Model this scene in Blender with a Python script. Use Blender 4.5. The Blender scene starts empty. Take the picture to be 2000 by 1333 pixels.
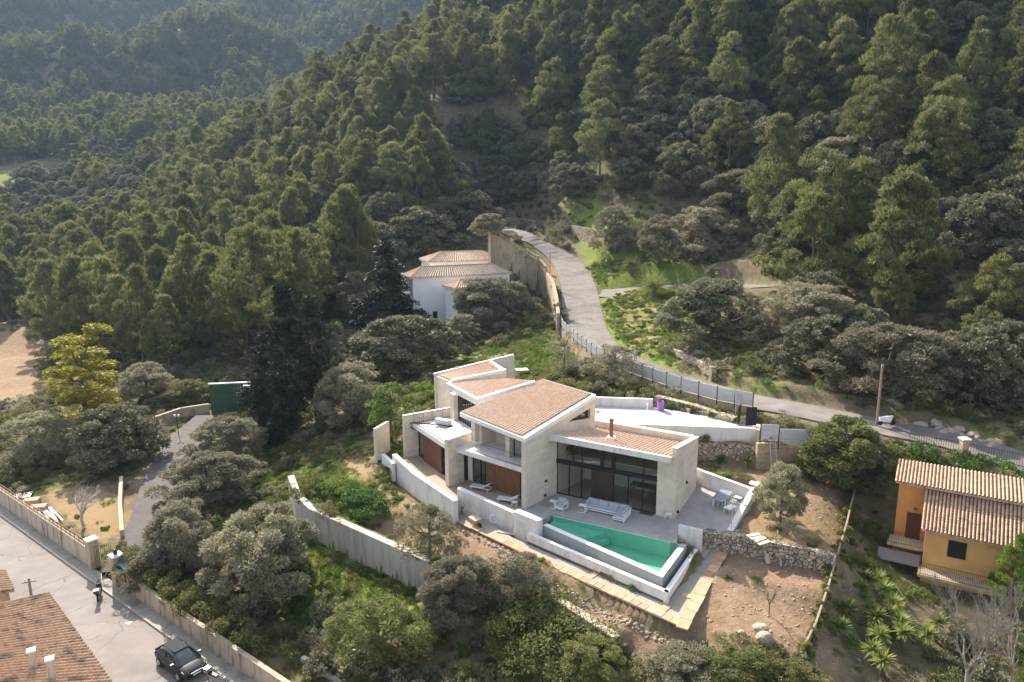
import bpy, math, random
import numpy as np
from mathutils import Vector, Matrix
random.seed(7)
RNG = np.random.default_rng(11)
SC = bpy.context.scene
COL = SC.collection
R = math.radians
# ------------------------------------------------------------------ camera (24 mm class drone lens, a little pitch and roll)
FPX, CH = 1387.0, 25.0
HAZE = 0.00012
_dn = np.array([40 / FPX, 6825 / FPX, 1.0]); _dn /= np.linalg.norm(_dn)
_up = -_dn
_yw = np.array([0, 0, 1.0]) - _up * _up[2]; _yw /= np.linalg.norm(_yw)
_xw = np.cross(_yw, _up)
if _xw[0] < 0: _xw = -_xw
RM = np.array([_xw, _yw, _up])
cam = bpy.data.cameras.new("camera"); camo = bpy.data.objects.new("camera", cam); COL.objects.link(camo)
cam.sensor_width = 36; cam.lens = FPX / 2000 * 36; cam.clip_start = 0.5; cam.clip_end = 6000
M = Matrix([[*RM[:, 0], ], [*(-RM[:, 1]), ], [*(-RM[:, 2]), ]]).transposed().to_4x4()
M.translation = (0, 0, CH)
camo.matrix_world = M
SC.camera = camo
# ------------------------------------------------------------------ world, sun, exposure
SUN_EL, SUN_AZ = 38.0, 29.0        # the sun stands behind the house, 29 degrees left of the view
w = bpy.data.worlds.new("World"); SC.world = w; w.use_nodes = True
nt = w.node_tree; nt.nodes.clear()
sky = nt.nodes.new("ShaderNodeTexSky"); sky.sky_type = 'NISHITA'; sky.sun_disc = False
sky.sun_elevation = R(SUN_EL); sky.sun_rotation = R(-SUN_AZ); sky.air_density = 1.0; sky.dust_density = 2.5; sky.altitude = 100
bg = nt.nodes.new("ShaderNodeBackground"); bg.inputs[1].default_value = 0.15
wo = nt.nodes.new("ShaderNodeOutputWorld")
hs_ = nt.nodes.new('ShaderNodeHueSaturation'); hs_.inputs['Saturation'].default_value = .55; nt.links.new(sky.outputs[0], hs_.inputs['Color']); nt.links.new(hs_.outputs[0], bg.inputs[0]); nt.links.new(bg.outputs[0], wo.inputs[0])
sl = bpy.data.lights.new("sun", 'SUN'); sl.energy = 4.8; sl.angle = R(0.5); sl.color = (1.0, 0.89, 0.75)
so = bpy.data.objects.new("sun", sl); COL.objects.link(so)
_sd = Vector((-math.sin(R(SUN_AZ)) * math.cos(R(SUN_EL)), math.cos(R(SUN_AZ)) * math.cos(R(SUN_EL)), math.sin(R(SUN_EL))))
so.rotation_euler = _sd.to_track_quat('Z', 'Y').to_euler(); so.location = (0, 0, 120)
SC.view_settings.view_transform = 'Standard'; SC.view_settings.look = 'None'
SC.view_settings.exposure = 1.08; SC.view_settings.gamma = 1.0
SC.render.engine = 'CYCLES'
SC.cycles.max_bounces = 6; SC.cycles.diffuse_bounces = 3; SC.cycles.glossy_bounces = 3
SC.cycles.transmission_bounces = 4; SC.cycles.volume_bounces = 0; SC.cycles.transparent_max_bounces = 6
SC.cycles.use_denoising = True
# ------------------------------------------------------------------ survey helpers: where a sight line meets a level, a distance, a wall line
def ray(px, py): return RM @ np.array([(px - 1000) / FPX, (py - 666.5) / FPX, 1.0])
def G(px, py, z=0.0):
    r = ray(px, py); t = (z - CH) / r[2]; return np.array([r[0] * t, r[1] * t, z])
def D(px, py, Y):
    r = ray(px, py); t = Y / r[1]; return np.array([r[0] * t, Y, CH + r[2] * t])
def PX(p):
    c = RM.T @ (np.asarray(p, float) - np.array([0, 0, CH])); return 1000 + FPX * c[0] / c[2], 666.5 + FPX * c[1] / c[2]
def ZP(x, y, py):
    a, b = -60., 300.
    for _ in range(50):
        m = (a + b) / 2
        if PX((x, y, m))[1] > py: a = m
        else: b = m
    return m
def LS(p0, d, px, py):
    r = ray(px, py); d = np.array(d, float); d /= np.hypot(*d)
    s, t = np.linalg.solve(np.array([[r[0], -d[0]], [r[1], -d[1]]]), np.array(p0, float)[:2])
    return t, np.array([r[0] * s, r[1] * s, CH + r[2] * s])
z1 = lambda x, y: (820 + x / 4.4425, 660 + y / 4.4425)
z2 = lambda x, y: (1020 + x / 4.4425, 780 + y / 4.4425)
z3 = lambda x, y: (700 + x / 4.4425, 800 + y / 4.4425)
z4 = lambda x, y: (980 + x / 4, 950 + y / 4)
# ------------------------------------------------------------------ numpy noise
def _hash(ix, iy, s=0):
    h = (ix.astype(np.int64) * 374761393 + iy.astype(np.int64) * 668265263 + s * 974634777) & 0xffffffff
    h = ((h ^ (h >> 13)) * 1274126177) & 0xffffffff
    return ((h ^ (h >> 16)) & 0xffff) / 65535.0
def vnoise(x, y, s=0):
    ix, iy = np.floor(x), np.floor(y); fx, fy = x - ix, y - iy
    fx = fx * fx * (3 - 2 * fx); fy = fy * fy * (3 - 2 * fy)
    a = _hash(ix, iy, s); b = _hash(ix + 1, iy, s); c = _hash(ix, iy + 1, s); d = _hash(ix + 1, iy + 1, s)
    return (a + (b - a) * fx) * (1 - fy) + (c + (d - c) * fx) * fy - 0.5
def fbm(x, y, o=4, s=0):
    v = 0; a = 1.0
    for k in range(o): v = v + a * vnoise(x * 2 ** k + 13.7 * k, y * 2 ** k - 7.1 * k, s + k); a *= .5
    return v
# ------------------------------------------------------------------ objects
def tag(o, label=None, cat=None, group=None, kind=None):
    if label: o['label'] = label
    if cat: o['category'] = cat
    if group: o['group'] = group
    if kind: o['kind'] = kind
    return o
def thing(name, label, cat, loc, group=None, rotz=0):
    o = bpy.data.objects.new(name, None); COL.objects.link(o); o.location = loc; o.rotation_euler = (0, 0, rotz)
    o.empty_display_size = .3
    return tag(o, label, cat, group)
def copy_tree(o, parent=None):
    c = o.copy(); COL.objects.link(c); c.parent = parent
    if parent: c.matrix_parent_inverse = o.matrix_parent_inverse.copy()
    for ch in list(o.children): copy_tree(ch, c)
    return c
def origin_of(o):
    v = Vector((0, 0, 0))
    while o is not None: v += o.location; o = o.parent
    return v
class MB:
    def __init__(s): s.v = []; s.f = []
    def add(s, vs, fs):
        n = len(s.v); s.v.extend([tuple(map(float, v)) for v in vs]); s.f.extend([tuple(i + n for i in f) for f in fs]); return s
    def prism(s, bot, top):
        n = len(bot); fs = [tuple(range(n))[::-1], tuple(range(n, 2 * n))]
        fs += [(i, (i + 1) % n, n + (i + 1) % n, n + i) for i in range(n)]
        return s.add(list(bot) + list(top), fs)
    def poly(s, pts, z0, z1):                 # horizontal polygon extruded
        return s.prism([(p[0], p[1], z0) for p in pts], [(p[0], p[1], z1) for p in pts])
    def mass(s, pts3, zb):                    # 3D top polygon, flat bottom
        return s.prism([(p[0], p[1], zb) for p in pts3], [tuple(p) for p in pts3])
    def slab(s, pts3, th):
        return s.prism([(p[0], p[1], p[2] - th) for p in pts3], [tuple(p) for p in pts3])
    def box(s, c, sx, sy, sz, rz=0, z0=None):  # c = centre (or base centre when z0 is True)
        ca, sa = math.cos(rz), math.sin(rz); zb = c[2] if z0 else c[2] - sz / 2
        q = [(c[0] + ca * x - sa * y, c[1] + sa * x + ca * y) for x, y in ((-sx/2, -sy/2), (sx/2, -sy/2), (sx/2, sy/2), (-sx/2, sy/2))]
        return s.poly(q, zb, zb + sz)
    def tube(s, pts, r, n=6, cap=True):
        pts = [Vector(p) for p in pts]; rs = r if isinstance(r, (list, tuple)) else [r] * len(pts)
        vs = []; fs = []; prev = None
        for i, p in enumerate(pts):
            d = (pts[min(i + 1, len(pts) - 1)] - pts[max(i - 1, 0)])
            d = d.normalized() if d.length > 1e-9 else Vector((0, 0, 1))
            a = d.orthogonal().normalized() if prev is None else (prev - d * prev.dot(d)).normalized()
            prev = a; b = d.cross(a)
            for k in range(n):
                t = 2 * math.pi * k / n; vs.append(p + (a * math.cos(t) + b * math.sin(t)) * rs[i])
        for i in range(len(pts) - 1):
            for k in range(n):
                fs.append((i*n+k, i*n+(k+1) % n, (i+1)*n+(k+1) % n, (i+1)*n+k))
        if cap: fs.append(tuple(range(n))[::-1]); fs.append(tuple((len(pts)-1)*n+k for k in range(n)))
        return s.add(vs, fs)
    def lathe(s, c, prof, n=16):
        vs = []; fs = []
        for r, z in prof:
            for k in range(n): t = 2*math.pi*k/n; vs.append((c[0]+r*math.cos(t), c[1]+r*math.sin(t), c[2]+z))
        for i in range(len(prof)-1):
            for k in range(n): fs.append((i*n+k, i*n+(k+1) % n, (i+1)*n+(k+1) % n, (i+1)*n+k))
        fs.append(tuple(range(n))[::-1]); fs.append(tuple((len(prof)-1)*n+k for k in range(n)))
        return s.add(vs, fs)
    def rock(s, c, rx, ry, rz, seed=0, n=2):
        rr = random.Random(seed); t = (1 + 5 ** .5) / 2
        V = [Vector(q).normalized() for q in ((-1,t,0),(1,t,0),(-1,-t,0),(1,-t,0),(0,-1,t),(0,1,t),(0,-1,-t),(0,1,-t),(t,0,-1),(t,0,1),(-t,0,-1),(-t,0,1))]
        Fc = [(0,11,5),(0,5,1),(0,1,7),(0,7,10),(0,10,11),(1,5,9),(5,11,4),(11,10,2),(10,7,6),(7,1,8),(3,9,4),(3,4,2),(3,2,6),(3,6,8),(3,8,9),(4,9,5),(2,4,11),(6,2,10),(8,6,7),(9,8,1)]
        V = [v * rr.uniform(.62, 1.2) for v in V]
        return s.add([(c[0]+v.x*rx, c[1]+v.y*ry, c[2]+v.z*rz) for v in V], Fc)
    def build(s, name, m, parent=None, origin=None, smooth=False):
        if parent is not None: o0 = origin_of(parent)
        elif origin is not None: o0 = Vector(origin)
        else:
            A = np.array(s.v); o0 = Vector(((A[:,0].min()+A[:,0].max())/2, (A[:,1].min()+A[:,1].max())/2, A[:,2].min()))
        me = bpy.data.meshes.new(name)
        me.from_pydata([(a-o0.x, b-o0.y, c-o0.z) for a, b, c in s.v], [], s.f)
        if isinstance(m, (list, tuple)):
            for q in m: me.materials.append(q)
        else: me.materials.append(m)
        if smooth: me.polygons.foreach_set('use_smooth', [True] * len(me.polygons))
        me.update()
        o = bpy.data.objects.new(name, me); COL.objects.link(o)
        if parent is not None: o.parent = parent
        else: o.location = o0
        return o
def fix_normals():
    import bmesh
    for me in bpy.data.meshes:
        if me.get('keep') or len(me.polygons) > 60000: continue
        bm = bmesh.new(); bm.from_mesh(me); bmesh.ops.recalc_face_normals(bm, faces=bm.faces); bm.to_mesh(me); bm.free()
# ------------------------------------------------------------------ materials
def _n(nt, t, **k):
    n = nt.nodes.new(t)
    for a, b in k.items(): setattr(n, a, b)
    return n
def mat(name, c1, c2=None, scale=2.0, rough=.8, bump=0.0, bscale=None, spec=.3, metal=0., detail=5, coord='Object', c3=None, s3=.3, stretch=None, rnd=0.0):
    m = bpy.data.materials.new(name); m.use_nodes = True; t = m.node_tree; L = t.links
    b = t.nodes['Principled BSDF']; b.inputs['Roughness'].default_value = rough; b.inputs['Metallic'].default_value = metal
    b.inputs['Specular IOR Level'].default_value = spec
    if c2 is None and not bump and not rnd:
        b.inputs['Base Color'].default_value = (*c1, 1); return m
    g = _n(t, 'ShaderNodeNewGeometry') if coord == 'World' else _n(t, 'ShaderNodeTexCoord')
    src = g.outputs['Position'] if coord == 'World' else g.outputs['Object']
    if stretch:
        mp = _n(t, 'ShaderNodeMapping'); mp.inputs['Scale'].default_value = stretch; L.new(src, mp.inputs[0]); src = mp.outputs[0]
    def noise(sc, d=detail):
        n = _n(t, 'ShaderNodeTexNoise'); n.inputs['Scale'].default_value = sc; n.inputs['Detail'].default_value = d; n.inputs['Roughness'].default_value = .62; L.new(src, n.inputs['Vector']); return n
    def mix(fac, a, bb):
        x = _n(t, 'ShaderNodeMix', data_type='RGBA')
        if fac is not None: L.new(fac, x.inputs[0])
        for s_, q in ((6, a), (7, bb)):
            if isinstance(q, tuple): x.inputs[s_].default_value = (*q, 1)
            else: L.new(q, x.inputs[s_])
        return x.outputs[2]
    def ramp(o, lo, hi):
        r_ = _n(t, 'ShaderNodeMapRange'); r_.inputs[1].default_value = lo; r_.inputs[2].default_value = hi; L.new(o, r_.inputs[0]); return r_.outputs[0]
    c2 = c2 or c1
    out = mix(ramp(noise(scale).outputs[0], .35, .65), tuple(c1), tuple(c2))
    if c3: out = mix(ramp(noise(s3, 6).outputs[0], .5, .68), out, tuple(c3))
    if rnd:
        oi = _n(t, 'ShaderNodeObjectInfo'); h = _n(t, 'ShaderNodeHueSaturation')
        r_ = _n(t, 'ShaderNodeMapRange'); r_.inputs[3].default_value = 1 - rnd; r_.inputs[4].default_value = 1 + rnd; L.new(oi.outputs['Random'], r_.inputs[0]); L.new(r_.outputs[0], h.inputs['Value'])
        r2 = _n(t, 'ShaderNodeMapRange'); r2.inputs[3].default_value = .5 - rnd * .06; r2.inputs[4].default_value = .5 + rnd * .06
        w_ = _n(t, 'ShaderNodeMath', operation='FRACT'); ml = _n(t, 'ShaderNodeMath', operation='MULTIPLY'); ml.inputs[1].default_value = 7.31
        L.new(oi.outputs['Random'], ml.inputs[0]); L.new(ml.outputs[0], w_.inputs[0]); L.new(w_.outputs[0], r2.inputs[0]); L.new(r2.outputs[0], h.inputs['Hue'])
        L.new(out, h.inputs['Color']); out = h.outputs[0]
    L.new(out, b.inputs['Base Color'])
    if bump:
        bp = _n(t, 'ShaderNodeBump'); bp.inputs['Strength'].default_value = bump; bp.inputs['Distance'].default_value = .05
        L.new(noise(bscale or scale * 4).outputs[0], bp.inputs['Height']); L.new(bp.outputs[0], b.inputs['Normal'])
    return m
def leafmat(name, c1, c2, scale=.8, trans=.3, rnd=.22, c3=None):
    m = mat(name, c1, c2, scale=scale, rough=.65, rnd=rnd, spec=.2, c3=c3, s3=.35); t = m.node_tree; L = t.links
    b = t.nodes['Principled BSDF']; o = t.nodes['Material Output']
    tr = _n(t, 'ShaderNodeBsdfTranslucent'); mx = _n(t, 'ShaderNodeMixShader'); mx.inputs[0].default_value = trans
    L.new(b.inputs['Base Color'].links[0].from_socket, tr.inputs[0])
    L.new(b.outputs[0], mx.inputs[1]); L.new(tr.outputs[0], mx.inputs[2]); L.new(mx.outputs[0], o.inputs[0])
    return m
MT = {}
MT['bark'] = mat('bark', (.10,.075,.055), (.17,.14,.11), scale=6, bump=.6)
MT['pine'] = leafmat('pine needles', (.130,.142,.046), (.222,.230,.086), scale=.6, trans=.42)
MT['oak'] = leafmat('holm oak leaves', (.120,.124,.066), (.245,.240,.150), scale=.7, trans=.30)
MT['olive'] = leafmat('olive leaves', (.215,.208,.130), (.345,.325,.215), scale=.9, trans=.36)
MT['cypress'] = leafmat('cypress foliage', (.022,.032,.016), (.045,.058,.028), scale=.8, trans=.12)
MT['bright'] = leafmat('fresh green leaves', (.12,.20,.035), (.20,.28,.06), scale=.9, trans=.35)
MT['yellow'] = leafmat('yellow green leaves', (.46,.40,.04), (.30,.30,.05), scale=.5, trans=.35)
MT['shrub'] = leafmat('shrub leaves', (.135,.15,.045), (.23,.235,.085), scale=.8, trans=.38)
MT['palm'] = leafmat('palm fronds', (.17,.21,.05), (.30,.33,.10), scale=1.5, trans=.35)
MT['dry'] = leafmat('dry twigs', (.24,.20,.15), (.34,.30,.24), scale=1.5, trans=.1)
MT['hedge'] = leafmat('ivy leaves', (.07,.13,.03), (.15,.24,.06), scale=1.2, trans=.25)
# ================================================================== TERRAIN
CP = []     # control points x, y, z
def cg(px, py, z): g = G(px, py, z); CP.append((g[0], g[1], z))
def cd(px, py, Y, sub=0.0): p = D(px, py, Y); CP.append((p[0], p[1], p[2] - sub))
# the far valley and mountain
for a in [(30,700,150,0),(60,640,165,0),(-120,690,150,0),(-300,650,150,0),(0,560,205,9),(30,480,260,9),(-200,480,260,9),(60,400,310,6),(60,330,365,1),(160,300,385,4),(-200,330,365,3),
          (80,240,440,8),(300,240,440,8),(-200,200,480,8),(100,150,570,8),(350,170,560,8),(600,180,560,8),(100,60,780,8),(400,60,800,8),(700,90,760,8),(900,30,800,8),(-400,60,800,8),(1100,0,820,8),
          (100,-70,1050,8),(600,-70,1080,8),(1100,-120,1100,8),(-500,-70,1050,8),
          (330,640,150,5),(200,600,165,8),(330,480,190,10),(500,450,205,10),(500,350,255,9),(350,350,265,9),(500,262,330,9),(350,270,345,10),(250,330,300,12),(130,440,235,10),
          (600,560,150,8),(700,480,155,8),(700,300,215,10),(850,380,180,9),(700,150,275,10),(640,120,310,10),(740,70,320,10),(850,150,240,10),(900,20,310,10),(850,260,205,9),
          (700,60,400,40),(500,230,420,22),(300,250,400,20),(900,0,420,30),
          (1000,350,187,9),(1000,200,238,9),(1000,50,285,9),(1000,-100,330,9),(1200,350,158,9),(1200,200,190,9),(1200,50,222,9),(1200,-100,255,9),
          (1500,430,125,7),(1500,300,150,9),(1500,150,183,9),(1500,0,214,9),(1500,-120,240,9),(1750,400,118,8),(1750,200,150,9),(1750,0,185,9),(1750,-120,205,9),
          (2000,650,80,4),(2000,500,95,7),(2000,300,125,9),(2000,100,160,9),(2000,-50,185,9),(2350,500,85,7),(2350,200,120,9),(2350,-50,150,9),(1700,700,84,2),(1700,560,99,4),(1850,620,86,4),(1850,760,72,1),
          (1500,560,112,1),(1400,470,118,5),(1600,500,110,5),(1300,440,135,5)]: cd(*a)
CP += [(-900,200,60),(-900,900,260),(900,400,230),(700,900,280),(420,200,150),(300,60,60),(-400,60,10),(0,1500,300),(-900,1500,300),(900,1500,300),(200,600,210),(330,420,200)]
# ground by the roads and gardens
for a in [(1240,545,8.4),(1340,540,9.0),(1340,575,8.0),(1250,640,5.6),(1300,640,5.8),(1230,680,4.4),(1330,700,4.6),(1500,700,6.0),(1400,730,4.4),(1600,790,4.6),(1900,850,3.9),(1420,640,7.5),(1560,650,7.0),
          (870,640,2.6),(760,620,2.5),(950,640,3.0),(1050,640,3.0),(1000,690,2.8),(1060,700,2.9),(900,700,1.6),(830,745,.6),(1100,740,2.9),(1200,770,2.9),(1000,560,5.2),(930,540,5.6),(1010,520,6.0),(880,500,7),
          (690,860,-1.2),(620,900,-2.0),(720,760,-.6),(640,820,-1.5),(560,860,-3.4),(540,920,-4.0),(500,960,-4.6),(470,880,-4.4),(430,900,-4.4),(350,850,-4.3),(300,930,-4.4),(230,990,-4.8),(280,1060,-5.2),(150,1010,-5.0),(60,950,-5.0),(0,900,-5.0),
          (450,760,-3.4),(620,720,-2.0),(580,660,-1.5),(400,690,-3.0),(250,760,-4.4),(120,830,-5),(0,780,-7),(330,740,-3.8),(100,700,-7.5),
          (740,915,-.6),(800,950,-.8),(860,985,-1.0),(700,930,-.8),(760,1000,-1.4),(650,950,-1.7),(880,1040,-1.4),(920,1060,-1.6),(840,1040,-1.8),(760,1020,-1.9),(690,1000,-2.0),
          (590,1060,-4.9),(680,1100,-5.0),(760,1150,-5.0),(640,1150,-5.2),(560,1180,-5.6),(520,1100,-5.2),(420,1150,-5.8),(480,1280,-6.0),(640,1270,-5.6),(760,1280,-5.4),(900,1200,-4.0),(900,1290,-5.2),
          (1000,1120,-1.5),(1100,1160,-1.55),(1200,1210,-1.6),(1330,1250,-1.55),(1070,1220,-3.8),(1180,1270,-4.0),(1060,1290,-5),(1200,1330,-5),(1330,1300,-3.4),(1450,1290,-2.6),
          (1400,1150,-1.5),(1480,1200,-1.7),(1560,1150,-1.6),(1580,1250,-1.9),(1450,1250,-1.8),(1600,1330,-3.2),
          (1650,1100,-1.8),(1700,1250,-4.2),(1750,1100,-4.0),(1800,1250,-4.2),(1900,1300,-4.4),(1700,1330,-4.2),(1680,1020,-1.2),(1720,980,-1.0),(1990,1250,-4),
          (1450,1060,-.05),(1530,1060,-.1),(1600,1050,-.2),(1500,1000,.1),(1600,980,.1),(1480,930,.6),(1400,905,.7),(1560,930,.4),(1640,960,.2),(1700,940,.2),(1640,1090,-.4)]: cg(*a)
CP += [(-80,40,-6),(-60,50,-6),(-40,35,-6),(-20,30,-6),(-60,80,-5.6),(-80,95,-5.5),(-100,60,-6),(0,20,-7),(40,20,-5),(70,30,-3),(-150,100,-9),(60,45,1),(80,60,6),(20,32,-5.2),(0,34,-6)]
# upper road centre line
RD = [G(*a) for a in [(2200,962,2.4),(2080,926,2.6),(1990,898,2.8),(1850,858,3.1),(1700,829,3.4),(1560,800,3.6),(1440,777,3.7),(1320,742,3.85),(1240,712,4.0),(1188,688,4.25),(1156,655,4.8),(1142,620,5.7),(1135,590,7.0),(1130,560,8.3),(1119,530,9.9),(1099,505,11.6),(1062,480,14.0),(1022,462,15.9),(985,447,17.1),(955,440,18.0)]]
CP += [tuple(q) for q in RD if q[1] > 100]
cd(900,432,176,9); cd(940,425,183,8); cd(870,470,160,7); cd(1060,440,178,2); cd(1120,470,168,1); cd(1150,500,155,.3)
CP = np.array(CP, float)
def _fit(P):
    d = np.hypot(P[:, None, 0] - P[None, :, 0], P[:, None, 1] - P[None, :, 1])
    n = len(P); A = np.zeros((n + 1, n + 1)); A[:n, :n] = -d + np.eye(n) * .4; A[n, :n] = 1; A[:n, n] = 1
    return np.linalg.solve(A, np.append(P[:, 2], 0))
_W = _fit(CP)
def sstep(a, b, x): t = np.clip((x - a) / (b - a), 0, 1); return t * t * (3 - 2 * t)
def inpoly(x, y, poly):
    r = np.zeros(np.shape(x), bool); n = len(poly)
    for i in range(n):
        x1, y1 = poly[i][:2]; x2, y2 = poly[(i + 1) % n][:2]
        c = ((y1 > y) != (y2 > y)) & (x < (x2 - x1) * (y - y1) / ((y2 - y1) if y2 != y1 else 1e-9) + x1); r ^= c
    return r
def distline(x, y, pl):     # distance to polyline and z along it
    bd = np.full(np.shape(x), 1e9); bz = np.zeros(np.shape(x))
    for (a, b) in zip(pl[:-1], pl[1:]):
        dx, dy = b[0]-a[0], b[1]-a[1]; L2 = dx*dx+dy*dy
        t = np.clip(((x-a[0])*dx+(y-a[1])*dy)/L2, 0, 1); d = np.hypot(x-a[0]-t*dx, y-a[1]-t*dy)
        k = d < bd; bd = np.where(k, d, bd); bz = np.where(k, a[2]+(b[2]-a[2])*t, bz)
    return bd, bz
def catmull(pts, k=6):
    P = [2*pts[0]-pts[1]] + list(pts) + [2*pts[-1]-pts[-2]]; out = []
    for i in range(1, len(P)-2):
        for j in range(k):
            t = j/k; out.append(.5*((2*P[i])+(-P[i-1]+P[i+1])*t+(2*P[i-1]-5*P[i]+4*P[i+1]-P[i+2])*t*t+(-P[i-1]+3*P[i]-3*P[i+1]+P[i+2])*t**3))
    out.append(pts[-1]); return out
RDs = catmull(RD, 4)
SIDE = catmull([G(*a) for a in [(1160,578,7.5),(1200,570,7.7),(1260,563,8.3),(1330,558,8.9),(1400,556,9.4),(1500,560,10.5)]], 4)
# lower street: kerb line on the wall side, street lies towards the camera-left of it
KA, KB = G(51, 1045, -6), G(332.5, 1250, -6)
SD = (KB - KA)[:2] / np.hypot(*(KB - KA)[:2]); SNRM = np.array([-SD[1], SD[0]])   # normal towards the gardens
if SNRM[1] < 0: SNRM = -SNRM
def st(a, b, z=-6.0): p = KA[:2] + SD * a + SNRM * b; return np.array([p[0], p[1], z])   # street frame: a along, b towards the garden wall
UL, WL_ = np.array([-.879, .478]), np.array([.478, .879])
UM, WM_ = np.array([-.743, .669]), np.array([.669, .743])
PL0, PM0 = np.array([12.72, 52.12]), np.array([0.70, 54.47])
def fl(a, b, z=0.): p = PL0 + UL*a + WL_*b; return np.array([p[0], p[1], z])
def fm(a, b, z=0.): p = PM0 + UM*a + WM_*b; return np.array([p[0], p[1], z])
PATIO = [G(*a)[:2] for a in [(1381.5,1032,0),(1427.5,1040,0),(1473,950,0),(1361,940,0)]]
HOUSEPAD = [G(740,918,0)[:2], G(893,1003,0)[:2], G(1010,1052,0)[:2], G(1045,1048,0)[:2], G(1296,1128,0)[:2], G(1345,1066,0)[:2], G(1371,1038,0)[:2], G(1427,1040,0)[:2], G(1474,949,0)[:2], G(1362,942,0)[:2],
            fl(0,6.8)[:2], fl(10.9,6.8)[:2], fm(-.4,9.6)[:2], G(1065,743,7.6)[:2], G(1000,700,6)[:2], G(845,740,4)[:2], G(795,895,0)[:2]]
DRIVE = [G(*a)[:2] for a in [(1160,822,3.1),(1150,780,3.1),(1275,797,3.15),(1380,812,3.2),(1450,826,3.3),(1500,826,3.4),(1478,840,3.3),(1240,838,3.1)]]
GRAV = [G(*a)[:2] for a in [(868,1003,-1.3),(905,985,-1.3),(1000,1050,-1.3),(1300,1180,-1.3),(1400,1060,-1.3),(1420,1080,-1.3),(1342,1231,-1.3),(1067,1104,-1.3),(980,1062,-1.3),(880,1013,-1.3)]]
LOWER = [G(*a)[:2] for a in [(560,930,-1.6),(603,990,-1.6),(700,1035,-1.7),(810,1085,-1.8),(900,1130,-1.9),(1000,1200,-2)]]
def height(x, y):
    x = np.asarray(x, float); y = np.asarray(y, float); z = np.full(x.shape, _W[-1])
    for (a, b, _), wt in zip(CP, _W[:-1]): z = z - wt * np.hypot(x - a, y - b)
    r = np.hypot(x, y)
    z = z + fbm(x/45., y/45., 3, 3) * np.clip((r-150)/200, 0, 1) * 9 + fbm(x/140., y/140., 4, 9) * np.clip((r-380)/300, 0, 1) * 75
    z = z + fbm(x/5., y/5., 3, 5) * .5 * np.clip((y-60)/40, .25, 1)
    # street strip
    rx, ry = x - KA[0], y - KA[1]; b = rx*SNRM[0] + ry*SNRM[1]
    k = sstep(1.95, 1.35, b) * sstep(-16, -13, b); z = z*(1-k) + (-6.12)*k
    z = np.where((b > 1.9) & (b < 6), np.maximum(z, -5.4), z)
    # pads
    z = np.where(inpoly(x, y, HOUSEPAD), -1.6, z)
    z = np.where(inpoly(x, y, GRAV), -1.36, z)
    z = np.where(inpoly(x, y, DRIVE), 2.9, z)
    for pl, hw in ((SIDE, 4.2), (RDs, 3.1)):
        d, zz = distline(x, y, pl); k = sstep(hw + 1.6 + np.clip((y-150)*.5, 0, 12), hw, d); z = z*(1-k) + (zz-.16)*k
    return z
_h0 = height
def step(x, y, z, pl, side, zf, zbk, fd=4.5, bd=2.5, off=.0):
    """level the ground down to zf in front of a wall line (side=+1: front is on the right of the line) and up to zbk behind it"""
    bdist = np.full(x.shape, 1e9); sg = np.zeros(x.shape); f = np.zeros(x.shape); b = np.zeros(x.shape); n = len(pl)
    for i in range(n-1):
        a, c = pl[i], pl[i+1]; dx, dy = c[0]-a[0], c[1]-a[1]; L2 = dx*dx+dy*dy; t0 = ((x-a[0])*dx+(y-a[1])*dy)/L2; t = np.clip(t0, 0, 1)
        d = np.hypot(x-a[0]-t*dx, y-a[1]-t*dy); s_ = ((x-a[0])*dy-(y-a[1])*dx)/math.sqrt(L2)*side - off
        end = ((t0 < -.0) & (i == 0)) | ((t0 > 1) & (i == n-2)); d = np.where(end, d*3, d); k = d < bdist
        bdist = np.where(k, d, bdist); sg = np.where(k, s_, sg); f = np.where(k, zf[i]+(zf[i+1]-zf[i])*t, f); b = np.where(k, zbk[i]+(zbk[i+1]-zbk[i])*t, b)
    kf = np.where(sg > 0, sstep(fd, fd*.45, bdist), 0); kb = np.where(sg <= 0, sstep(bd, bd*.4, bdist), 0)
    return (z*(1-kf)+f*kf)*(1-kb)+b*kb
def pl_(lst): return [G(*a)[:2] for a in lst]
W_CON = pl_([(562,932,-1.35),(575,968,-1.35),(603,993,-1.35),(690,1032,-1.45),(770,1068,-1.6),(840,1100,-1.8)])
W_ST = pl_([(1371,1041,0),(1440,1048,.05),(1560,1072,0),(1632,1090,-.1)])
W_DK = pl_([(1055,1155,-2.0),(1120,1195,-2.0),(1200,1245,-2.0)])
W_BK = pl_([(1360,866,2.4),(1440,868,2.4),(1484,872,2.6),(1565,869,2.9),(1650,879,2.9),(1720,886,2.8)])
W_RD = pl_([(1470,800,3.6),(1400,787,3.65),(1330,767,3.75),(1275,748,3.85),(1215,727,3.95),(1165,700,4.2),(1128,672,4.6),(1100,645,5.0),(1089,620,5.6)])
W_BA = pl_([(1087,622,6.3),(1084,590,7.6),(1078,562,8.9),(1066,538,10.2),(1050,518,11.8),(1030,505,13),(1000,488,15),(975,472,16.6),(958,460,18)])
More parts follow.
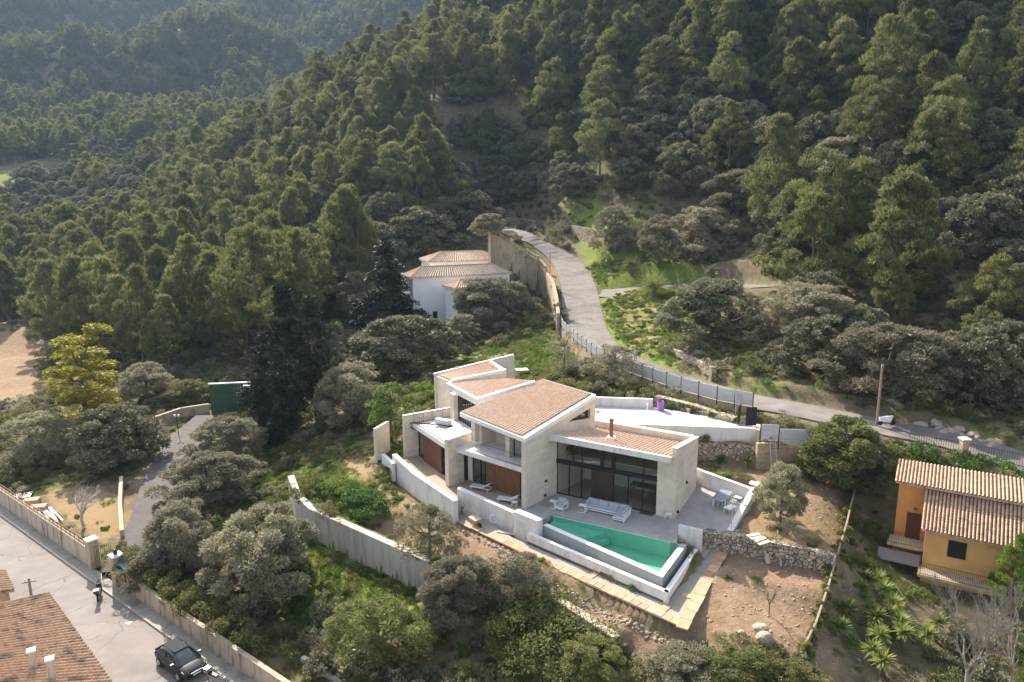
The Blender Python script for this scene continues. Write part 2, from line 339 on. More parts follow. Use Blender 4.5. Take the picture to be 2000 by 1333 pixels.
def height(x, y):
    x = np.asarray(x, float); y = np.asarray(y, float); z = _h0(x, y)
    z = step(x, y, z, W_CON, 1, [-3.9,-4.1,-4.3,-4.4,-4.5,-4.6], [-1.5,-1.6,-1.6,-1.7,-1.85,-2.0], off=-.3)
    z = step(x, y, z, W_ST, 1, [-1.45,-1.45,-1.5,-1.5], [-.1,-.05,-.1,-.15], 4, 3, -.3)
    z = step(x, y, z, W_DK, 1, [-3.6,-3.8,-3.8], [-2.1,-2.1,-2.2], 3.5, 2, -.3)
    z = step(x, y, z, W_BK, 1, [.7,.7,.6,.5,.3,.2], [2.6,2.6,2.7,2.8,2.7,2.6], 3.5, 1.0, -.25)
    z = step(x, y, z, W_RD, -1, [3.0,3.1,3.1,2.9,2.9,3.0,3.0,3.2,3.4], [3.4,3.5,3.55,3.65,3.75,4.0,4.4,4.8,5.4], 3.5, 1.2, -.2)
    z = step(x, y, z, W_BA, -1, [4.0,4.4,4.8,5.4,6.2,7.2,8.5,10,11.5], [6.1,7.4,8.7,10.0,11.6,12.8,14.8,16.4,17.8], 9, 1.2, -.25)
    return z
def hz(x, y): return float(height(np.array([x]), np.array([y]))[0])
def grow(a, b, s0, g):
    o = [a]; s = s0
    while o[-1] < b: o.append(o[-1] + s); s *= g
    return o
xs = [-v for v in grow(64, 1500, .8, 1.09)][::-1] + list(np.arange(-63.6, 50, .36)) + grow(50, 1400, .8, 1.09)
ys = list(np.arange(-60, 28, 4.)) + list(np.arange(28, 92, .36)) + grow(92, 1900, .5, 1.03)
xs, ys = np.array(xs), np.array(ys)
GX, GY = np.meshgrid(xs, ys); GZ = height(GX, GY)
nx, ny = len(xs), len(ys)
me = bpy.data.meshes.new('ground')
V = np.stack([GX, GY, GZ], -1).reshape(-1, 3)
ii = (np.arange(ny-1)[:, None]*nx + np.arange(nx-1)[None, :]).reshape(-1)
Fq = np.stack([ii, ii+1, ii+nx+1, ii+nx], -1)
def raw_mesh(me, V, Fq):
    k = Fq.shape[1]
    me.vertices.add(len(V)); me.vertices.foreach_set('co', np.ascontiguousarray(V, np.float32).ravel())
    me.loops.add(Fq.size); me.loops.foreach_set('vertex_index', Fq.astype(np.int32).ravel())
    me.polygons.add(len(Fq)); me.polygons.foreach_set('loop_start', np.arange(0, Fq.size, k, dtype=np.int32))
    me.polygons.foreach_set('loop_total', np.full(len(Fq), k, np.int32)); me.update(calc_edges=True); me['keep'] = 1
raw_mesh(me, V, Fq)
me.polygons.foreach_set('use_smooth', np.ones(len(Fq), bool))
# ground cover zones as a colour attribute: r = green, g = red earth, b = pale dry
def ZN(lst, z): return [G(a, b, z)[:2] for a, b in lst]
def soft(poly, wd=1.2):
    acc = 0
    for dx, dy in ((0,0),(wd,0),(-wd,0),(0,wd),(0,-wd),(wd*.7,wd*.7),(-wd*.7,-wd*.7),(wd*.7,-wd*.7),(-wd*.7,wd*.7)):
        acc = acc + inpoly(V[:,0]+dx, V[:,1]+dy, poly)
    return acc/9.
green = np.full(len(V), .35) + fbm(V[:,0]/7, V[:,1]/7, 3, 2)*.35
earth = np.clip(.25 + fbm(V[:,0]/9, V[:,1]/9, 3, 8)*.5, 0, 1); pale = np.zeros(len(V))
def zone(arr, poly, val, wd=1.2): k = soft(poly, wd); return arr*(1-k) + val*k
G1 = ZN([(1160,605),(1175,595),(1250,585),(1340,575),(1345,640),(1310,690),(1390,735),(1290,725),(1230,700),(1190,660)], 6); green = zone(green, G1, 1.0); earth = zone(earth, G1, .1)
G2 = ZN([(1075,480),(1100,480),(1170,510),(1240,520),(1370,545),(1360,556),(1200,556),(1160,545),(1130,510)], 9.5); green = zone(green, G2, .95, 2); earth = zone(earth, G2, .1, 2)
B1 = ZN([(1200,600),(1240,590),(1300,620),(1310,650),(1270,690),(1225,660),(1200,625)], 6); green = zone(green, B1, .52); earth = zone(earth, B1, .0); pale = zone(pale, B1, .6)
G3 = ZN([(920,680),(1060,650),(1110,740),(1060,745),(1000,745),(1000,690)], 2.8); green = zone(green, G3, .8); earth = zone(earth, G3, .2)
S1 = ZN([(930,1010),(1030,1110),(1130,1160),(1330,1240),(1420,1085),(1640,1110),(1590,1330),(1480,1300),(1330,1275),(1180,1230),(1050,1180),(930,1090),(860,1050)], -1.6); green = zone(green, S1, 0.02); earth = zone(earth, S1, 1); pale = zone(pale, S1, .1)
S2 = ZN([(690,880),(760,940),(880,1010),(900,1060),(800,1050),(720,1000),(640,960),(640,900)], -1.0); green = zone(green, S2, .22); earth = zone(earth, S2, .75); pale = zone(pale, S2, .5)
S3 = ZN([(1380,895),(1560,930),(1640,950),(1660,1080),(1420,1060),(1470,940)], .1); green = zone(green, S3, .08); earth = zone(earth, S3, .8); pale = zone(pale, S3, .5)
G4 = ZN([(600,1080),(760,1140),(860,1160),(760,1220),(620,1220),(560,1300),(560,1120)], -5); green = zone(green, G4, 1.0); earth = zone(earth, G4, .1)
G5 = ZN([(540,870),(640,890),(700,960),(760,1010),(700,1020),(600,980),(560,925)], -2.2); green = zone(green, G5, .85)
G6 = ZN([(470,880),(560,860),(590,1000),(590,1060),(520,1000)], -4.4); green = zone(green, G6, .9)
F1 = ZN([(-200,640),(85,640),(70,790),(-200,820)], -8.5); green = zone(green, F1, 0); earth = zone(earth, F1, 1.0); pale = zone(pale, F1, .35)
F2 = [D(a, b, 365)[:2] for a, b in [(-30,345),(115,340),(110,310),(-30,318)]]
F2 = [(p[0], q) for p, q in zip(F2, (355, 355, 372, 372))]; green = zone(green, F2, 1, 3)
P1 = ZN([(85,960),(200,950),(260,1010),(215,1070),(110,1000)], -5); green = zone(green, P1, .05); earth = zone(earth, P1, .5); pale = zone(pale, P1, .9)
ca = me.color_attributes.new('zone', 'FLOAT_COLOR', 'POINT')
ca.data.foreach_set('color', np.stack([np.clip(green,0,1), np.clip(earth,0,1), np.clip(pale,0,1), np.ones(len(V))], -1).astype(np.float32).ravel())
gm = bpy.data.materials.new('ground'); gm.use_nodes = True; t = gm.node_tree; L = t.links; b = t.nodes['Principled BSDF']; b.inputs['Roughness'].default_value = .95; b.inputs['Specular IOR Level'].default_value = .1
at = _n(t, 'ShaderNodeAttribute', attribute_name='zone'); sp = _n(t, 'ShaderNodeSeparateColor'); L.new(at.outputs['Color'], sp.inputs[0]); geo = _n(t, 'ShaderNodeNewGeometry')
def nz(sc, d=6):
    n = _n(t, 'ShaderNodeTexNoise'); n.inputs['Scale'].default_value = sc; n.inputs['Detail'].default_value = d; n.inputs['Roughness'].default_value = .65; L.new(geo.outputs['Position'], n.inputs['Vector']); return n.outputs[0]
def mx(f, a, c):
    x = _n(t, 'ShaderNodeMix', data_type='RGBA'); L.new(f, x.inputs[0])
    for s_, q in ((6, a), (7, c)):
        if isinstance(q, tuple): x.inputs[s_].default_value = (*q, 1)
        else: L.new(q, x.inputs[s_])
    return x.outputs[2]
def mr(o, lo, hi):
    r_ = _n(t, 'ShaderNodeMapRange'); r_.inputs[1].default_value = lo; r_.inputs[2].default_value = hi; L.new(o, r_.inputs[0]); return r_.outputs[0]
def thr(o, nse, k=.5):     # zone weight broken up by noise
    a = _n(t, 'ShaderNodeMath', operation='ADD'); L.new(o, a.inputs[0]); m_ = _n(t, 'ShaderNodeMath', operation='MULTIPLY_ADD'); L.new(nse, m_.inputs[0]); m_.inputs[1].default_value = 1.6; m_.inputs[2].default_value = -.8
    L.new(m_.outputs[0], a.inputs[1]); return mr(a.outputs[0], .35, .65)
soil = mx(mr(nz(.6), .35, .65), (.13,.10,.065), (.20,.165,.11))
red = mx(mr(nz(1.3), .35, .65), (.21,.14,.088), (.31,.22,.145))
red = mx(mr(nz(9, 3), .6, .7), red, (.42,.33,.24))
c = mx(thr(sp.outputs[1], nz(.9)), soil, red)
c = mx(thr(sp.outputs[2], nz(1.1)), c, (.30,.215,.115))
grs = mx(mr(nz(2.2), .35, .65), (.115,.155,.030), (.20,.24,.055))
c = mx(thr(sp.outputs[0], nz(.75)), c, grs)
L.new(c, b.inputs['Base Color'])
bp = _n(t, 'ShaderNodeBump'); bp.inputs['Strength'].default_value = .9; bp.inputs['Distance'].default_value = .12; L.new(nz(3.5, 8), bp.inputs['Height']); L.new(bp.outputs[0], b.inputs['Normal'])
me.materials.append(gm)
ground = bpy.data.objects.new('ground', me); COL.objects.link(ground); ground['kind'] = 'structure'
# ------------------------------------------------------------------ roads
def cracked(name, c1, c2, c3, cw=.012):
    m = mat(name, c1, c2, scale=.5, rough=.92, bump=.25, bscale=30, coord='World', c3=c3, s3=.16, spec=.15); t = m.node_tree; L = t.links
    b = t.nodes['Principled BSDF']; src = b.inputs['Base Color'].links[0].from_socket
    g = _n(t, 'ShaderNodeNewGeometry'); n = _n(t, 'ShaderNodeTexNoise'); n.inputs['Scale'].default_value = .8; n.inputs['Detail'].default_value = 4; L.new(g.outputs['Position'], n.inputs['Vector'])
    va = _n(t, 'ShaderNodeVectorMath', operation='MULTIPLY_ADD'); va.inputs[1].default_value = (1.6, 1.6, 0); L.new(n.outputs['Color'], va.inputs[0]); L.new(g.outputs['Position'], va.inputs[2])
    vo = _n(t, 'ShaderNodeTexVoronoi', feature='DISTANCE_TO_EDGE'); vo.inputs['Scale'].default_value = .16; L.new(va.outputs[0], vo.inputs['Vector'])
    lt = _n(t, 'ShaderNodeMath', operation='LESS_THAN'); lt.inputs[1].default_value = cw * .35; L.new(vo.outputs[0], lt.inputs[0])
    ml = _n(t, 'ShaderNodeMath', operation='MULTIPLY'); ml.inputs[1].default_value = .45; L.new(lt.outputs[0], ml.inputs[0])
    x = _n(t, 'ShaderNodeMix', data_type='RGBA'); L.new(ml.outputs[0], x.inputs[0]); L.new(src, x.inputs[6]); x.inputs[7].default_value = (.06,.055,.05,1); L.new(x.outputs[2], b.inputs['Base Color'])
    return m
MT['asph'] = cracked('worn asphalt', (.185,.17,.155), (.255,.235,.215), (.145,.133,.122))
MT['street'] = cracked('pale street asphalt', (.235,.21,.195), (.28,.252,.232), (.205,.185,.172))
def ribbon(name, pl, hw, m, lift=.0, th=.12):
    mb = MB(); n = len(pl); l, r_ = [], []
    for i, p in enumerate(pl):
        d = pl[min(i+1, n-1)][:2] - pl[max(i-1, 0)][:2]; d /= np.hypot(*d); nn = np.array([-d[1], d[0]])
        h = hw[i] if hasattr(hw, '__len__') else hw
        l.append((p[0]+nn[0]*h, p[1]+nn[1]*h, p[2]+lift)); r_.append((p[0]-nn[0]*h, p[1]-nn[1]*h, p[2]+lift))
    vs = l + r_ + [(a, b_, c_-th) for a, b_, c_ in l] + [(a, b_, c_-th) for a, b_, c_ in r_]; fs = []
    for i in range(n-1): fs += [(i, i+1, n+i+1, n+i), (2*n+i, i, i+1, 2*n+i+1)[::-1], (n+i, n+i+1, 3*n+i+1, 3*n+i)]
    mb.add(vs, fs); o = mb.build(name, m, origin=(pl[0][0], pl[0][1], pl[0][2])); return o
rdw = [2.5 if p[1] < 95 else 2.5 + min(1, (p[1]-95)/25)*.8 for p in RDs]
tag(ribbon('upper_road', RDs, rdw, MT['asph']), kind='structure')
tag(ribbon('side_lane', SIDE, [max(3.3, 7.5-i*.9) for i in range(len(SIDE))], MT['asph'], lift=-.05), kind='structure')
mb = MB(); mb.poly([st(-60,.0)[:2], st(80,0)[:2], st(80,-12)[:2], st(-60,-12)[:2]], -6.1, -6.0)
tag(mb.build('street', MT['street']), kind='structure')
mb = MB(); mb.poly([st(-60,.16)[:2], st(80,.16)[:2], st(80,1.05)[:2], st(-60,1.05)[:2]], -6.1, -5.87)
MT['pave'] = mat('concrete pavement', (.26,.24,.20), (.36,.33,.28), scale=3, bump=.4, coord='World', c3=(.2,.19,.15), s3=.8)
tag(mb.build('pavement', MT['pave']), kind='structure')
MT['kerb'] = mat('kerb stone', (.33,.30,.26), (.42,.39,.34), scale=4, bump=.3)
mb = MB()
for i in range(-30, 40): mb.poly([st(i*2+.02,.0)[:2], st(i*2+1.98,0)[:2], st(i*2+1.98,.16)[:2], st(i*2+.02,.16)[:2]], -6.1, -5.865)
tag(mb.build('kerb', MT['kerb']), kind='structure')
# ================================================================== TREES
def unit(a): return a / (np.linalg.norm(a, axis=-1, keepdims=True) + 1e-9)
def leaves(rng, cl, per, size, asp=.5, upb=.0, shell=.35, out=.6, droop=0.):
    """leaf cards spread through clumps; cl rows: x y z rx ry rz"""
    cl = np.array(cl, float); n = len(cl)
    wts = (cl[:, 3] * cl[:, 4]); cnt = np.maximum(6, (per * n * wts / wts.sum())).astype(int)
    idx = np.repeat(np.arange(n), cnt); N = len(idx)
    d = unit(rng.normal(size=(N, 3))); d[:, 2] = np.where(d[:, 2] < -.25, -d[:, 2] * .7, d[:, 2]); d = unit(d)
    rad = 1 - shell * rng.random(N) ** 1.5 + rng.normal(size=N) * .07
    C = cl[idx, :3] + d * cl[idx, 3:6] * rad[:, None]
    ax = unit(d * out + rng.normal(size=(N, 3)) * .55 + np.array([0, 0, upb - droop]))       # long axis
    sd = unit(np.cross(ax, rng.normal(size=(N, 3))))
    s = size * (.65 + .7 * rng.random(N))[:, None]
    a = ax * s; b = sd * s * asp
    V = np.stack([C - a*.5, C + b*.5 - a*.05, C + a*.5, C - b*.5 + a*.05], 1).reshape(-1, 3)
    F = np.arange(len(V)).reshape(-1, 4); return V, F
def leafmesh(name, V, F, m):
    me = bpy.data.meshes.new(name); raw_mesh(me, V, F); me.materials.append(m); return me
def limbs(mb, rng, H, R0, cl, r0=.22, k=10, th=.3, lean=0.):
    top = Vector((lean, 0, H * .82)); mid = Vector((lean*.5 + rng.normal()*.02*H, rng.normal()*.02*H, H * .4))
    mb.tube([(0,0,-.6), (0,0,.05), tuple(mid), tuple(top)], [r0*1.25, r0, r0*.7, r0*.25], 7)
    for i in rng.choice(len(cl), min(k, len(cl)), replace=False):
        c = Vector(cl[i][:3]); z = max(H*th*.6, min(c.z - .1*H - .2 * math.hypot(c.x, c.y), H*.7)); f = z/(H*.82)
        s = Vector((lean*f, 0, z)).lerp(mid if f < .5 else top, .3); s = Vector((mid.x*min(1,f*2), mid.y*min(1,f*2), z))
        m_ = s.lerp(c, .55) + Vector((0, 0, -.04*H))
        mb.tube([s, m_, c], [r0*.42, r0*.28, r0*.08], 5)
PROTO = {}
def env_clumps(rng, n, H, Rw, prof, r0, r1, flat=.75, inner=.35):
    """clumps spread over a crown whose radius at height f is Rw*prof(f)"""
    cl = []; ph = rng.random(4) * 6.28
    for i in range(n):
        f = rng.random(); a = rng.random() * 6.283
        lob = 1 + .25 * math.sin(2*a + ph[0] + 2*f) + .2 * math.sin(3*a + ph[1] + 5*f)
        R_ = Rw * prof(f) * lob; q = math.sqrt(rng.random()) if rng.random() < inner else .75 + .25*rng.random()
        r = r0 + (r1 - r0) * rng.random(); r *= .75 + .4 * prof(f)
        cl.append((R_*q*math.cos(a), R_*q*math.sin(a), f * H, r * (.85+.3*rng.random()), r * (.85+.3*rng.random()), r * flat))
    return cl
def make_tree(kind, var, dens=1.0, low=False):
    rng = np.random.default_rng(hash((kind, var)) % 1000 if False else (sum(map(ord, kind)) * 31 + var * 101) % 99991)
    P = dict(
        pine=dict(H=11, base=2.6, Rw=4.4, prof=lambda f: max(.12, (1-f)**.62 * (min(1, .55+f*2.2))), n=100, r=(.5, .95), flat=1.15, per=125, size=.52, asp=.22, upb=.75, out=.8, mat='pine', r0=.22),
        flatpine=dict(H=10, base=4.2, Rw=4.3, prof=lambda f: max(.2, math.sqrt(max(0, 1-(f*1.0)**2))*(min(1, .6+f*2))), n=84, r=(.55, 1.05), flat=.9, per=130, size=.52, asp=.22, upb=.7, out=.8, mat='pine', r0=.24),
        oak=dict(H=6.6, base=.8, Rw=3.9, prof=lambda f: max(.25, math.sqrt(max(0, 1-(f*.98)**2.2))*min(1,.75+f)), n=100, r=(.5, .98), flat=.85, per=170, size=.29, asp=.65, upb=.1, out=.5, mat='oak', r0=.26),
        olive=dict(H=4.9, base=.55, Rw=2.6, prof=lambda f: max(.3, math.sqrt(max(0, 1-(f*.98)**2.4))*min(1,.7+f)), n=96, r=(.34, .66), flat=.95, per=190, size=.25, asp=.30, upb=.35, out=.75, mat='olive', r0=.17),
        cypress=dict(H=11, base=.5, Rw=.95, prof=lambda f: max(.10, min(1, .7+f*1.2)*(1-f)**.5), n=60, r=(.35, .6), flat=1.3, per=120, size=.26, asp=.4, upb=1.0, out=.4, mat='cypress', r0=.16),
        fir=dict(H=13, base=.8, Rw=3.0, prof=lambda f: max(.08, (1-f)**.75), n=110, r=(.6, 1.0), flat=.7, per=140, size=.34, asp=.4, upb=.2, out=.8, mat='cypress', r0=.24),
        bush=dict(H=1.5, base=.1, Rw=1.2, prof=lambda f: max(.3, math.sqrt(max(0, 1-f*f))), n=20, r=(.3, .5), flat=.85, per=110, size=.17, asp=.45, upb=.3, out=.7, mat='shrub', r0=.05),
        poplar=dict(H=10, base=1.5, Rw=2.4, prof=lambda f: max(.2, (1-f)**.45*min(1, .5+f*1.5)), n=44, r=(.5, .95), flat=1.1, per=150, size=.26, asp=.7, upb=.2, out=.5, mat='yellow', r0=.17),
        sapling=dict(H=5.0, base=.9, Rw=1.7, prof=lambda f: max(.25, (1-f)**.5*min(1,.6+f)), n=40, r=(.32, .6), flat=1.0, per=120, size=.20, asp=.5, upb=.3, out=.7, mat='bright', r0=.09),
    )[kind]
    H, base = P['H'], P['base']
    cl = env_clumps(rng, P['n'], H, P['Rw'], P['prof'], *P['r'], flat=P['flat'])
    cl = [(c[0], c[1], c[2] + base, *c[3:]) for c in cl]
    if kind == 'poplar':      # several separate leaders
        cl = [(c[0] * (1.15 if c[2] > 5 else .8), c[1], c[2] + (1.6 if c[0] < 0 else -.6 if c[0] > 1 else -1.2) * (c[2] > 6), *c[3:]) for c in cl]
    V, F = leaves(rng, cl, P['per'] * dens * (.33 if low else 1), P['size'] * (1.6 if low else 1), P['asp'], P['upb'], out=P['out'])
    tb = MB(); limbs(tb, rng, H + base, P['Rw'], cl, P['r0'], 6 if low else 16)
    return P, V, F, tb, cl
SIZES = {}
def proto(kind, var, m=None, dens=1.0):
    key = (kind, var, m)
    if key in PROTO: return PROTO[key]
    P, V, F, tb, cl = make_tree(kind, var, dens)
    me = leafmesh('crown', V, F, MT[m or P['mat']])
    tm = bpy.data.meshes.new('trunk'); tm.from_pydata(tb.v, [], tb.f); tm.materials.append(MT['bark']); tm.update()
    SIZES[key] = (P['Rw'] * 2.05, P['base'] + P['H'] * .5, P['H'] * 1.15 + P['Rw'] * .5)
    PROTO[key] = (me, tm); return PROTO[key]
NAMES = dict(pine='pine_tree', flatpine='pine_tree', oak='holm_oak', olive='olive_tree', cypress='cypress', fir='conifer', bush='shrub', poplar='poplar_tree', sapling='young_tree')
CATS = dict(pine='pine tree', flatpine='pine tree', oak='oak tree', olive='olive tree', cypress='cypress', fir='conifer', bush='shrub', poplar='poplar', sapling='tree')
def plant(kind, var, x, y, z, s, label, group=None, rot=None, m=None, sz=None, dens=1.0, name=None, cat=None):
    me, tm = proto(kind, var, m, dens)
    o = thing(name or NAMES[kind], label, cat or CATS[kind], (x, y, z), group, rot if rot is not None else random.uniform(0, 6.28))
    o.scale = (s, s, sz or s)
    for nme, dd in (('trunk', tm), ('crown', me)):
        c = bpy.data.objects.new(nme, dd); COL.objects.link(c); c.parent = o
    return o
HP = []   # hand placed tree spots
def by_px(kind, var, px, py, wpx, label, hpx=None, m=None, group=None, near=28, far=420, dens=1.0, rot=None, name=None, cat=None, gz=None):
    """stand a tree on the ground so that its crown is seen at px,py with width wpx"""
    proto(kind, var, m, dens); W, cz, Ht = SIZES[(kind, var, m)]
    r = ray(px, py); ts = np.linspace(near, far, 900); cd_ = ts * 1.0
    X, Y, Zr = r[0]*ts, r[1]*ts, CH + r[2]*ts
    s = wpx / FPX * ts / W; szz = s if not hpx else hpx / FPX * ts / Ht
    zz = height(X, Y) if gz is None else np.full(len(ts), gz)
    diff = Zr - (zz + szz * cz); k = np.argmax(diff < 0)
    if not (diff < 0).any(): k = len(ts) - 1
    zg = float(zz[k]); HP.append((X[k], Y[k], wpx / FPX * ts[k] * .5))
    return plant(kind, var, float(X[k]), float(Y[k]), zg - .1, float(s[k]), label, group, rot, m, float(szz[k]), dens, name, cat)
# ---- trees one can point to
T = by_px
T('olive',1,505,1085,215,'huge grey-green olive tree between the street wall and the concrete retaining wall', hpx=235, dens=1.6)
T('olive',2,402,938,170,'broad silvery olive tree left of the green grass by the parking yard', hpx=130, dens=1.3)
T('olive',3,352,1050,150,'olive tree crown leaning over the blue corrugated shelter roof', hpx=170, dens=1.3)
T('olive',4,445,858,135,'rounded light green olive tree beside the row of dark cypresses', hpx=110, dens=1.2)
T('oak',1,228,848,165,'dark dense evergreen tree shading the asphalt yard', hpx=150, m='oak')
T('poplar',1,165,742,150,'yellow-green leafy poplar rising above the yard on the left', hpx=225, dens=1.2)
T('olive',5,60,860,150,'pale grey olive tree left of the dark evergreen in the yard', hpx=130)
T('olive',6,285,745,110,'grey-leaved tree behind the small umbrella-shaped tree', hpx=95)
T('olive',2,365,768,86,'small dark green umbrella-shaped tree in front of the green wall', hpx=62, m='shrub', dens=1.2)
T('cypress',1,508,795,34,'narrow dark cypress touching the right end of the green wall', hpx=185)
T('cypress',2,538,800,36,'second dark cypress to the right of the green wall', hpx=170)
T('fir',1,560,690,120,'tall black-green conifer behind the two cypresses', hpx=330)
T('fir',2,612,700,105,'tall black-green conifer in the middle of the dark group left of the palm', hpx=300)
T('fir',3,520,720,90,'dark conifer with a thin top at the left end of the dark group', hpx=190)
T('fir',4,755,560,135,'big dark conifer standing left of the white house', hpx=215)
T('oak',2,700,575,100,'dark bushy evergreen left of the big conifer by the white house', hpx=110)
T('olive',3,688,772,160,'grey olive tree left of the young bright green tree', hpx=150, dens=1.3)
T('oak',3,785,668,185,'wide evergreen oak below the big dark conifer, in front of the white house', hpx=135, dens=1.3)
T('olive',4,965,590,150,'spreading olive tree in front of the white house', hpx=120, dens=1.4)
T('olive',5,902,640,70,'small olive tree at the left foot of the spreading one by the white house', hpx=70)
T('sapling',1,764,800,95,'young bright green tree at the left corner of the modern villa', hpx=135)
T('olive',7,1200,712,95,'sparse olive tree with thin branches by the metal panel fence behind the villa', hpx=100, dens=.7)
T('olive',8,1103,690,60,'almost bare slim tree on the green bank behind the villa roof', hpx=110, dens=.16)
T('olive',9,838,1068,110,'feathery olive tree in front of the villa steps', hpx=140, dens=.6)
T('olive',1,895,1155,150,'dense grey olive tree right of the white pallet', hpx=165, dens=1.5)
T('olive',7,1008,1120,125,'loose pale olive tree at the foot of the tiled path', hpx=105, dens=.6)
T('olive',3,735,1235,185,'wide thin-leaved bush tree in the bottom grass', hpx=160, dens=.9, m='shrub')
T('olive',6,1528,962,105,'olive tree with a bare trunk on the stone-walled terrace right of the pool', hpx=150, dens=.75)
T('olive',8,1655,885,185,'big round olive tree below the roadside panel fence', hpx=160, dens=1.6, m='shrub')
T('olive',2,1700,930,90,'lower olive tree tucked under the big round one by the wooden planks', hpx=90, dens=1.3)
T('oak',4,1400,600,165,'dark evergreen oak standing below the large palm', hpx=140, dens=1.3)
T('olive',4,1575,612,180,'wide olive tree right of the dark oak below the palm', hpx=150, dens=1.5)
T('olive',1,1745,700,215,'large grey-green olive tree above the utility pole', hpx=190, dens=1.7)
T('olive',9,1915,732,115,'round silvery olive tree near the right edge above the road', hpx=110, dens=1.3)
T('oak',5,1925,590,125,'light green bushy oak above the round silvery olive', hpx=110)
T('pine',1,1585,470,165,'yellow-green pine with a narrow top left of the big pine', hpx=230)
T('pine',2,1765,455,220,'biggest yellow-green pine on the right slope', hpx=300, dens=1.3)
T('olive',5,1378,455,145,'pale round olive tree behind the small palm', hpx=130, dens=1.5)
T('olive',6,1287,470,85,'slim olive tree behind the roadside sign', hpx=105)
T('olive',7,1203,448,105,'dusty olive tree right of the road where it bends into the forest', hpx=110, dens=1.4)
T('olive',2,1445,378,125,'greyish-pink dusty olive tree above the pale round one', hpx=110, dens=1.3)
T('olive',8,610,545,150,'pale dusty tree with a wide crown above the tall conifers', hpx=110, dens=1.3)
T('oak',1,820,452,150,'pale-topped holm oak behind the white house', hpx=120, dens=1.3)
T('oak',2,895,375,80,'green-brown oak above the bend of the retaining wall', hpx=90)
T('pine',3,412,565,150,'pine with visible dark limbs standing out at the front of the forest on the left', hpx=190)
T('pine',4,325,640,105,'dark green pine above the grey-leaved tree', hpx=160)
T('pine',5,640,455,75,'bright conical pine in front of the dark oaks', hpx=120)
T('olive',9,1440,1300,150,'bush tree at the bottom edge below the red soil', hpx=90, m='shrub')
T('olive',4,1335,1305,140,'grey-green bush tree at the bottom edge left of the soil boulders', hpx=80)
T('olive',3,1555,1325,110,'low bush tree at the bottom edge beside the wooden garden fence', hpx=80, m='shrub')
T('olive',1,1165,1300,120,'ragged bush tree at the bottom edge under the dry stone wall', hpx=90, m='shrub', dens=.8)
T('pine',3,1988,1110,110,'bright green pine top at the right edge by the orange house', hpx=190, m='bright')
T('olive',5,300,1110,110,'grey-green bush with small pale flowers on the street wall', hpx=80)
T('oak',4,880,425,95,'dark holm oak left of where the road enters the forest', hpx=100)
T('oak',5,925,408,85,'dark holm oak over the end of the retaining wall', hpx=95)
T('oak',2,845,480,80,'dark oak right behind the white house roof', hpx=70)
T('olive',4,955,505,60,'small olive tree at the foot of the tall retaining wall', hpx=55)
T('olive',6,1500,790,5,'x') if False else None
# ---- the forest: a jittered grid over the hills, thinned to what the frame shows
_r = np.random.default_rng(5)
BX = [-400,0,90,110,200,330,420,500,600,650,720,790,880,960,985,1140,1200,1300,1400,1470,1500,1600,1750,1900,2000,2400]
BY = [640,640,625,700,720,740,735,720,690,620,560,500,440,415,400,425,395,400,430,540,700,765,800,830,850,880]
def cand(x0, x1, y0, y1, sp):
    a, b = np.meshgrid(np.arange(x0, x1, sp), np.arange(y0, y1, sp)); a = a.ravel(); b = b.ravel()
    a = a + _r.uniform(-.42, .42, len(a))*sp; b = b + _r.uniform(-.42, .42, len(b))*sp; return a, b
def project(x, y, z):
    P = np.stack([x, y, z - CH], -1) @ RM; return 1000 + FPX*P[:, 0]/P[:, 2], 666.5 + FPX*P[:, 1]/P[:, 2], P[:, 2]
xa, ya = cand(-230, 200, 62, 400, 7.9)
za = height(xa, ya); px, py, dp = project(xa, ya, za)
keep = (dp > 10) & (px > -350) & (px < 2450) & (py > -130) & (py < np.interp(px, BX, BY))
F1x = inpoly(px, py, [(-100,312),(125,312),(125,352),(-100,352)]); keep &= ~F1x
d1, _ = distline(xa, ya, RDs); keep &= d1 > 5.5
for hx, hy, hr in HP: keep &= np.hypot(xa-hx, ya-hy) > min(5.0, max(2.5, hr*.85))
xa, ya, za, px, py, dp = (q[keep] for q in (xa, ya, za, px, py, dp))
# hidden behind a crest?
vis = np.ones(len(xa), bool)
for f in np.linspace(.35, .97, 26):
    zz = CH + (za + 12 - CH) * f; vis &= height(xa*f, ya*f) < zz + 3
xa, ya, za, px, py, dp = (q[vis] for q in (xa, ya, za, px, py, dp))
topy = py - 9 / dp * FPX
def species(px, py, u):
    oak = np.full(len(px), .10)
    oak = np.where((px > 860) & (px < 1500) & (py > 235) & (py < 480), .85, oak)
    oak = np.where((px > 1480) & (py > 330), .55, oak)
    oak = np.where((px > 600) & (px < 900) & (py > 430), .75, oak)
    oak = np.where((px < 290) & (py > 290) & (py < 470), .9, oak)
    oak = np.where((px > 1100) & (py > 120) & (py < 240), .3, oak)
    return u < oak
isoak = species(px, py, _r.random(len(px)))
isoak |= (dp < 110) & (px > 1280) & (_r.random(len(px)) < .8)
REST = []
def zone_of(px, py):
    if px > 1450: return 'R'
    if px > 880: return 'C'
    if py > 420 or px > 560: return 'L'
    return 'F'
PLAB = dict(R='yellow-green pine standing in the forest on the right-hand slope above the palms', C='pine standing in the forest on the slope above the bend of the road',
            L='pine in the thick pine wood on the ridge left of the white house', F='pine at the far end of the ridge where it meets the hazy valley')
OLAB = dict(R='grey-green holm oak crowded among the pines on the right-hand slope', C='grey-green holm oak in the band of rounded oaks above the bend of the road',
            L='rounded dark holm oak among the pines on the ridge left of the white house', F='dark rounded holm oak in the far valley on the left')
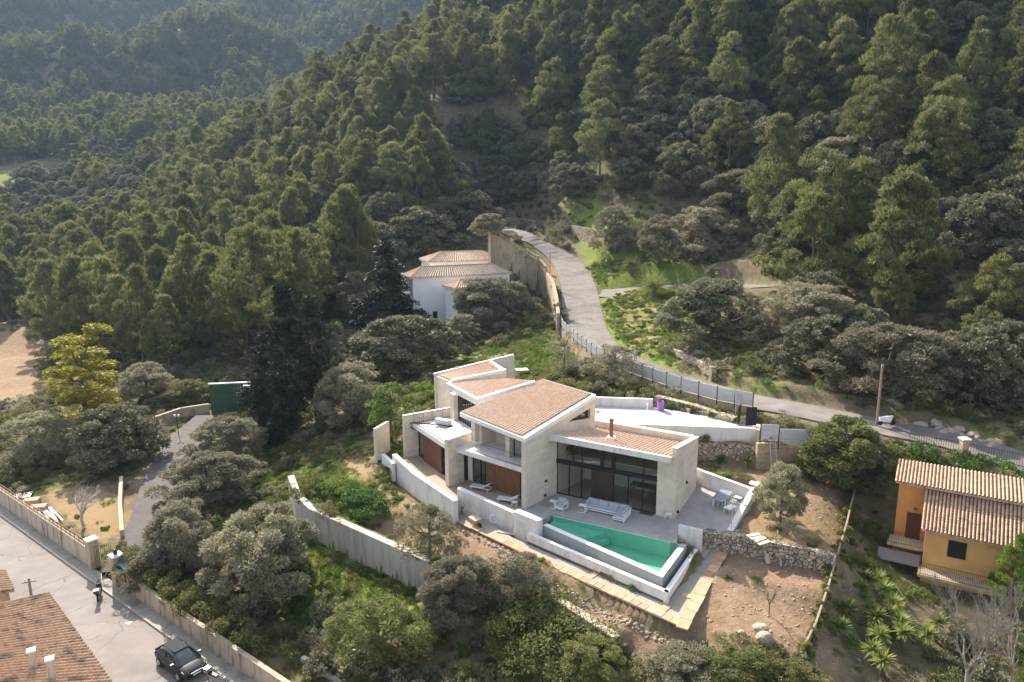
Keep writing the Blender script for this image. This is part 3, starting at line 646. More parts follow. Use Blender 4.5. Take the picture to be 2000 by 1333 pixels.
LM = [('the yellow-green poplar',165,680),('the ploughed field',40,690),('the umbrella-shaped tree',365,750),('the front limb-showing pine',410,560),('the pale dusty tree',610,540),('the tall conifers',600,640),
      ('the bright conical pine',640,450),('the white house roof',900,500),('the pale-topped oak',820,440),('the bend of the road',1000,430),('the roadside sign',1180,480),('the pale round olive',1380,440),
      ('the dusty pinkish olive',1450,370),('the large palm',1278,560),('the narrow yellow-green pine',1590,430),('the biggest yellow-green pine',1765,420),('the tall utility pole',1715,720),('the round silvery olive',1915,720),
      ('the terraced green field',50,335),('the top left corner',0,0),('the middle of the top edge',1000,0),('the top right corner',2000,0),('the right edge high up',2000,400),('the left edge a third down',0,440),
      ('the notch before the far mountain',640,150),('the crest of the left ridge',420,260),('the dark hollow on the right slope',1640,270),('the quarter point of the top edge',1500,0)]
LMN = {}
def flabel(oak, k, s, x, y, zn):
    big = 'large' if s > 1.38 else 'small' if s < 1.08 else 'mid-sized'
    nm = 'rounded holm oak' if oak else ('flat-topped pine' if k == 'flatpine' else 'pointed pine')
    n_, lx, ly = min(LM, key=lambda q: math.hypot(x-q[1], (y-q[2])*1.3)); d = math.hypot(x-lx, y-ly); dx, dy = x-lx, y-ly
    v = 'above' if dy < -25 else 'below' if dy > 25 else ''; h = 'left of' if dx < -25 else 'right of' if dx > 25 else ''
    pos = (v + ' and ' + h) if v and h else v or h or 'beside'; if_ = 'close' if d < 90 else 'well' if d < 190 else 'far'
    L1 = '%s %s %s %s %s' % (big, nm, if_, pos, n_); return L1
for oakflag, mx_ in ((True, 290), (False, 290)):
    ids = np.where(isoak == oakflag)[0]
    shown = ids[np.argsort(dp[ids])]
    inside = (px[shown] > -40) & (px[shown] < 2040) & (topy[shown] < 1333) & (py[shown] > -10)
    ch = shown[inside][:mx_]; rest = np.setdiff1d(ids, ch)
    for i in ch:
        zn = zone_of(px[i], py[i]); u = _r.random(); far_ = 1.2 if dp[i] > 105 else .75
        if oakflag: k, v, s = 'oak', 1 + int(u*5), (.85 + .5*_r.random())*far_
        else:
            k = 'pine' if _r.random() < .68 else 'flatpine'; v = 1 + int(u * (5 if k == 'pine' else 3)); s = (.85 + .5*_r.random())*far_
        m = 'olive' if (oakflag and _r.random() < (.22 if dp[i] < 110 else .12)) else None
        plant(k, v, float(xa[i]), float(ya[i]), float(za[i]) - .2, s, flabel(oakflag, k, s, px[i], py[i] - 6/dp[i]*FPX, zn), 'holm oaks of the forest' if oakflag else 'pines of the forest', m=m, sz=s*(.85+.35*_r.random()), name=None)
    for i in rest: REST.append((xa[i], ya[i], za[i] - .2, .75 + .5*_r.random(), 1 if oakflag else 0))
# far woods
xb, yb = cand(-620, 560, 400, 1150, 7.6); zb = height(xb, yb); pb, qb, db = project(xb, yb, zb)
kb = (pb > -300) & (pb < 2300) & (qb > -150)
xb, yb, zb = xb[kb], yb[kb], zb[kb]; vis = np.ones(len(xb), bool)
for f in np.linspace(.3, .985, 30):
    zz = CH + (zb + 10 - CH) * f; vis &= height(xb*f, yb*f) + (8 if f < .6 else 0) < zz + 1.5
xb, yb, zb = xb[vis], yb[vis], zb[vis]
gap = fbm(xb/60., yb/60., 3, 21) > .62
for i in np.where(~gap)[0]: REST.append((xb[i], yb[i], zb[i] - .3, .8 + .5*_r.random(), 1 if _r.random() < .25 else 0))
print('forest individual', len(xa), 'rest', len(REST))
fc = bpy.data.collections.new('forest_kinds')
lows = []
for j, (k, v) in enumerate((('pine', 1), ('pine', 2), ('flatpine', 1), ('flatpine', 2), ('oak', 1), ('oak', 2))):
    P, Vv, Ff, tb, cl = make_tree(k, v, 1.0, low=True)
    me = bpy.data.meshes.new('wood_%s' % k); Vt = np.array(tb.v); nL = len(Vv)
    qt = [f for f in tb.f if len(f) == 4]; FF = np.concatenate([Ff, np.array(qt) + nL]); raw_mesh(me, np.concatenate([Vv, Vt]), FF)
    me.materials.append(MT[P['mat']]); me.materials.append(MT['bark'])
    me.polygons.foreach_set('material_index', np.concatenate([np.zeros(len(Ff), np.int32), np.ones(len(qt), np.int32)]))
    o = bpy.data.objects.new('wood_tree_%d' % j, me); fc.objects.link(o); lows.append(o)
A = np.array(REST)
pm = bpy.data.meshes.new('distant_wood'); pm.vertices.add(len(A)); pm.vertices.foreach_set('co', A[:, :3].astype(np.float32).ravel())
def attr(n, ty, val, f='value'): q = pm.attributes.new(n, ty, 'POINT'); q.data.foreach_set(f, val)
attr('kidx', 'INT', np.where(A[:, 4] > .5, 4 + _r.integers(0, 2, len(A)), _r.integers(0, 4, len(A))).astype(np.int32))
attr('krot', 'FLOAT_VECTOR', np.stack([np.zeros(len(A)), np.zeros(len(A)), _r.random(len(A))*6.28], -1).astype(np.float32).ravel(), 'vector')
attr('kscl', 'FLOAT_VECTOR', np.stack([A[:, 3], A[:, 3], A[:, 3]*(.85+.3*_r.random(len(A)))], -1).astype(np.float32).ravel(), 'vector')
pm.materials.append(MT['pine'])
wood = bpy.data.objects.new('distant_wood', pm); COL.objects.link(wood)
tag(wood, 'hazy blue-green pine wood covering the far valley and mountainside', 'forest', kind='stuff')
ng = bpy.data.node_groups.new('scatter', 'GeometryNodeTree')
ng.interface.new_socket('Geometry', in_out='INPUT', socket_type='NodeSocketGeometry'); ng.interface.new_socket('Geometry', in_out='OUTPUT', socket_type='NodeSocketGeometry')
gi = ng.nodes.new('NodeGroupInput'); go = ng.nodes.new('NodeGroupOutput'); ip = ng.nodes.new('GeometryNodeInstanceOnPoints'); ci = ng.nodes.new('GeometryNodeCollectionInfo')
ci.inputs[0].default_value = fc; ci.inputs['Separate Children'].default_value = True; ci.inputs['Reset Children'].default_value = True
ip.inputs['Pick Instance'].default_value = True
def nat(n, ty): q = ng.nodes.new('GeometryNodeInputNamedAttribute'); q.data_type = ty; q.inputs[0].default_value = n; return q.outputs[0]
ng.links.new(gi.outputs[0], ip.inputs['Points']); ng.links.new(ci.outputs[0], ip.inputs['Instance'])
ng.links.new(nat('kidx', 'INT'), ip.inputs['Instance Index']); ng.links.new(nat('kscl', 'FLOAT_VECTOR'), ip.inputs['Scale'])
er = ng.nodes.new('FunctionNodeEulerToRotation'); ng.links.new(nat('krot', 'FLOAT_VECTOR'), er.inputs[0]); ng.links.new(er.outputs[0], ip.inputs['Rotation'])
ng.links.new(ip.outputs[0], go.inputs[0])
md = wood.modifiers.new('scatter', 'NODES'); md.node_group = ng
# ================================================================== BUILDINGS
MT['stone'] = mat('pale limestone cladding', (.66,.58,.47), (.74,.66,.55), scale=1.2, rough=.85, bump=.15, bscale=14, spec=.2, c3=(.58,.51,.42), s3=.5)
def coursed(m, ch=.3, cw=.9, dark=.86):
    t = m.node_tree; L = t.links; b = t.nodes['Principled BSDF']; src = b.inputs['Base Color'].links[0].from_socket
    g = _n(t, 'ShaderNodeNewGeometry'); sx = _n(t, 'ShaderNodeSeparateXYZ'); L.new(g.outputs['Position'], sx.inputs[0])
    ad = _n(t, 'ShaderNodeMath', operation='SUBTRACT'); L.new(sx.outputs[0], ad.inputs[0]); L.new(sx.outputs[1], ad.inputs[1])
    cx = _n(t, 'ShaderNodeCombineXYZ'); L.new(ad.outputs[0], cx.inputs[0]); L.new(sx.outputs[2], cx.inputs[1])
    br = _n(t, 'ShaderNodeTexBrick'); br.inputs['Scale'].default_value = 1; br.inputs['Row Height'].default_value = ch; br.inputs['Brick Width'].default_value = cw; br.inputs['Mortar Size'].default_value = .012
    br.inputs['Color1'].default_value = (1,1,1,1); br.inputs['Color2'].default_value = (.90,.89,.88,1); br.inputs['Mortar'].default_value = (dark,dark,dark,1); L.new(cx.outputs[0], br.inputs['Vector'])
    x = _n(t, 'ShaderNodeMix', data_type='RGBA', blend_type='MULTIPLY'); x.inputs[0].default_value = 1; L.new(src, x.inputs[6]); L.new(br.outputs[0], x.inputs[7]); L.new(x.outputs[2], b.inputs['Base Color']); return m
coursed(MT['stone'], .32, 1.1)
MT['white'] = mat('white render', (.68,.655,.62), (.75,.73,.70), scale=1.3, rough=.85, bump=.1, bscale=20, c3=(.56,.53,.485), s3=1.1, stretch=(1.2,1.2,.35))
MT['coping'] = mat('white coping', (.78,.77,.75), (.82,.81,.79), scale=1.5, rough=.75)
MT['tile'] = mat('terracotta roof tiles', (.64,.435,.30), (.74,.57,.43), scale=5, rough=.85, bump=.2, c3=(.78,.65,.53), s3=2.2)
MT['oldtile'] = mat('weathered roof tiles', (.42,.27,.17), (.55,.39,.27), scale=5, rough=.9, bump=.4, c3=(.15,.12,.09), s3=1.3)
MT['paletile'] = mat('pale roof tiles', (.58,.46,.35), (.70,.58,.46), scale=5, rough=.9, bump=.3, c3=(.42,.32,.24), s3=1.6)
MT['tan'] = mat('tan roof tiles', (.48,.32,.22), (.64,.46,.33), scale=3.2, rough=.9, bump=.4, c3=(.30,.21,.15), s3=2.5)
MT['dark'] = mat('dark metal', (.028,.026,.025), rough=.45, metal=.3)
MT['wood'] = mat('brown timber boards', (.17,.075,.035), (.27,.13,.06), scale=2.5, rough=.6, bump=.2, stretch=(7,7,.35))
MT['patio'] = mat('grey stone paving', (.40,.385,.36), (.47,.45,.42), scale=1.1, rough=.8, bump=.06, bscale=12, c3=(.36,.345,.33), s3=.6)
coursed(MT['patio'], 50, 50)
MT['deck'] = mat('brown stone deck', (.33,.26,.20), (.40,.32,.25), scale=1.3, rough=.85, bump=.1)
MT['gravel'] = mat('gravel', (.30,.28,.23), (.46,.43,.36), scale=14, rough=.95, bump=.9, bscale=30, coord='World', c3=(.38,.35,.27), s3=.8)
MT['furn'] = mat('white powder coated metal', (.78,.78,.78), rough=.5)
MT['cush'] = mat('grey blue fabric', (.40,.42,.46), (.45,.47,.51), scale=8, rough=.95)
MT['intf'] = mat('interior floor', (.45,.40,.33), rough=.5)
MT['intw'] = mat('interior wall', (.58,.55,.50), (.62,.59,.54), scale=2, rough=.9)
MT['rubble'] = mat('dry stone', (.32,.26,.19), (.50,.42,.32), scale=3, rough=.95, bump=.8)
def rubble(m, sc=3.2):
    t = m.node_tree; L = t.links; b = t.nodes['Principled BSDF']; g = _n(t, 'ShaderNodeNewGeometry')
    vo = _n(t, 'ShaderNodeTexVoronoi', feature='DISTANCE_TO_EDGE'); vo.inputs['Scale'].default_value = sc; L.new(g.outputs['Position'], vo.inputs['Vector'])
    vc = _n(t, 'ShaderNodeTexVoronoi'); vc.inputs['Scale'].default_value = sc; L.new(g.outputs['Position'], vc.inputs['Vector'])
    src = b.inputs['Base Color'].links[0].from_socket; hs = _n(t, 'ShaderNodeHueSaturation'); sc_ = _n(t, 'ShaderNodeSeparateColor'); L.new(vc.outputs['Color'], sc_.inputs[0])
    r_ = _n(t, 'ShaderNodeMapRange'); r_.inputs[3].default_value = .65; r_.inputs[4].default_value = 1.4; L.new(sc_.outputs[0], r_.inputs[0]); L.new(r_.outputs[0], hs.inputs['Value']); L.new(src, hs.inputs['Color'])
    r2 = _n(t, 'ShaderNodeMapRange'); r2.inputs[1].default_value = .01; r2.inputs[2].default_value = .06; L.new(vo.outputs[0], r2.inputs[0])
    x = _n(t, 'ShaderNodeMix', data_type='RGBA'); L.new(r2.outputs[0], x.inputs[0]); x.inputs[6].default_value = (.07,.055,.04,1); L.new(hs.outputs[0], x.inputs[7]); L.new(x.outputs[2], b.inputs['Base Color'])
    bp = _n(t, 'ShaderNodeBump'); bp.inputs['Distance'].default_value = .12; bp.inputs['Strength'].default_value = 1; L.new(r2.outputs[0], bp.inputs['Height']); L.new(bp.outputs[0], b.inputs['Normal']); return m
rubble(MT['rubble'])
MT['blocks'] = coursed(mat('sandstone blocks', (.40,.31,.20), (.52,.42,.29), scale=1.5, rough=.9, bump=.3, c3=(.26,.20,.14), s3=.7), .42, .95, .5)
MT['tanwall'] = mat('tan rendered wall', (.42,.34,.24), (.52,.43,.31), scale=.8, rough=.9, bump=.25, c3=(.30,.24,.17), s3=1.2, stretch=(1,1,.4))
MT['stained'] = mat('stained tan wall', (.46,.38,.28), (.55,.47,.36), scale=1.1, rough=.9, bump=.3, c3=(.13,.10,.08), s3=1.6, stretch=(1.6,1.6,.22))
MT['concrete'] = mat('streaked concrete', (.44,.41,.35), (.53,.49,.43), scale=1.0, rough=.9, bump=.3, c3=(.33,.30,.25), s3=1.6, stretch=(1.4,1.4,.2))
MT['panel'] = mat('galvanised panel', (.50,.50,.51), (.58,.58,.58), scale=2.2, rough=.6, metal=.1, stretch=(1,1,3))
MT['orange'] = mat('orange render', (.62,.28,.085), (.70,.33,.11), scale=.8, rough=.85, bump=.1, c3=(.50,.25,.09), s3=.5)
MT['ochre'] = mat('ochre render', (.64,.35,.13), (.70,.40,.16), scale=.8, rough=.85, bump=.1)
MT['bluewhite'] = mat('white house render', (.72,.73,.75), (.78,.79,.80), scale=.8, rough=.85, bump=.05)
MT['green'] = mat('green render', (.045,.105,.05), (.06,.13,.06), scale=1, rough=.8, bump=.15, c3=(.035,.08,.04), s3=.8)
def schlick(t, f0, k):     # reflectance from the viewing angle, the same from both sides of a single sheet
    lw = _n(t, 'ShaderNodeLayerWeight'); lw.inputs[0].default_value = .5; pw_ = _n(t, 'ShaderNodeMath', operation='POWER'); pw_.inputs[1].default_value = 4; m_ = _n(t, 'ShaderNodeMath', operation='MULTIPLY_ADD'); m_.inputs[1].default_value = k; m_.inputs[2].default_value = f0
    t.links.new(lw.outputs['Facing'], pw_.inputs[0]); t.links.new(pw_.outputs[0], m_.inputs[0]); return m_.outputs[0]
def glass(name, tint=(.78,.82,.82), tr=.55):
    m = bpy.data.materials.new(name); m.use_nodes = True; t = m.node_tree; t.nodes.clear(); L = t.links
    o = _n(t, 'ShaderNodeOutputMaterial'); a = _n(t, 'ShaderNodeBsdfTransparent'); a.inputs[0].default_value = (*tint, 1); g = _n(t, 'ShaderNodeBsdfGlossy'); g.inputs['Roughness'].default_value = .02
    x = _n(t, 'ShaderNodeMixShader'); L.new(schlick(t, .06, .9), x.inputs[0]); L.new(a.outputs[0], x.inputs[1]); L.new(g.outputs[0], x.inputs[2]); L.new(x.outputs[0], o.inputs[0]); return m
MT['glass'] = glass('window glass')
MT['dglass'] = mat('dark window glass', (.02,.025,.03), rough=.05, spec=.8)
MT['rust'] = mat('rusty metal', (.16,.07,.04), (.25,.12,.07), scale=6, rough=.8)
def pane(a, b, z0, z1):
    mb = MB(); mb.add([(a[0],a[1],z0),(b[0],b[1],z0),(b[0],b[1],z1),(a[0],a[1],z1)], [(0,1,2,3)]); return mb
def P2(a, b, z): return (a[0], a[1], z)
def tilegrid(quad, rows, courses, r=.085, m=None, name='roof_tiles', parent=None, lift=.02, amp=None, polyclip=None):
    """quad = front-left, front-right, back-right, back-left; half-round tile rows run front to back"""
    q = [np.array(p, float) for p in quad]; k = 6; amp = amp or r
    us = []; hs = []
    for i in range(rows):
        for j in range(k):
            a = j / k; us.append((i + a) / rows); hs.append(math.sin(math.pi * min(a/.66, 1)) if a < .66 else -.25*math.sin(math.pi*(a-.66)/.34))
    us.append(1.0); hs.append(0); vs = []; fs = []
    nrm = np.cross(q[1]-q[0], q[3]-q[0]); nrm /= np.linalg.norm(nrm); nrm = nrm if nrm[2] > 0 else -nrm
    vv = []
    for c in range(courses): vv += [(c/courses, 1.0), ((c+.98)/courses, .0)]
    for v, up in vv:
        for u, h in zip(us, hs):
            p = (q[0]*(1-u)+q[1]*u)*(1-v) + (q[3]*(1-u)+q[2]*u)*v; vs.append(p + nrm*(lift + amp*h + .03*up))
    n = len(us)
    for j in range(len(vv)-1):
        for i in range(n-1):
            fs.append((j*n+i, j*n+i+1, (j+1)*n+i+1, (j+1)*n+i))
    if polyclip is not None:
        cen = [np.mean([vs[i] for i in f], 0) for f in fs]; ok = inpoly(np.array([c[0] for c in cen]), np.array([c[1] for c in cen]), polyclip); fs = [f for f, o_ in zip(fs, ok) if o_]
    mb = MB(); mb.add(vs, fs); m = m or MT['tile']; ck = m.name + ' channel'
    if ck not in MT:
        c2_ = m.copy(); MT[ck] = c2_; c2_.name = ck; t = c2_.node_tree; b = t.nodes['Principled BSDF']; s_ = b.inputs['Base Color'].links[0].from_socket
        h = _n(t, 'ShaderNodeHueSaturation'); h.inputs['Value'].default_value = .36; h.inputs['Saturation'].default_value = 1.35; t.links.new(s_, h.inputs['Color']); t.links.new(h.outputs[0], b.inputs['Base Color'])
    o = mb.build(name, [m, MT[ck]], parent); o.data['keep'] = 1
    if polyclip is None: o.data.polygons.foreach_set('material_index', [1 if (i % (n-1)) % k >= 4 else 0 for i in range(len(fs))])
    return o
def edge_band(mb, a, b, wd, h, side=None, z=0.):       # coping strip from a to b (3D), width wd to the left of a->b
    a, b = np.array(a, float), np.array(b, float); d = (b-a)[:2]; d /= np.hypot(*d); n = np.array([-d[1], d[0]]) * wd
    lo = [(a[0], a[1], a[2]+z), (b[0], b[1], b[2]+z), (b[0]+n[0], b[1]+n[1], b[2]+z), (a[0]+n[0], a[1]+n[1], a[2]+z)]
    mb.prism(lo, [(p[0], p[1], p[2]+h) for p in lo])
def wallseg(mb, a, b, th, zb, zt, cap=None):   # wall from a to b (xy), thickness to the left, tops zt (single or pair)
    a, b = np.array(a[:2], float), np.array(b[:2], float); d = b-a; d /= np.hypot(*d); n = np.array([-d[1], d[0]])*th
    zt = zt if hasattr(zt, '__len__') else (zt, zt); zb = zb if hasattr(zb, '__len__') else (zb, zb)
    q = [a, b, b+n, a+n]; zz = [zt[0], zt[1], zt[1], zt[0]]; zl = [zb[0], zb[1], zb[1], zb[0]]
    mb.prism([(p[0], p[1], z) for p, z in zip(q, zl)], [(p[0], p[1], z) for p, z in zip(q, zz)])
    if cap is not None:
        q = [a-n*.06, b-n*.06, b+n*1.06, a+n*1.06]
        cap.prism([(p[0], p[1], z+.002) for p, z in zip(q, zz)], [(p[0], p[1], z+.05) for p, z in zip(q, zz)])
def wall_line(name, label, pts, th, zb, zts, m, capm=None, cat='wall', caplift=None):
    root = thing(name, label, cat, (pts[0][0], pts[0][1], zb if not hasattr(zb, '__len__') else zb[0]))
    mb, cp = MB(), MB(); n = len(pts)
    for i in range(n-1):
        zb_ = (zb[i], zb[i+1]) if hasattr(zb, '__len__') else zb
        wallseg(mb, pts[i], pts[i+1], th, zb_, (zts[i], zts[i+1]), cp if capm else None)
    mb.build('wall_body', m, root)
    if capm: cp.build('coping', capm, root)
    return root
# ------------------------------------------------------------------ the villa
V_ = thing('villa', 'modern pale stone villa with tiled mono-pitch roofs behind the turquoise pool', 'villa', tuple(fl(5, 3, 0)))
# --- living block
mb = MB(); mb.poly([fl(.02,.02)[:2], fl(1.5,.02)[:2], fl(1.5,.42)[:2], fl(.02,.42)[:2]], -.05, 5.0); mb.build('front_pier', MT['stone'], V_)
mb = MB()
mb.prism([fl(0,0,-.1), fl(.35,0,-.1), fl(.35,6.8,-.1), fl(0,6.8,-.1)], [fl(0,0,5.8), fl(.35,0,5.8), fl(.35,6.8,4.64), fl(0,6.8,4.64)])
mb.prism([fl(.35,6.45,-.1), fl(10.6,6.45,-.1), fl(10.6,6.8,-.1), fl(.35,6.8,-.1)], [fl(.35,6.45,4.70), fl(10.6,6.45,4.85), fl(10.6,6.8,4.85), fl(.35,6.8,4.64)])
mb.build('side_wall', MT['stone'], V_)
mb = MB()
mb.prism([fl(-.03,-.03,5.8), fl(.42,-.03,5.8), fl(.42,6.85,4.64), fl(-.03,6.85,4.64)], [fl(-.03,-.03,5.88), fl(.42,-.03,5.88), fl(.42,6.85,4.72), fl(-.03,6.85,4.72)])
mb.prism([fl(.42,6.40,4.72), fl(10.6,6.40,4.86), fl(10.6,6.86,4.86), fl(.42,6.86,4.72)], [fl(.42,6.40,4.79), fl(10.6,6.40,4.93), fl(10.6,6.86,4.93), fl(.42,6.86,4.79)])
mb.build('parapet_coping', MT['coping'], V_)
mb = MB(); mb.prism([fl(.25,-.8,4.86), fl(11.05,-.8,5.05), fl(11.05,-.4,5.05), fl(.35,-.4,4.86)], [fl(.25,-.8,5.33), fl(11.05,-.8,5.55), fl(11.05,-.5,5.55), fl(.35,-.5,5.33)])
mb.prism([fl(.36,-.4,4.9), fl(10.9,-.4,5.1), fl(10.9,6.44,3.8), fl(.36,6.44,3.8)], [fl(.36,-.5,5.22), fl(10.9,-.5,5.42), fl(10.9,6.44,4.2), fl(.36,6.44,4.12)])
mb.build('roof', MT['white'], V_)
tilegrid([fl(10.6,-.45,5.42), fl(.45,-.45,5.24), fl(.45,6.4,4.12), fl(10.6,6.4,4.2)], 32, 17, r=.085, parent=V_)
# glazing
gz = pane(fl(10.35,.31), fl(1.5,.31), .03, 4.86)
gl = gz.build('glass_front', MT['glass'], V_)
fr = MB()
def fbox(mb, a0, a1, b0, b1, z0, z1, f=fl): mb.poly([f(a0,b0)[:2], f(a1,b0)[:2], f(a1,b1)[:2], f(a0,b1)[:2]], z0, z1)
za = lambda x: 10.35 - (x - 290) / 98.9
for x, w_, z0, z1_ in ((297,.09,.03,4.86),(1166,.09,.03,4.86),(520,.07,3.1,4.86),(1050,.07,3.1,4.86),(407,.09,.03,2.8),(520,.12,.03,2.8),(925,.08,.03,2.8),(1045,.08,.03,2.8)): a = za(x); fbox(fr, a-w_/2, a+w_/2, .22, .30, z0, z1_)
fbox(fr, 1.5, 10.5, .12, .32, 2.78, 3.12); fbox(fr, 1.5, 10.35, .2, .3, .0, .06)
fbox(fr, za(712), za(683), .18, .28, 3.12, 4.86); fbox(fr, za(812), za(780), .18, .28, 3.12, 4.86)
fr.build('window_frame', MT['dark'], gl)
mb = MB(); fbox(mb, za(800), za(610), .10, .38, .02, 2.78); MT['corten'] = mat('dark brown steel panel', (.045,.03,.024), (.06,.04,.03), scale=2, rough=.6); mb.build('fireplace_panel', MT['corten'], V_)
mb = MB(); fbox(mb, .4, 10.5, .35, 6.4, -.08, .015); mb.build('interior_floor', MT['intf'], V_)
mb = MB(); fbox(mb, 10.36, 10.6, .30, 6.44, .0, 4.8); mb.build('inner_wall', MT['intw'], V_)
mb = MB(); c = fl(6.1,1.9,5.0); mb.box((c[0],c[1],5.02), .62,.62,.25, R(-28), z0=True); mb.build('chimney_base', MT['coping'], V_)
mb = MB(); mb.tube([(c[0],c[1],5.2),(c[0],c[1],6.75)], .16, 10); mb.tube([(c[0],c[1],6.6),(c[0],c[1],6.8)], .19, 10); mb.build('chimney_pipe', MT['rust'], V_)
# --- middle block
def msw(b0, b1, z00, z01, z10, z11, mb):  # piece of the long side wall
    mb.prism([fm(-.43,b0,z00), fm(0,b0,z00), fm(0,b1,z01), fm(-.43,b1,z01)], [fm(-.43,b0,z10), fm(0,b0,z10), fm(0,b1,z11), fm(-.43,b1,z11)])
zt = lambda b: 5.62 + b * (7.3 - 5.62) / 9.6
mb = MB(); msw(0, 5.7, -.1, -.1, zt(0), zt(5.7), mb); msw(8.85, 9.6, -.1, -.1, zt(8.85), zt(9.6), mb); msw(5.7, 8.85, -.1, -.1, 6.0, 5.56, mb); msw(5.7, 8.85, 6.05, 6.53, zt(5.7), zt(8.85), mb)
mb.build('long_side_wall', MT['stone'], V_)
mb = MB(); mb.prism([fm(-.12,5.75,5.98), fm(-.08,5.75,5.98), fm(-.08,8.8,5.6), fm(-.12,8.8,5.6)], [fm(-.12,5.75,6.03), fm(-.08,5.75,6.03), fm(-.08,8.8,6.5), fm(-.12,8.8,6.5)]); tw = mb.build('triangular_window', MT['dglass'], V_)
mb = MB(); mb.tube([fm(-.16,5.75,5.97), fm(-.16,8.82,5.6), fm(-.16,8.82,6.5), fm(-.16,5.75,6.02)], .035, 4); mb.build('frame', MT['dark'], tw)
FL = G(897.7, 806.4, 6.05); BL = G(1062, 741, 7.75); FR = fm(-.46,-.08,6.02); BR = fm(-.46,9.65,7.6)
mb = MB(); mb.slab([FL, FR, BR, BL], .36); mb.build('main_roof', MT['coping'], V_)
def lerp4(q, u, v): return (q[0]*(1-u)+q[1]*u)*(1-v) + (q[3]*(1-u)+q[2]*u)*v
q = [np.array(p, float) for p in (FL, FR, BR, BL)]
tilegrid([lerp4(q,.0,.012), lerp4(q,.945,.012), lerp4(q,.945,.985), lerp4(q,.0,.985)], 25, 26, parent=V_, lift=.03, r=.085)
# back and left bulk of the middle block
mb = MB(); mb.mass([fm(.0,8.9,7.0), fm(.0,9.55,7.1), tuple(lerp4(q,.03,.95)-np.array([0,0,.4])), tuple(lerp4(q,.03,.90)-np.array([0,0,.5]))], -.5); mb.build('rear_wall', MT['white'], V_)
# balcony slab of the first floor
SA, SB = G(*z3(1408,500), 3.3), G(*z3(920,345), 3.3)
mb = MB(); q2 = [fm(0,.25)[:2], SA[:2], SB[:2], fm(6.9,4.0)[:2], fm(0,4.0)[:2]]
ba, bb = fm(0,.02), fm(7.45,.0)
mb.poly([fm(0,.0)[:2], fm(7.46,-.25)[:2], fm(7.46,4.5)[:2], fm(0,4.5)[:2]], 3.02, 3.42); mb.build('balcony_slab', MT['white'], V_)
# ground floor glazing with timber shutters
gz = pane(fm(6.9,1.41), fm(.02,1.41), .03, 3.0); g2 = gz.build('glass_front', MT['glass'], V_)
fr = MB()
for a in (.06, .9, 5.4, 5.95, 6.88): fbox(fr, a-.05, a+.05, 1.32, 1.40, .02, 3.0, fm)
fbox(fr, .02, 6.9, 1.32, 1.42, .0, .06, fm); fbox(fr, .02, 6.9, 1.32, 1.42, 2.9, 3.0, fm); fr.build('window_frame', MT['dark'], g2)
mb = MB(); fbox(mb, 1.15, 5.15, 1.15, 1.25, .04, 2.96, fm)
for k in range(1, 12): pass
sh = mb.build('timber_shutter', MT['wood'], V_)
mb = MB()
for k in range(0, 21): a = 1.15 + 4.0*k/20; fbox(mb, a-.012, a+.012, 1.135, 1.15, .04, 2.96, fm)
mb.build('joints', MT['dark'], sh)
mb = MB(); fbox(mb, 6.95, 7.44, 1.2, 1.6, .0, 3.02, fm); fbox(mb, 0.01, 7.9, 5.0, 5.3, .0, 3.02, fm); mb.build('ground_floor_wall', MT['white'], V_)
mb = MB(); fbox(mb, 0.02, 6.9, 1.45, 5.0, -.05, .012, fm); mb.build('interior_floor', MT['intf'], V_)
# upper rooms
mb = pane(fm(2.2,1.61), fm(.02,1.61), 3.45, 5.95); g3 = mb.build('upper_window', MT['glass'], V_)
fr = MB()
for a in (.05, 1.1, 2.17): fbox(fr, a-.04, a+.04, 1.52, 1.60, 3.43, 5.95, fm)
fr.build('window_frame', MT['dark'], g3)
mb = MB(); fbox(mb, 2.2, 2.65, 1.0, 1.6, 3.42, 5.95, fm); fbox(mb, 6.35, 6.85, 1.1, 1.6, 3.42, 6.1, fm); fbox(mb, 2.65, 6.3, 3.4, 3.6, 3.42, 6.4, fm); fbox(mb, 6.05, 6.35, 1.6, 3.4, 3.42, 6.2, fm); fbox(mb, .02, 2.6, 4.8, 5.0, 3.42, 6.5, fm); mb.build('upper_wall', MT['stone'], V_)
mb = MB(); fbox(mb, 2.85, 3.25, 3.36, 3.4, 4.3, 5.3, fm); mb.build('small_window', MT['dglass'], V_)
def railing(name, pts, zs, h, m, parent=None, label=None, step=.11, r=.011, cat='railing'):
    mb = MB()
    for (a, b), (za_, zb_) in zip(zip(pts[:-1], pts[1:]), zip(zs[:-1], zs[1:])):
        a, b = np.array(a[:2], float), np.array(b[:2], float); L_ = np.hypot(*(b-a)); n = max(2, int(L_/step))
        for e in (.08, h): mb.tube([(a[0],a[1],za_+e), (b[0],b[1],zb_+e)], r*1.6, 4)
        for i in range(n+1):
            t_ = i/n; p = a+(b-a)*t_; z = za_+(zb_-za_)*t_; mb.tube([(p[0],p[1],z+.0),(p[0],p[1],z+h)], r, 4, cap=False)
    o = mb.build(name, m, parent)
    if label: tag(o, label, cat)
    return o
railing('balcony_railing', [fm(.05,.12), fm(4.6,-.02)], [3.42,3.42], 1.0, MT['dark'], V_)
MT['lrail'] = mat('pale painted rail', (.6,.58,.55), rough=.6)
railing('balcony_railing', [fm(4.6,-.02), fm(7.4,-.15)], [3.42,3.42], 1.0, MT['lrail'], V_)
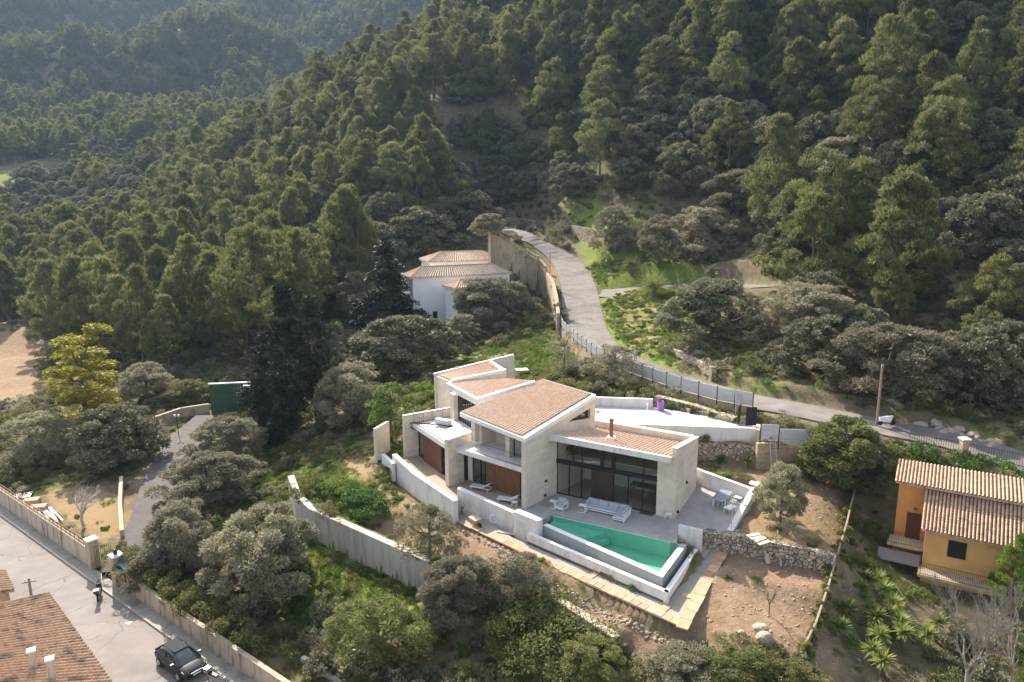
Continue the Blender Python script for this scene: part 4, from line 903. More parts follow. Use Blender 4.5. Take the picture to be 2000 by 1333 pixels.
# column wall between middle and left block
mb = MB(); mb.poly([fm(7.48,-1.12)[:2], fm(7.93,-1.12)[:2], fm(7.93,1.9)[:2], fm(7.48,1.9)[:2]], -.2, 4.30); mb.build('column_wall', MT['stone'], V_)
mb = MB(); mb.poly([fm(7.45,-1.15)[:2], fm(7.96,-1.15)[:2], fm(7.96,1.93)[:2], fm(7.45,1.93)[:2]], 4.30, 4.38); mb.build('coping', MT['coping'], V_)
mb = MB(); mb.poly([fm(7.44,.75)[:2], fm(7.475,.75)[:2], fm(7.475,1.18)[:2], fm(7.44,1.18)[:2]], 0, 2.45); mb.build('slot_door', MT['dark'], V_)
# --- left block
N0, N1 = np.array([-10.54,65.87]), np.array([-9.2,66.55]); UN = np.array([.505,-.863]); WN = np.array([.863,.505])
def fn(a, b, z=0.): p = N0 + UN*a + WN*b; return np.array([p[0], p[1], z])
T1, T2 = G(804.7,824.8,3.5), G(867.7,865.3,3.5)
mb = MB(); mb.poly([fn(-.35,0)[:2], fn(0,0)[:2], fn(0,3.0)[:2], fn(-.35,3.0)[:2]], -.3, 4.25); mb.poly([fn(-.35,3)[:2], fn(0,3)[:2], fn(0,9.5)[:2], fn(-.35,9.5)[:2]], -.3, 4.25); mb.build('end_wall', MT['stone'], V_)
gz = pane(fn(0,1.56), fn(8.1,1.56), .03, 2.95); g4 = gz.build('glass_front', MT['glass'], V_)
fr = MB()
for a in (.05, 1.35, 1.45, 5.9): fbox(fr, a-.05, a+.05, 1.47, 1.55, .02, 2.95, fn)
fbox(fr, 0, 8.1, 1.47, 1.57, 0, .06, fn); fr.build('window_frame', MT['dark'], g4)
mb = MB(); fbox(mb, 1.7, 5.7, 1.25, 1.35, .04, 2.92, fn); sh = mb.build('timber_shutter', MT['wood'], V_)
mb = MB()
for k in range(0, 21): a = 1.7 + 4.0*k/20; fbox(mb, a-.012, a+.012, 1.235, 1.25, .04, 2.92, fn)
mb.build('joints', MT['dark'], sh)
mb = MB(); mb.poly([T1[:2]-UN*.2, T2[:2]+UN*.3, fm(7.5,1.0)[:2], fm(7.0,6.5)[:2], fn(.0,8.5)[:2], fn(.0,.6)[:2]], 2.98, 3.44); ts = mb.build('terrace_slab', MT['coping'], V_)
mb = MB(); fbox(mb, -.1, 8.0, 4.6, 4.8, -.1, 2.98, fn); fbox(mb, 0, 8, 1.6, 4.6, -.1, .012, fn); mb.build('interior', MT['intf'], V_)
mb = MB(); mb.poly([fn(-.32,0.0)[:2], fn(-.02,0.0)[:2], fn(-.02,9.5)[:2], fn(-.32,9.5)[:2]], 4.25, 4.31); mb.build('end_wall_coping', MT['coping'], V_)
railing('terrace_railing', [T1[:2]+WN*.12, T2[:2]+WN*.12], [3.44,3.44], .95, MT['rust'], V_, step=.5, r=.02)
railing('terrace_railing', [fn(.35,.9), fn(.35,6.0), fn(1.4,6.0)], [3.44]*3, .95, MT['dark'], V_, step=1.0, r=.02)
mb = MB(); c = G(*z3(738,150), 3.45); mb.box((c[0],c[1],3.45), 1.3, 1.0, .02, R(-30), z0=True); sk = mb.build('skylight_well', MT['dark'], V_)
mb = MB(); mb.box((c[0]-.1,c[1]+.8,3.45), 1.6, .5, .5, R(-30), z0=True); mb.build('skylight_box', MT['white'], V_)
# --- upper left volumes
A2, B2, C2, D2 = G(*z1(225,400),6.6), G(*z1(490,540),6.6), G(*z1(1000,385),7.75), G(*z1(760,365),7.4)
E3, H3, F3, K3 = G(*z1(125,325),6.2), G(*z1(750,295),7.7), G(*z1(812,146),8.6), G(*z1(626,216),7.9)
mb = MB()
mb.slab([A2, B2, C2, D2], .5); mb.build('second_roof', MT['white'], V_)
mb = MB()
for a, b in ((A2,B2),(B2,C2)): edge_band(mb, a, b, .32, .1, z=.005)
mb.build('second_roof_coping', MT['coping'], V_)
A2i = A2+np.array([.35,.12,0]); B2i = B2+np.array([.0,.5,0]); C2i = C2+np.array([-.2,.3,0])
tilegrid([A2i, B2i, C2i, D2+np.array([.1,.2,0])], 20, 16, parent=V_, lift=.03)
mb = MB()   # walls under the second roof, set back behind the terrace glazing
def inset(p, q, k): return p*(1-k)+q*k
cen2 = (A2+B2+C2+D2)/4
a_, b_, c_, d_ = (inset(p, cen2, .10) for p in (A2,B2,C2,D2))
mb.mass([tuple(p-np.array([0,0,.5])) for p in (a_,b_,c_,d_)], 3.0); mb.build('upper_block', MT['stone'], V_)
dd = (b_-a_)[:2]; nn = np.array([dd[1], -dd[0]])/np.hypot(*dd); L_ = np.hypot(*dd); dd = dd/L_
if nn[1] > 0: nn = -nn
mb = MB(); p0 = a_[:2]+nn*.03; mb.poly([p0+dd*L_*.33, p0+dd*L_*1.0, p0+dd*L_*1.0+nn*.05, p0+dd*L_*.33+nn*.05], 3.46, 5.95); g5 = mb.build('terrace_window', MT['dglass'], V_)
fr = MB()
for t_ in np.linspace(.33, 1.0, 9): fr.poly([p0+dd*(L_*t_-.025)+nn*.05, p0+dd*(L_*t_+.025)+nn*.05, p0+dd*(L_*t_+.025)+nn*.10, p0+dd*(L_*t_-.025)+nn*.10], 3.46, 5.95)
fr.build('window_frame', MT['dark'], g5)
mb = MB(); mb.poly([p0+dd*L_*.18+nn*.05, p0+dd*L_*.33+nn*.05, p0+dd*L_*.33+nn*.55, p0+dd*L_*.18+nn*.55], 3.44, 6.1); mb.build('terrace_pier', MT['stone'], V_)
mb = MB(); Ab = G(*z1(272,388),6.75)
mb.mass([tuple(E3), tuple(Ab), tuple(H3-np.array([0,0,.1])), tuple(K3)], 2.5); mb.build('third_block', MT['stone'], V_)
mb = MB(); fwd = (F3-E3); 
wl = np.array([.25,-.35,0])
mb.prism([(E3[0],E3[1],1.5),(F3[0],F3[1],1.5),(F3[0]+.1,F3[1]-.5,1.5),(E3[0]+.1,E3[1]-.4,1.5)], [tuple(E3+[0,0,.15]),tuple(F3),(F3[0]+.1,F3[1]-.5,F3[2]),(E3[0]+.1,E3[1]-.4,E3[2]+.15)])
G3b = G(*z1(822,400), 6.0)
mb.build('rear_long_wall', MT['stone'], V_)
mb = MB(); g_ = np.array([F3[0]-.4, F3[1]-.3]); h_ = LS(F3, (.25,-.97), *z1(822,300))[1]
mb.prism([(F3[0],F3[1],2.5),(h_[0],h_[1],2.5),(h_[0]-.35,h_[1],2.5),(F3[0]-.35,F3[1],2.5)], [tuple(F3),(h_[0],h_[1],8.3),(h_[0]-.35,h_[1],8.3),(F3[0]-.35,F3[1],F3[2])]); mb.build('right_return_wall', MT['stone'], V_)
mb = MB()
edge_band(mb, E3+[0,0,.16], F3, -.45, .09)
edge_band(mb, Ab, H3, .3, .35, z=-.1); edge_band(mb, H3, K3, .3, .3, z=-.1)
mb.build('third_roof_coping', MT['coping'], V_)
tilegrid([E3+[.3,-.2,.05], Ab+[.1,.3,.05], H3+[-.3,.2,-.05], K3+[-.1,-.2,.05]], 20, 16, parent=V_, lift=.03)
for i, pxy in enumerate((z1(640,295), z1(320,290))):
    c = G(*pxy, 7.3 if i == 0 else 6.7); mb = MB(); mb.tube([(c[0],c[1],c[2]-.3),(c[0],c[1],c[2]+.45)], .12, 8); mb.tube([(c[0],c[1],c[2]+.4),(c[0],c[1],c[2]+.5)], .2, 8); mb.build('roof_vent', MT['rust'], V_)
# wall lamps and sockets
for pxy, z in (((1180+0,0),0),): pass
mb = MB()
for f, a, b, z in ((fm, -.46, 2.6, 1.6), (fm, -.46, 2.5, .35), (fl, -.03, 3.2, 1.9), (fl, -.03, .8, .3)): c = f(a, b, z); mb.box(tuple(c), .22, .22, .16, 0)
mb.build('wall_light', MT['dark'], V_)
# ------------------------------------------------------------------ terraces, pool, garden walls
PT = [G(1010,1000,0)[:2], fl(11,0.4)[:2], fl(10.6,.3)[:2], fl(0,.3)[:2], fl(0,6.8)[:2], G(1362,946,0)[:2], G(1470,958,0)[:2], G(1427.5,1040,0)[:2], G(1381.5,1032,0)[:2], G(1371,1038,0)[:2], G(1332,1027,0)[:2], G(1326,1061,0)[:2],
      G(1080,1005,0)[:2], G(1062,1015,0)[:2], G(1050,1020,0)[:2], G(1012,1005,0)[:2]]
pp = MB(); pp.poly([p for p in [G(1018,992,0)[:2], fl(10.9,.35)[:2], fl(10.3,.35)[:2], fl(.02,.4)[:2], fl(.02,6.9)[:2], G(1362,944,0)[:2], G(1472,955,0)[:2], G(1427.5,1040,0)[:2], G(1381.5,1032,0)[:2], G(1371,1037,0)[:2], G(1325,1026,0)[:2], G(1322,1062,0)[:2], G(1080.5,1004.5,0)[:2], G(1060,1014,0)[:2], G(1047,1027,0)[:2], G(1003,1005,0)[:2]]], -1.5, 0.0)
o = pp.build('patio', MT['patio']); o['kind'] = 'structure'
pp = MB(); pp.poly([G(1018,991,0)[:2]+[0,0], G(1003,1000,.65)[:2], G(1002,1003,.3)[:2]+[0,.2], G(947,979,.35)[:2]+[0,.2], G(893,956,.8)[:2]+[0,.2], G(884,974,.5)[:2]+[.2,.1], G(806,920,.55)[:2]+[.1,.2], G(770,889,.85)[:2]+[.2,0], G(791,893,0)[:2], fn(0,1.5)[:2], fn(8.0,1.5)[:2], fm(7.4,1.5)[:2], fm(.0,1.5)[:2], fm(.0,0)[:2]], -1.5, 0.004)
o = pp.build('terrace_deck', MT['deck']); o['kind'] = 'structure'
# pool
PO = dict(fl=G(1058.7,1026,.05), fr=G(1293.7,1128.7,.05), br=G(1340,1066,.05), bl=G(1080,1005,.05))
POOL = thing('swimming_pool', 'long tapering turquoise swimming pool with raised white rim', 'pool', tuple(PO['fl'][:2]) + (-1.4,))
def inn(a, b, d):  # offset point
    v = b-a; v = v/np.hypot(*v[:2]); return v*d
pf0, pf1, pb1, pb0 = PO['fl'][:2], PO['fr'][:2], G(1326,1062,0)[:2], PO['bl'][:2]
pr1 = PO['br'][:2]
dF = (pf1-pf0)/np.hypot(*(pf1-pf0)); nF = np.array([-dF[1], dF[0]]); dR = (pr1-pf1)/np.hypot(*(pr1-pf1)); nR = np.array([-dR[1], dR[0]])
W = .42
i_fr = pf1 + nF*W*1.0 + (-dF)*0 ; 
def isect(p, d, q, e):
    A_ = np.array([[d[0], -e[0]], [d[1], -e[1]]]); s, t_ = np.linalg.solve(A_, q-p); return p + d*s
i_fr = isect(pf0+nF*W, dF, pf1+nR*W, dR); i_fl = isect(pf0+nF*W, dF, pb0, (pb1-pb0)/np.hypot(*(pb1-pb0))*1.0)
dB = (pb1-pb0)/np.hypot(*(pb1-pb0)); i_br = isect(pf1+nR*W, dR, pb0, dB)
o_br = isect(pf1, dR, pb0, dB)
wl_ = pf0 + (pb0-pf0)*.6
mb = MB()
mb.poly([pf0, pf1, i_fr, i_fl if np.hypot(*(i_fl-pf0)) < 4 else pf0+nF*W], -1.5, .04); mb.poly([pf1, o_br, i_br, i_fr], -1.5, .04)
mb.build('pool_wall', mat('pool outer tiles', (.33,.345,.33), (.40,.41,.39), scale=2, rough=.6, bump=.1), POOL)
mb = MB(); e = .02
c0 = pf0 + dF*.15
mb.poly([c0, pf1+dF*e-nF*e, i_fr, c0+nF*W], .045, .09); mb.poly([pf1+dF*e, pf1+dF*e+dR*(np.hypot(*(o_br-pf1))-.9), i_fr+dR*(np.hypot(*(i_br-i_fr))-.9), i_fr], .045, .09)
mb.build('rim', MT['coping'], POOL)
MT['basin'] = mat('pale green pool finish', (.48,.68,.60), (.53,.72,.64), scale=3, rough=.7)
mb = MB(); far0 = pb0
mb.poly([far0-nF*0, i_fl if np.hypot(*(i_fl-pf0)) < 4 else pf0+nF*W, i_fr, i_br], -1.49, -1.35)
thb = np.array([-dB[1], dB[0]])*.06; mb.poly([pb0, i_br, i_br-thb, pb0-thb], -1.35, -.02)
# steps at the shallow left end
st0 = isect(pf0+dF*3.6, nF, pb0, dB)
mb.poly([pb0+dB*.05, pf0+nF*W, pf0+nF*W+dF*3.0, st0-thb], -1.3, -.42)
mb.poly([pf0+nF*W+dF*3.0, pf0+nF*W+dF*3.4, st0+dF*.4-thb, st0-thb], -1.3, -.8)
mb.build('basin', MT['basin'], POOL)
wm = bpy.data.materials.new('pool water'); wm.use_nodes = True; t = wm.node_tree; t.nodes.clear(); L = t.links
o_ = _n(t, 'ShaderNodeOutputMaterial'); a_1 = _n(t, 'ShaderNodeBsdfTransparent'); a_1.inputs[0].default_value = (.47,.79,.68,1); g_1 = _n(t, 'ShaderNodeBsdfGlossy'); g_1.inputs['Roughness'].default_value = .03
x_ = _n(t, 'ShaderNodeMixShader'); ns = _n(t, 'ShaderNodeTexNoise'); ns.inputs['Scale'].default_value = 2.5; bp = _n(t, 'ShaderNodeBump'); bp.inputs['Strength'].default_value = .12; bp.inputs['Distance'].default_value = .05
L.new(ns.outputs[0], bp.inputs['Height']); L.new(bp.outputs[0], g_1.inputs['Normal']); L.new(schlick(t, .02, .6), x_.inputs[0]); L.new(a_1.outputs[0], x_.inputs[1]); L.new(g_1.outputs[0], x_.inputs[2]); L.new(x_.outputs[0], o_.inputs[0])
mb = MB(); mb.add([(*p, -.05) for p in (pb0, pf0+nF*W, i_fr, i_br)], [(0,1,2,3)])
wo_ = mb.build('pool_water', wm); wo_.data['keep'] = 1; tag(wo_, kind='structure')
# overflow trough
t0, t1 = G(1030,1042,-.5)[:2], G(1304,1159,-.5)[:2]; t2 = G(1362.5,1074,-.5)[:2]; t2b = G(1368,1078,-.5)[:2]
TR = thing('overflow_trough', 'low white-rimmed overflow trough running round the outside of the pool', 'pool trough', (*t0, -1.4))
mb, cp = MB(), MB(); wallseg(mb, t0, t1, .28, -1.5, -.52, cp); wallseg(mb, t1, t2, .28, -1.5, -.52, cp); mb.build('trough_wall', MT['white'], TR); cp.build('coping', MT['coping'], TR)
mb = MB(); mb.poly([t0, t1, t2, pr1, pf1, pf0], -1.45, -1.15); mb.build('trough_floor', mat('wet dark tiles', (.10,.12,.12), rough=.15, spec=.6), TR)
# garden walls of the terrace
def pw(px, py, z): return G(px, py, z)[:2]
w0 = pw(741,887,.6); w1 = pw(766,890,.95)
wall_line('terrace_wall', 'short white wall behind the trunk of the young green tree', [pw(766,909,.3), pw(745,888,.4)][::-1], .3, -1.4, [.4,.4], MT['white'], MT['coping'])
ta, tb_, tc = pw(766,891,.85), pw(800,925,.45), pw(886,981,.45)
wall_line('terrace_wall', 'long white terrace wall left of the garden steps', [ta, pw(806,926,.55), tc], .42, -1.6, [.95,.55,.5], MT['white'], MT['coping'])
wall_line('terrace_wall', 'white terrace wall with a sloping top between the steps and the louvred pillar', [pw(893,956,.8), pw(947,979,.35), pw(1002,1003,.3)], .4, -1.6, [.85,.35,.3], MT['white'], MT['coping'])
wp = wall_line('terrace_wall', 'thick white wall block with a louvred hatch next to the pool', [pw(1003,1000,.65), pw(1051,1019,.65)], .55, -1.6, [.65,.65], MT['white'], MT['coping'])
ha, hb = pw(1005,1014,-.1), pw(1030,1020,-.1)
mb = MB(); A_, B_ = pw(1003,1000,.65), pw(1051,1019,.65); d_ = (B_-A_)/np.hypot(*(B_-A_)); n_ = np.array([-d_[1], d_[0]])
for k in range(2):
    s_ = A_ + d_*(.25+k*.62); mb.poly([s_, s_+d_*.58, s_+d_*.58-n_*.04, s_-n_*.04], -1.05, .2)
lv = mb.build('louvred_hatch', MT['furn'], wp)
mb = MB()
for k in range(14): z = -1.0+k*.085; s_ = A_+d_*.28-n_*.045; mb.poly([s_, s_+d_*1.12, s_+d_*1.12-n_*.02, s_-n_*.02], z, z+.05)
mb.build('louvres', MT['white'], lv)
# garden steps
STP = thing('garden_steps', 'short flight of pale stone steps going down from the terrace to the gravel path', 'steps', (*pw(905,990,-1.1), -1.4))
s0, s1 = pw(889,975,0), pw(894,968,0); 
for k in range(6):
    p = pw(893+k*4.6, 972+k*6.8, -.05-k*.2); z = -.05-k*.2
    mb = MB(); mb.box((p[0]+.35, p[1]+.25, -1.5), 1.3, .42, 1.5+z, R(-24), z0=True); mb.build('step', MT['deck'] if k < 4 else MT['stone'], STP)
# patio right walls
wall_line('patio_wall', 'white patio wall running from the villa corner to the sun lounger corner', [pw(1361,915,1.35), pw(1469,954,1.15)][::-1], .3, -.6, [1.15,1.35], MT['white'], MT['coping'])
wall_line('patio_wall', 'white patio wall sloping down beside the sun lounger and the parasol base', [pw(1459,988,.95), pw(1478,954,1.15)], .4, -1.4, [.95,1.15], MT['white'], MT['coping'])
wall_line('patio_wall', 'lowest sloping end of the white patio wall at the stone terrace', [pw(1431,1039,.05), pw(1459,988,.85)], .4, -1.4, [.06,.93], MT['white'], MT['white'])
wall_line('stair_wall', 'white wall beside the stairs at the right end of the pool', [pw(1325,1026,.75), pw(1371,1037,.75)], .25, -1.6, [.75,.75], MT['white'])
PS = thing('pool_stairs', 'stone stairs going down between the pool and the small white wall', 'stairs', (*pw(1345,1062,-.5), -1.4))
d_ = pw(1371,1037,0)-pw(1325,1026,0); d_ /= np.hypot(*d_); n_ = np.array([d_[1], -d_[0]]); s_ = pw(1329,1032,0)
for k in range(7):
    a = s_ + d_*(k*.34); mb = MB(); mb.poly([a, a+d_*.34, a+d_*.34+n_*1.5, a+n_*1.5], -1.5, -.16*(k+1)); mb.build('step', MT['deck'], PS)
# gravel path and tiles
mb = MB(); mb.poly([p for p in GRAV], -1.36, -1.295); o = mb.build('gravel_path', MT['gravel']); o['kind'] = 'structure'
MT['edging'] = mat('terracotta stone slabs', (.47,.28,.17), (.58,.38,.25), scale=1.5, rough=.9, bump=.2, rnd=.2)
def slabs(p, q, n, label_grp, w_=.75, skip=()):
    p, q = np.array(p), np.array(q); d = (q-p); L_ = np.hypot(*d); d /= L_; nn = np.array([-d[1], d[0]]); stp = L_/n
    for i in range(n):
        if i in skip: continue
        a = p + d*(i*stp+.02); j = random.uniform(-.04,.04); mb = MB(); mb.poly([a+nn*j, a+d*(stp-.05)+nn*j, a+d*(stp-.05)+nn*(w_+j), a+nn*(w_+j)], -1.34, -1.24+random.uniform(-.01,.01))
        tag(mb.build('paving_slab', MT['edging']), *label_grp)
for a_, b_, n_s in (((905,1026),(980,1061),5),((980,1061),(1067,1103),6),((1067,1103),(1340,1229),19)): slabs(pw(*a_,-1.27), pw(*b_,-1.27), n_s, ('terracotta coloured stone slab in the edging row along the front of the gravel path', 'paving slab', 'slabs edging the front of the gravel path'), w_=.62, skip=(2,) if n_s == 5 else ())
slabs(pw(1342,1231,-1.27), pw(1420,1082,-1.27), 10, ('terracotta coloured stone slab in the edging row along the right side of the gravel path', 'paving slab', 'slabs edging the right of the gravel path'))
for a, b, c_, d__ in ((1150,1118,1165,1128),(1288,1187,1300,1194),(1343,1163,1360,1168)):
    p = pw((a+c_)/2,(b+d__)/2,-1.24); mb = MB(); mb.box((p[0],p[1],-1.31), 1.3, .5, .07, R(45 if a<1300 else -25), z0=True); tag(mb.build('paving_slab', MT['edging']), {1150:'loose slab laid across the gravel in the middle of the path',1288:'loose slab laid across the gravel at the bottom corner of the path',1343:'loose slab lying on the gravel right of the trough shadow'}[a], 'paving slab')
# stone retaining wall of the right terrace
rw = [pw(1371,1041,.0), pw(1440,1048,.05), pw(1560,1072,.0), pw(1632,1090,-.1)]
wall_line('stone_wall', 'dry stone retaining wall right of the pool carrying the olive terrace', rw, .6, -2.4, [0,.1,.05,-.05], MT['rubble'])
o = wall_line('stone_wall', 'dark dry stone wall half hidden by bushes below the red soil', [pw(1055,1155,-2.0), pw(1120,1195,-2.0), pw(1200,1245,-2.0)], .6, -4.2, [-2.0,-2.0,-2.1], MT['rubble'])
# concrete retaining wall
wall_line('concrete_wall', 'streaked grey concrete retaining wall with a bend in the overgrown garden', [pw(562,932,-1.35), pw(575,968,-1.35), pw(603,993,-1.35), pw(690,1032,-1.45), pw(770,1068,-1.6), pw(840,1100,-1.8)], .6, -6, [-1.25,-1.35,-1.4,-1.5,-1.65,-1.8], MT['concrete'])
# ------------------------------------------------------------------ driveway and road walls
mb = MB(); mb.poly(DRIVE, 2.6, 3.2); o = mb.build('driveway', mat('white stone paving', (.50,.49,.47), (.58,.57,.55), scale=1.2, rough=.8, bump=.1, spec=.15)); o['kind'] = 'structure'
wall_line('driveway_wall', 'long white wall along the near side of the driveway above the stone bank', [pw(1215,829,3.75), pw(1476,838,3.75)], .3, [2.0,2.0], [3.75,3.75], MT['white'], MT['coping'])
wall_line('driveway_wall', 'white garden wall at the back of the driveway behind the villa', [pw(1150,777,4.1), pw(1275,781,4.1)], .3, 2.6, [4.1,4.1], MT['white'], MT['coping'])
wall_line('stone_wall', 'rubble stone bank wall below the driveway behind the cycads', [pw(1360,866,2.4), pw(1440,868,2.4), pw(1484,880,2.2)], .5, -.2, [2.42,2.42,2.3], MT['rubble'])
# road retaining wall with panel fence
pts = [(1470,800,3.6),(1400,787,3.65),(1330,767,3.75),(1275,748,3.85),(1215,727,3.95),(1165,700,4.2),(1128,672,4.6),(1100,645,5.0),(1089,620,5.6)]
PW = [G(*a)[:2] for a in pts]; PZ = [a[2] for a in pts]
wall_line('road_wall', 'tan block wall holding up the road behind the villa', PW, -.35, 2.3, [z+.25 for z in PZ], MT['blocks'])
wall_line('stone_wall', 'low rubble footing under the road wall behind the driveway', [pw(1440,822,3.3), pw(1360,800,3.3), pw(1285,783,3.2)], .8, 2.4, [3.7,3.9,3.9], MT['rubble'])
def panel_fence(name, label, pts, zs, h, grp=None, step=2.0, m='panel', posts=True):
    root = thing(name, label, 'fence', (*pts[0][:2], zs[0])); pn = MB()
    k = 0
    for (a, b), (za_, zb_) in zip(zip(pts[:-1], pts[1:]), zip(zs[:-1], zs[1:])):
        a, b = np.array(a, float), np.array(b, float); L_ = np.hypot(*(b-a)); n = max(1, round(L_/step)); d = (b-a)/L_; nn = np.array([-d[1], d[0]])
        for i in range(n):
            p, q_ = a+(b-a)*(i/n), a+(b-a)*((i+1)/n); z = za_+(zb_-za_)*(i+.5)/n
            mb = MB(); mb.poly([p+d*.04, q_-d*.04, q_-d*.04+nn*.05, p+d*.04+nn*.05], z+.05, z+h)
            pe = mb.build('panel', MT[m], root)
            mb = MB()
            for e in (.33, .66): mb.poly([p+d*.05-nn*.012, q_-d*.05-nn*.012, q_-d*.05, p+d*.05], z+h*e, z+h*e+.05)
            mb.build('rib', MT['panel2'], pe)
            if posts:
                mb = MB(); mb.poly([p-d*.035-nn*.05, p+d*.035-nn*.05, p+d*.035+nn*.07, p-d*.035+nn*.07], z-.5, z+h+.06); mb.build('post', MT['dark'], root)
    return root
MT['panel2'] = mat('grey rail', (.48,.49,.50), rough=.5, metal=.3)
panel_fence('panel_fence', 'row of grey metal panels on the tan wall along the road behind the villa', PW[:6], [z+.27 for z in PZ[:6]], 1.45)
panel_fence('panel_fence', 'pale metal panels on the wall by the road bend near the white house', PW[5:9], [z+.27 for z in PZ[5:9]], 1.2, m='panel2')
QW = [pw(1483,858,3.3), pw(1566,858,3.3), pw(1640,866,3.2), pw(1700,872,3.1)]
wall_line('block_wall', 'big sandstone block wall right of the driveway gate with a ladder leaning on it', [pw(1480,868,3.0), pw(1565,866,3.0), pw(1650,876,2.9), pw(1720,884,2.8)], .4, .2, [3.05,3.0,2.9,2.8], MT['blocks'])
wall_line('block_wall', 'pale sandstone gate pillar between the driveway gate and the first grey panel', [pw(1475,850,3.4), pw(1483,851,3.4)], .5, .8, [3.9,3.9], MT['tanwall'])
panel_fence('panel_fence', 'single tall grey panel standing right beside the gate pillar', [pw(1484,864,3.1), pw(1520,866,3.1)], [3.2,3.2], 1.6, step=3)
panel_fence('panel_fence', 'row of wide grey panels on the sandstone wall running towards the round olive tree', [pw(1520,867,3.0), pw(1650,875,2.95), pw(1720,884,2.8)], [2.98,2.9,2.8], 1.45, step=2.3)
# gate leaves
gt = thing('driveway_gate', 'dark slatted gate leaves standing open at the end of the driveway', 'gate', (*pw(1455,832,3.3), 3.3))
for a, b in (((1441,832),(1446,823)), ((1456,832),(1477,832))):
    p, q_ = pw(*a, 3.25), pw(*b, 3.25); mb = MB(); wallseg(mb, p, q_, .06, 3.27, 5.1); lf = mb.build('gate_leaf', MT['dark'], gt)
# balustraded retaining wall by the road
bt = [(1087,612,6.3),(1084,580,7.6),(1078,552,8.9),(1066,528,10.2),(1050,508,11.8),(1030,495,13),(1000,478,15),(975,462,16.6),(958,450,18)]
BP = [G(a,b+10,c)[:2] for a,b,c in bt]
wall_line('retaining_wall', 'tall rough stone retaining wall with terracotta coping between the road and the white house', BP, -.5, [z-6.0 for *_, z in bt], [z+.75 for *_, z in bt], MT['tanwall'], MT['edging'])
bal = thing('balustrade', 'tan balustrade with turned posts on top of the stone retaining wall', 'balustrade', (*BP[4], bt[4][2]))
for i in range(3, 7):
    a, b = BP[i], BP[i+1]; za_, zb_ = bt[i][2]+.81, bt[i+1][2]+.81; mb = MB()
    for h0, h1 in ((0,.1),(.65,.8)): wallseg(mb, a, b, -.3, (za_+h0, zb_+h0), (za_+h1, zb_+h1))
    mb.build('rail', MT['tanwall'], bal); n = int(np.hypot(*(b-a))/.35); mb = MB()
    for k in range(n): p = a+(b-a)*(k+.5)/n; z = za_+(zb_-za_)*(k+.5)/n; mb.lathe((p[0], p[1], z+.1), [(.05,0),(.09,.15),(.05,.4),(.07,.55)], 6)
    o = mb.build('balusters', MT['tanwall'], bal); o['kind'] = 'stuff'
    mb = MB(); mb.box((*a, za_-.1), .5,.5,1.15, 0, z0=True); mb.build('pillar', MT['tanwall'], bal)
wall_line('stone_wall', 'rough stone wall on the far side of the road where it enters the forest', [pw(1185,448,18), pw(1100,440,18), pw(990,425,19.5)], .5, 13, [17.6,18.4,19.6], MT['rubble'])
wall_line('stone_wall', 'collapsing dry stone wall at the edge of the green verge under the dark oak', [pw(1265,668,4.8), pw(1320,694,4.8), pw(1390,728,4.8)], .6, 3.2, [5.3,5.4,5.4], MT['rubble'])
# ------------------------------------------------------------------ white house
WH = thing('white_house', 'white house with pale tiled hip roofs below the road', 'house', (*G(870,632,3)[:2], 2.6))
Yw = 122
a0, a1 = D(806,543,Yw+2), D(995,532,Yw+9); ez = a0[2]
def box4(mb, p, q_, dep, z0, z1):
    p, q_ = np.array(p[:2]), np.array(q_[:2]); d = q_-p; d /= np.hypot(*d); n = np.array([-d[1], d[0]])*dep; mb.poly([p, q_, q_+n, p+n], z0, z1); return [p, q_, q_+n, p+n]
mb = MB(); bq = box4(mb, a0, a1, 9, 2.2, ez-.05); mb.build('wall', MT['bluewhite'], WH)
def hip(q4, z, h, over=.5, name='roof', m='paletile', tiles=30, parent=WH, ridge=.3):
    q4 = [np.array(p) for p in q4]; c = sum(q4)/4; q4 = [c+(p-c)*(1+over/np.hypot(*(p-c))) for p in q4]
    L_ = [np.hypot(*(q4[1]-q4[0])), np.hypot(*(q4[2]-q4[1]))]
    d = (q4[1]-q4[0])/L_[0]; hw = L_[1]/2; m0, m1 = (q4[0]+q4[3])/2 + d*hw*.95, (q4[1]+q4[2])/2 - d*hw*.95
    v = [(*p, z) for p in q4]; r0, r1 = (*m0, z+h), (*m1, z+h)
    mb = MB(); mb.add(v+[r0, r1], [(0,1,5,4),(1,2,5),(2,3,4,5),(3,0,4),(0,3,2,1)]); mb.poly(q4, z-.22, z-.004); rf = mb.build(name, MT[m], parent)
    tilegrid([v[0], v[1], r1, r0], tiles, 10, m=MT[m], parent=rf, name='tiles', lift=.03, r=.09)
    tilegrid([v[1], v[2], r1, r1], max(6, int(tiles*L_[1]/L_[0])), 8, m=MT[m], parent=rf, name='tiles', lift=.03, r=.09)
    tilegrid([v[3], v[0], r0, r0], max(6, int(tiles*L_[1]/L_[0])), 8, m=MT[m], parent=rf, name='tiles', lift=.03, r=.09)
    mb = MB(); 
    for a, b in ((v[0],r0),(v[1],r1),(v[2],r1),(v[3],r0),(r0,r1)): mb.tube([np.array(a)+[0,0,.08], np.array(b)+[0,0,.08]], .13, 6)
    mb.build('ridge_tiles', MT['edging'], rf); return rf
hip([bq[0], bq[1], bq[1]+(bq[2]-bq[1])*.62, bq[0]+(bq[3]-bq[0])*.62], ez, 1.5, tiles=40)
b0, b1 = D(840,512,Yw+12), D(980,508,Yw+17)
mb = MB(); bq2 = box4(mb, b0, b1, 7, 5, b0[2]-.05); mb.build('wall', MT['bluewhite'], WH)
hip(bq2, b0[2], 1.5, tiles=32)
c0_, c1_ = D(892,563,Yw-2), D(942,560,Yw+1)
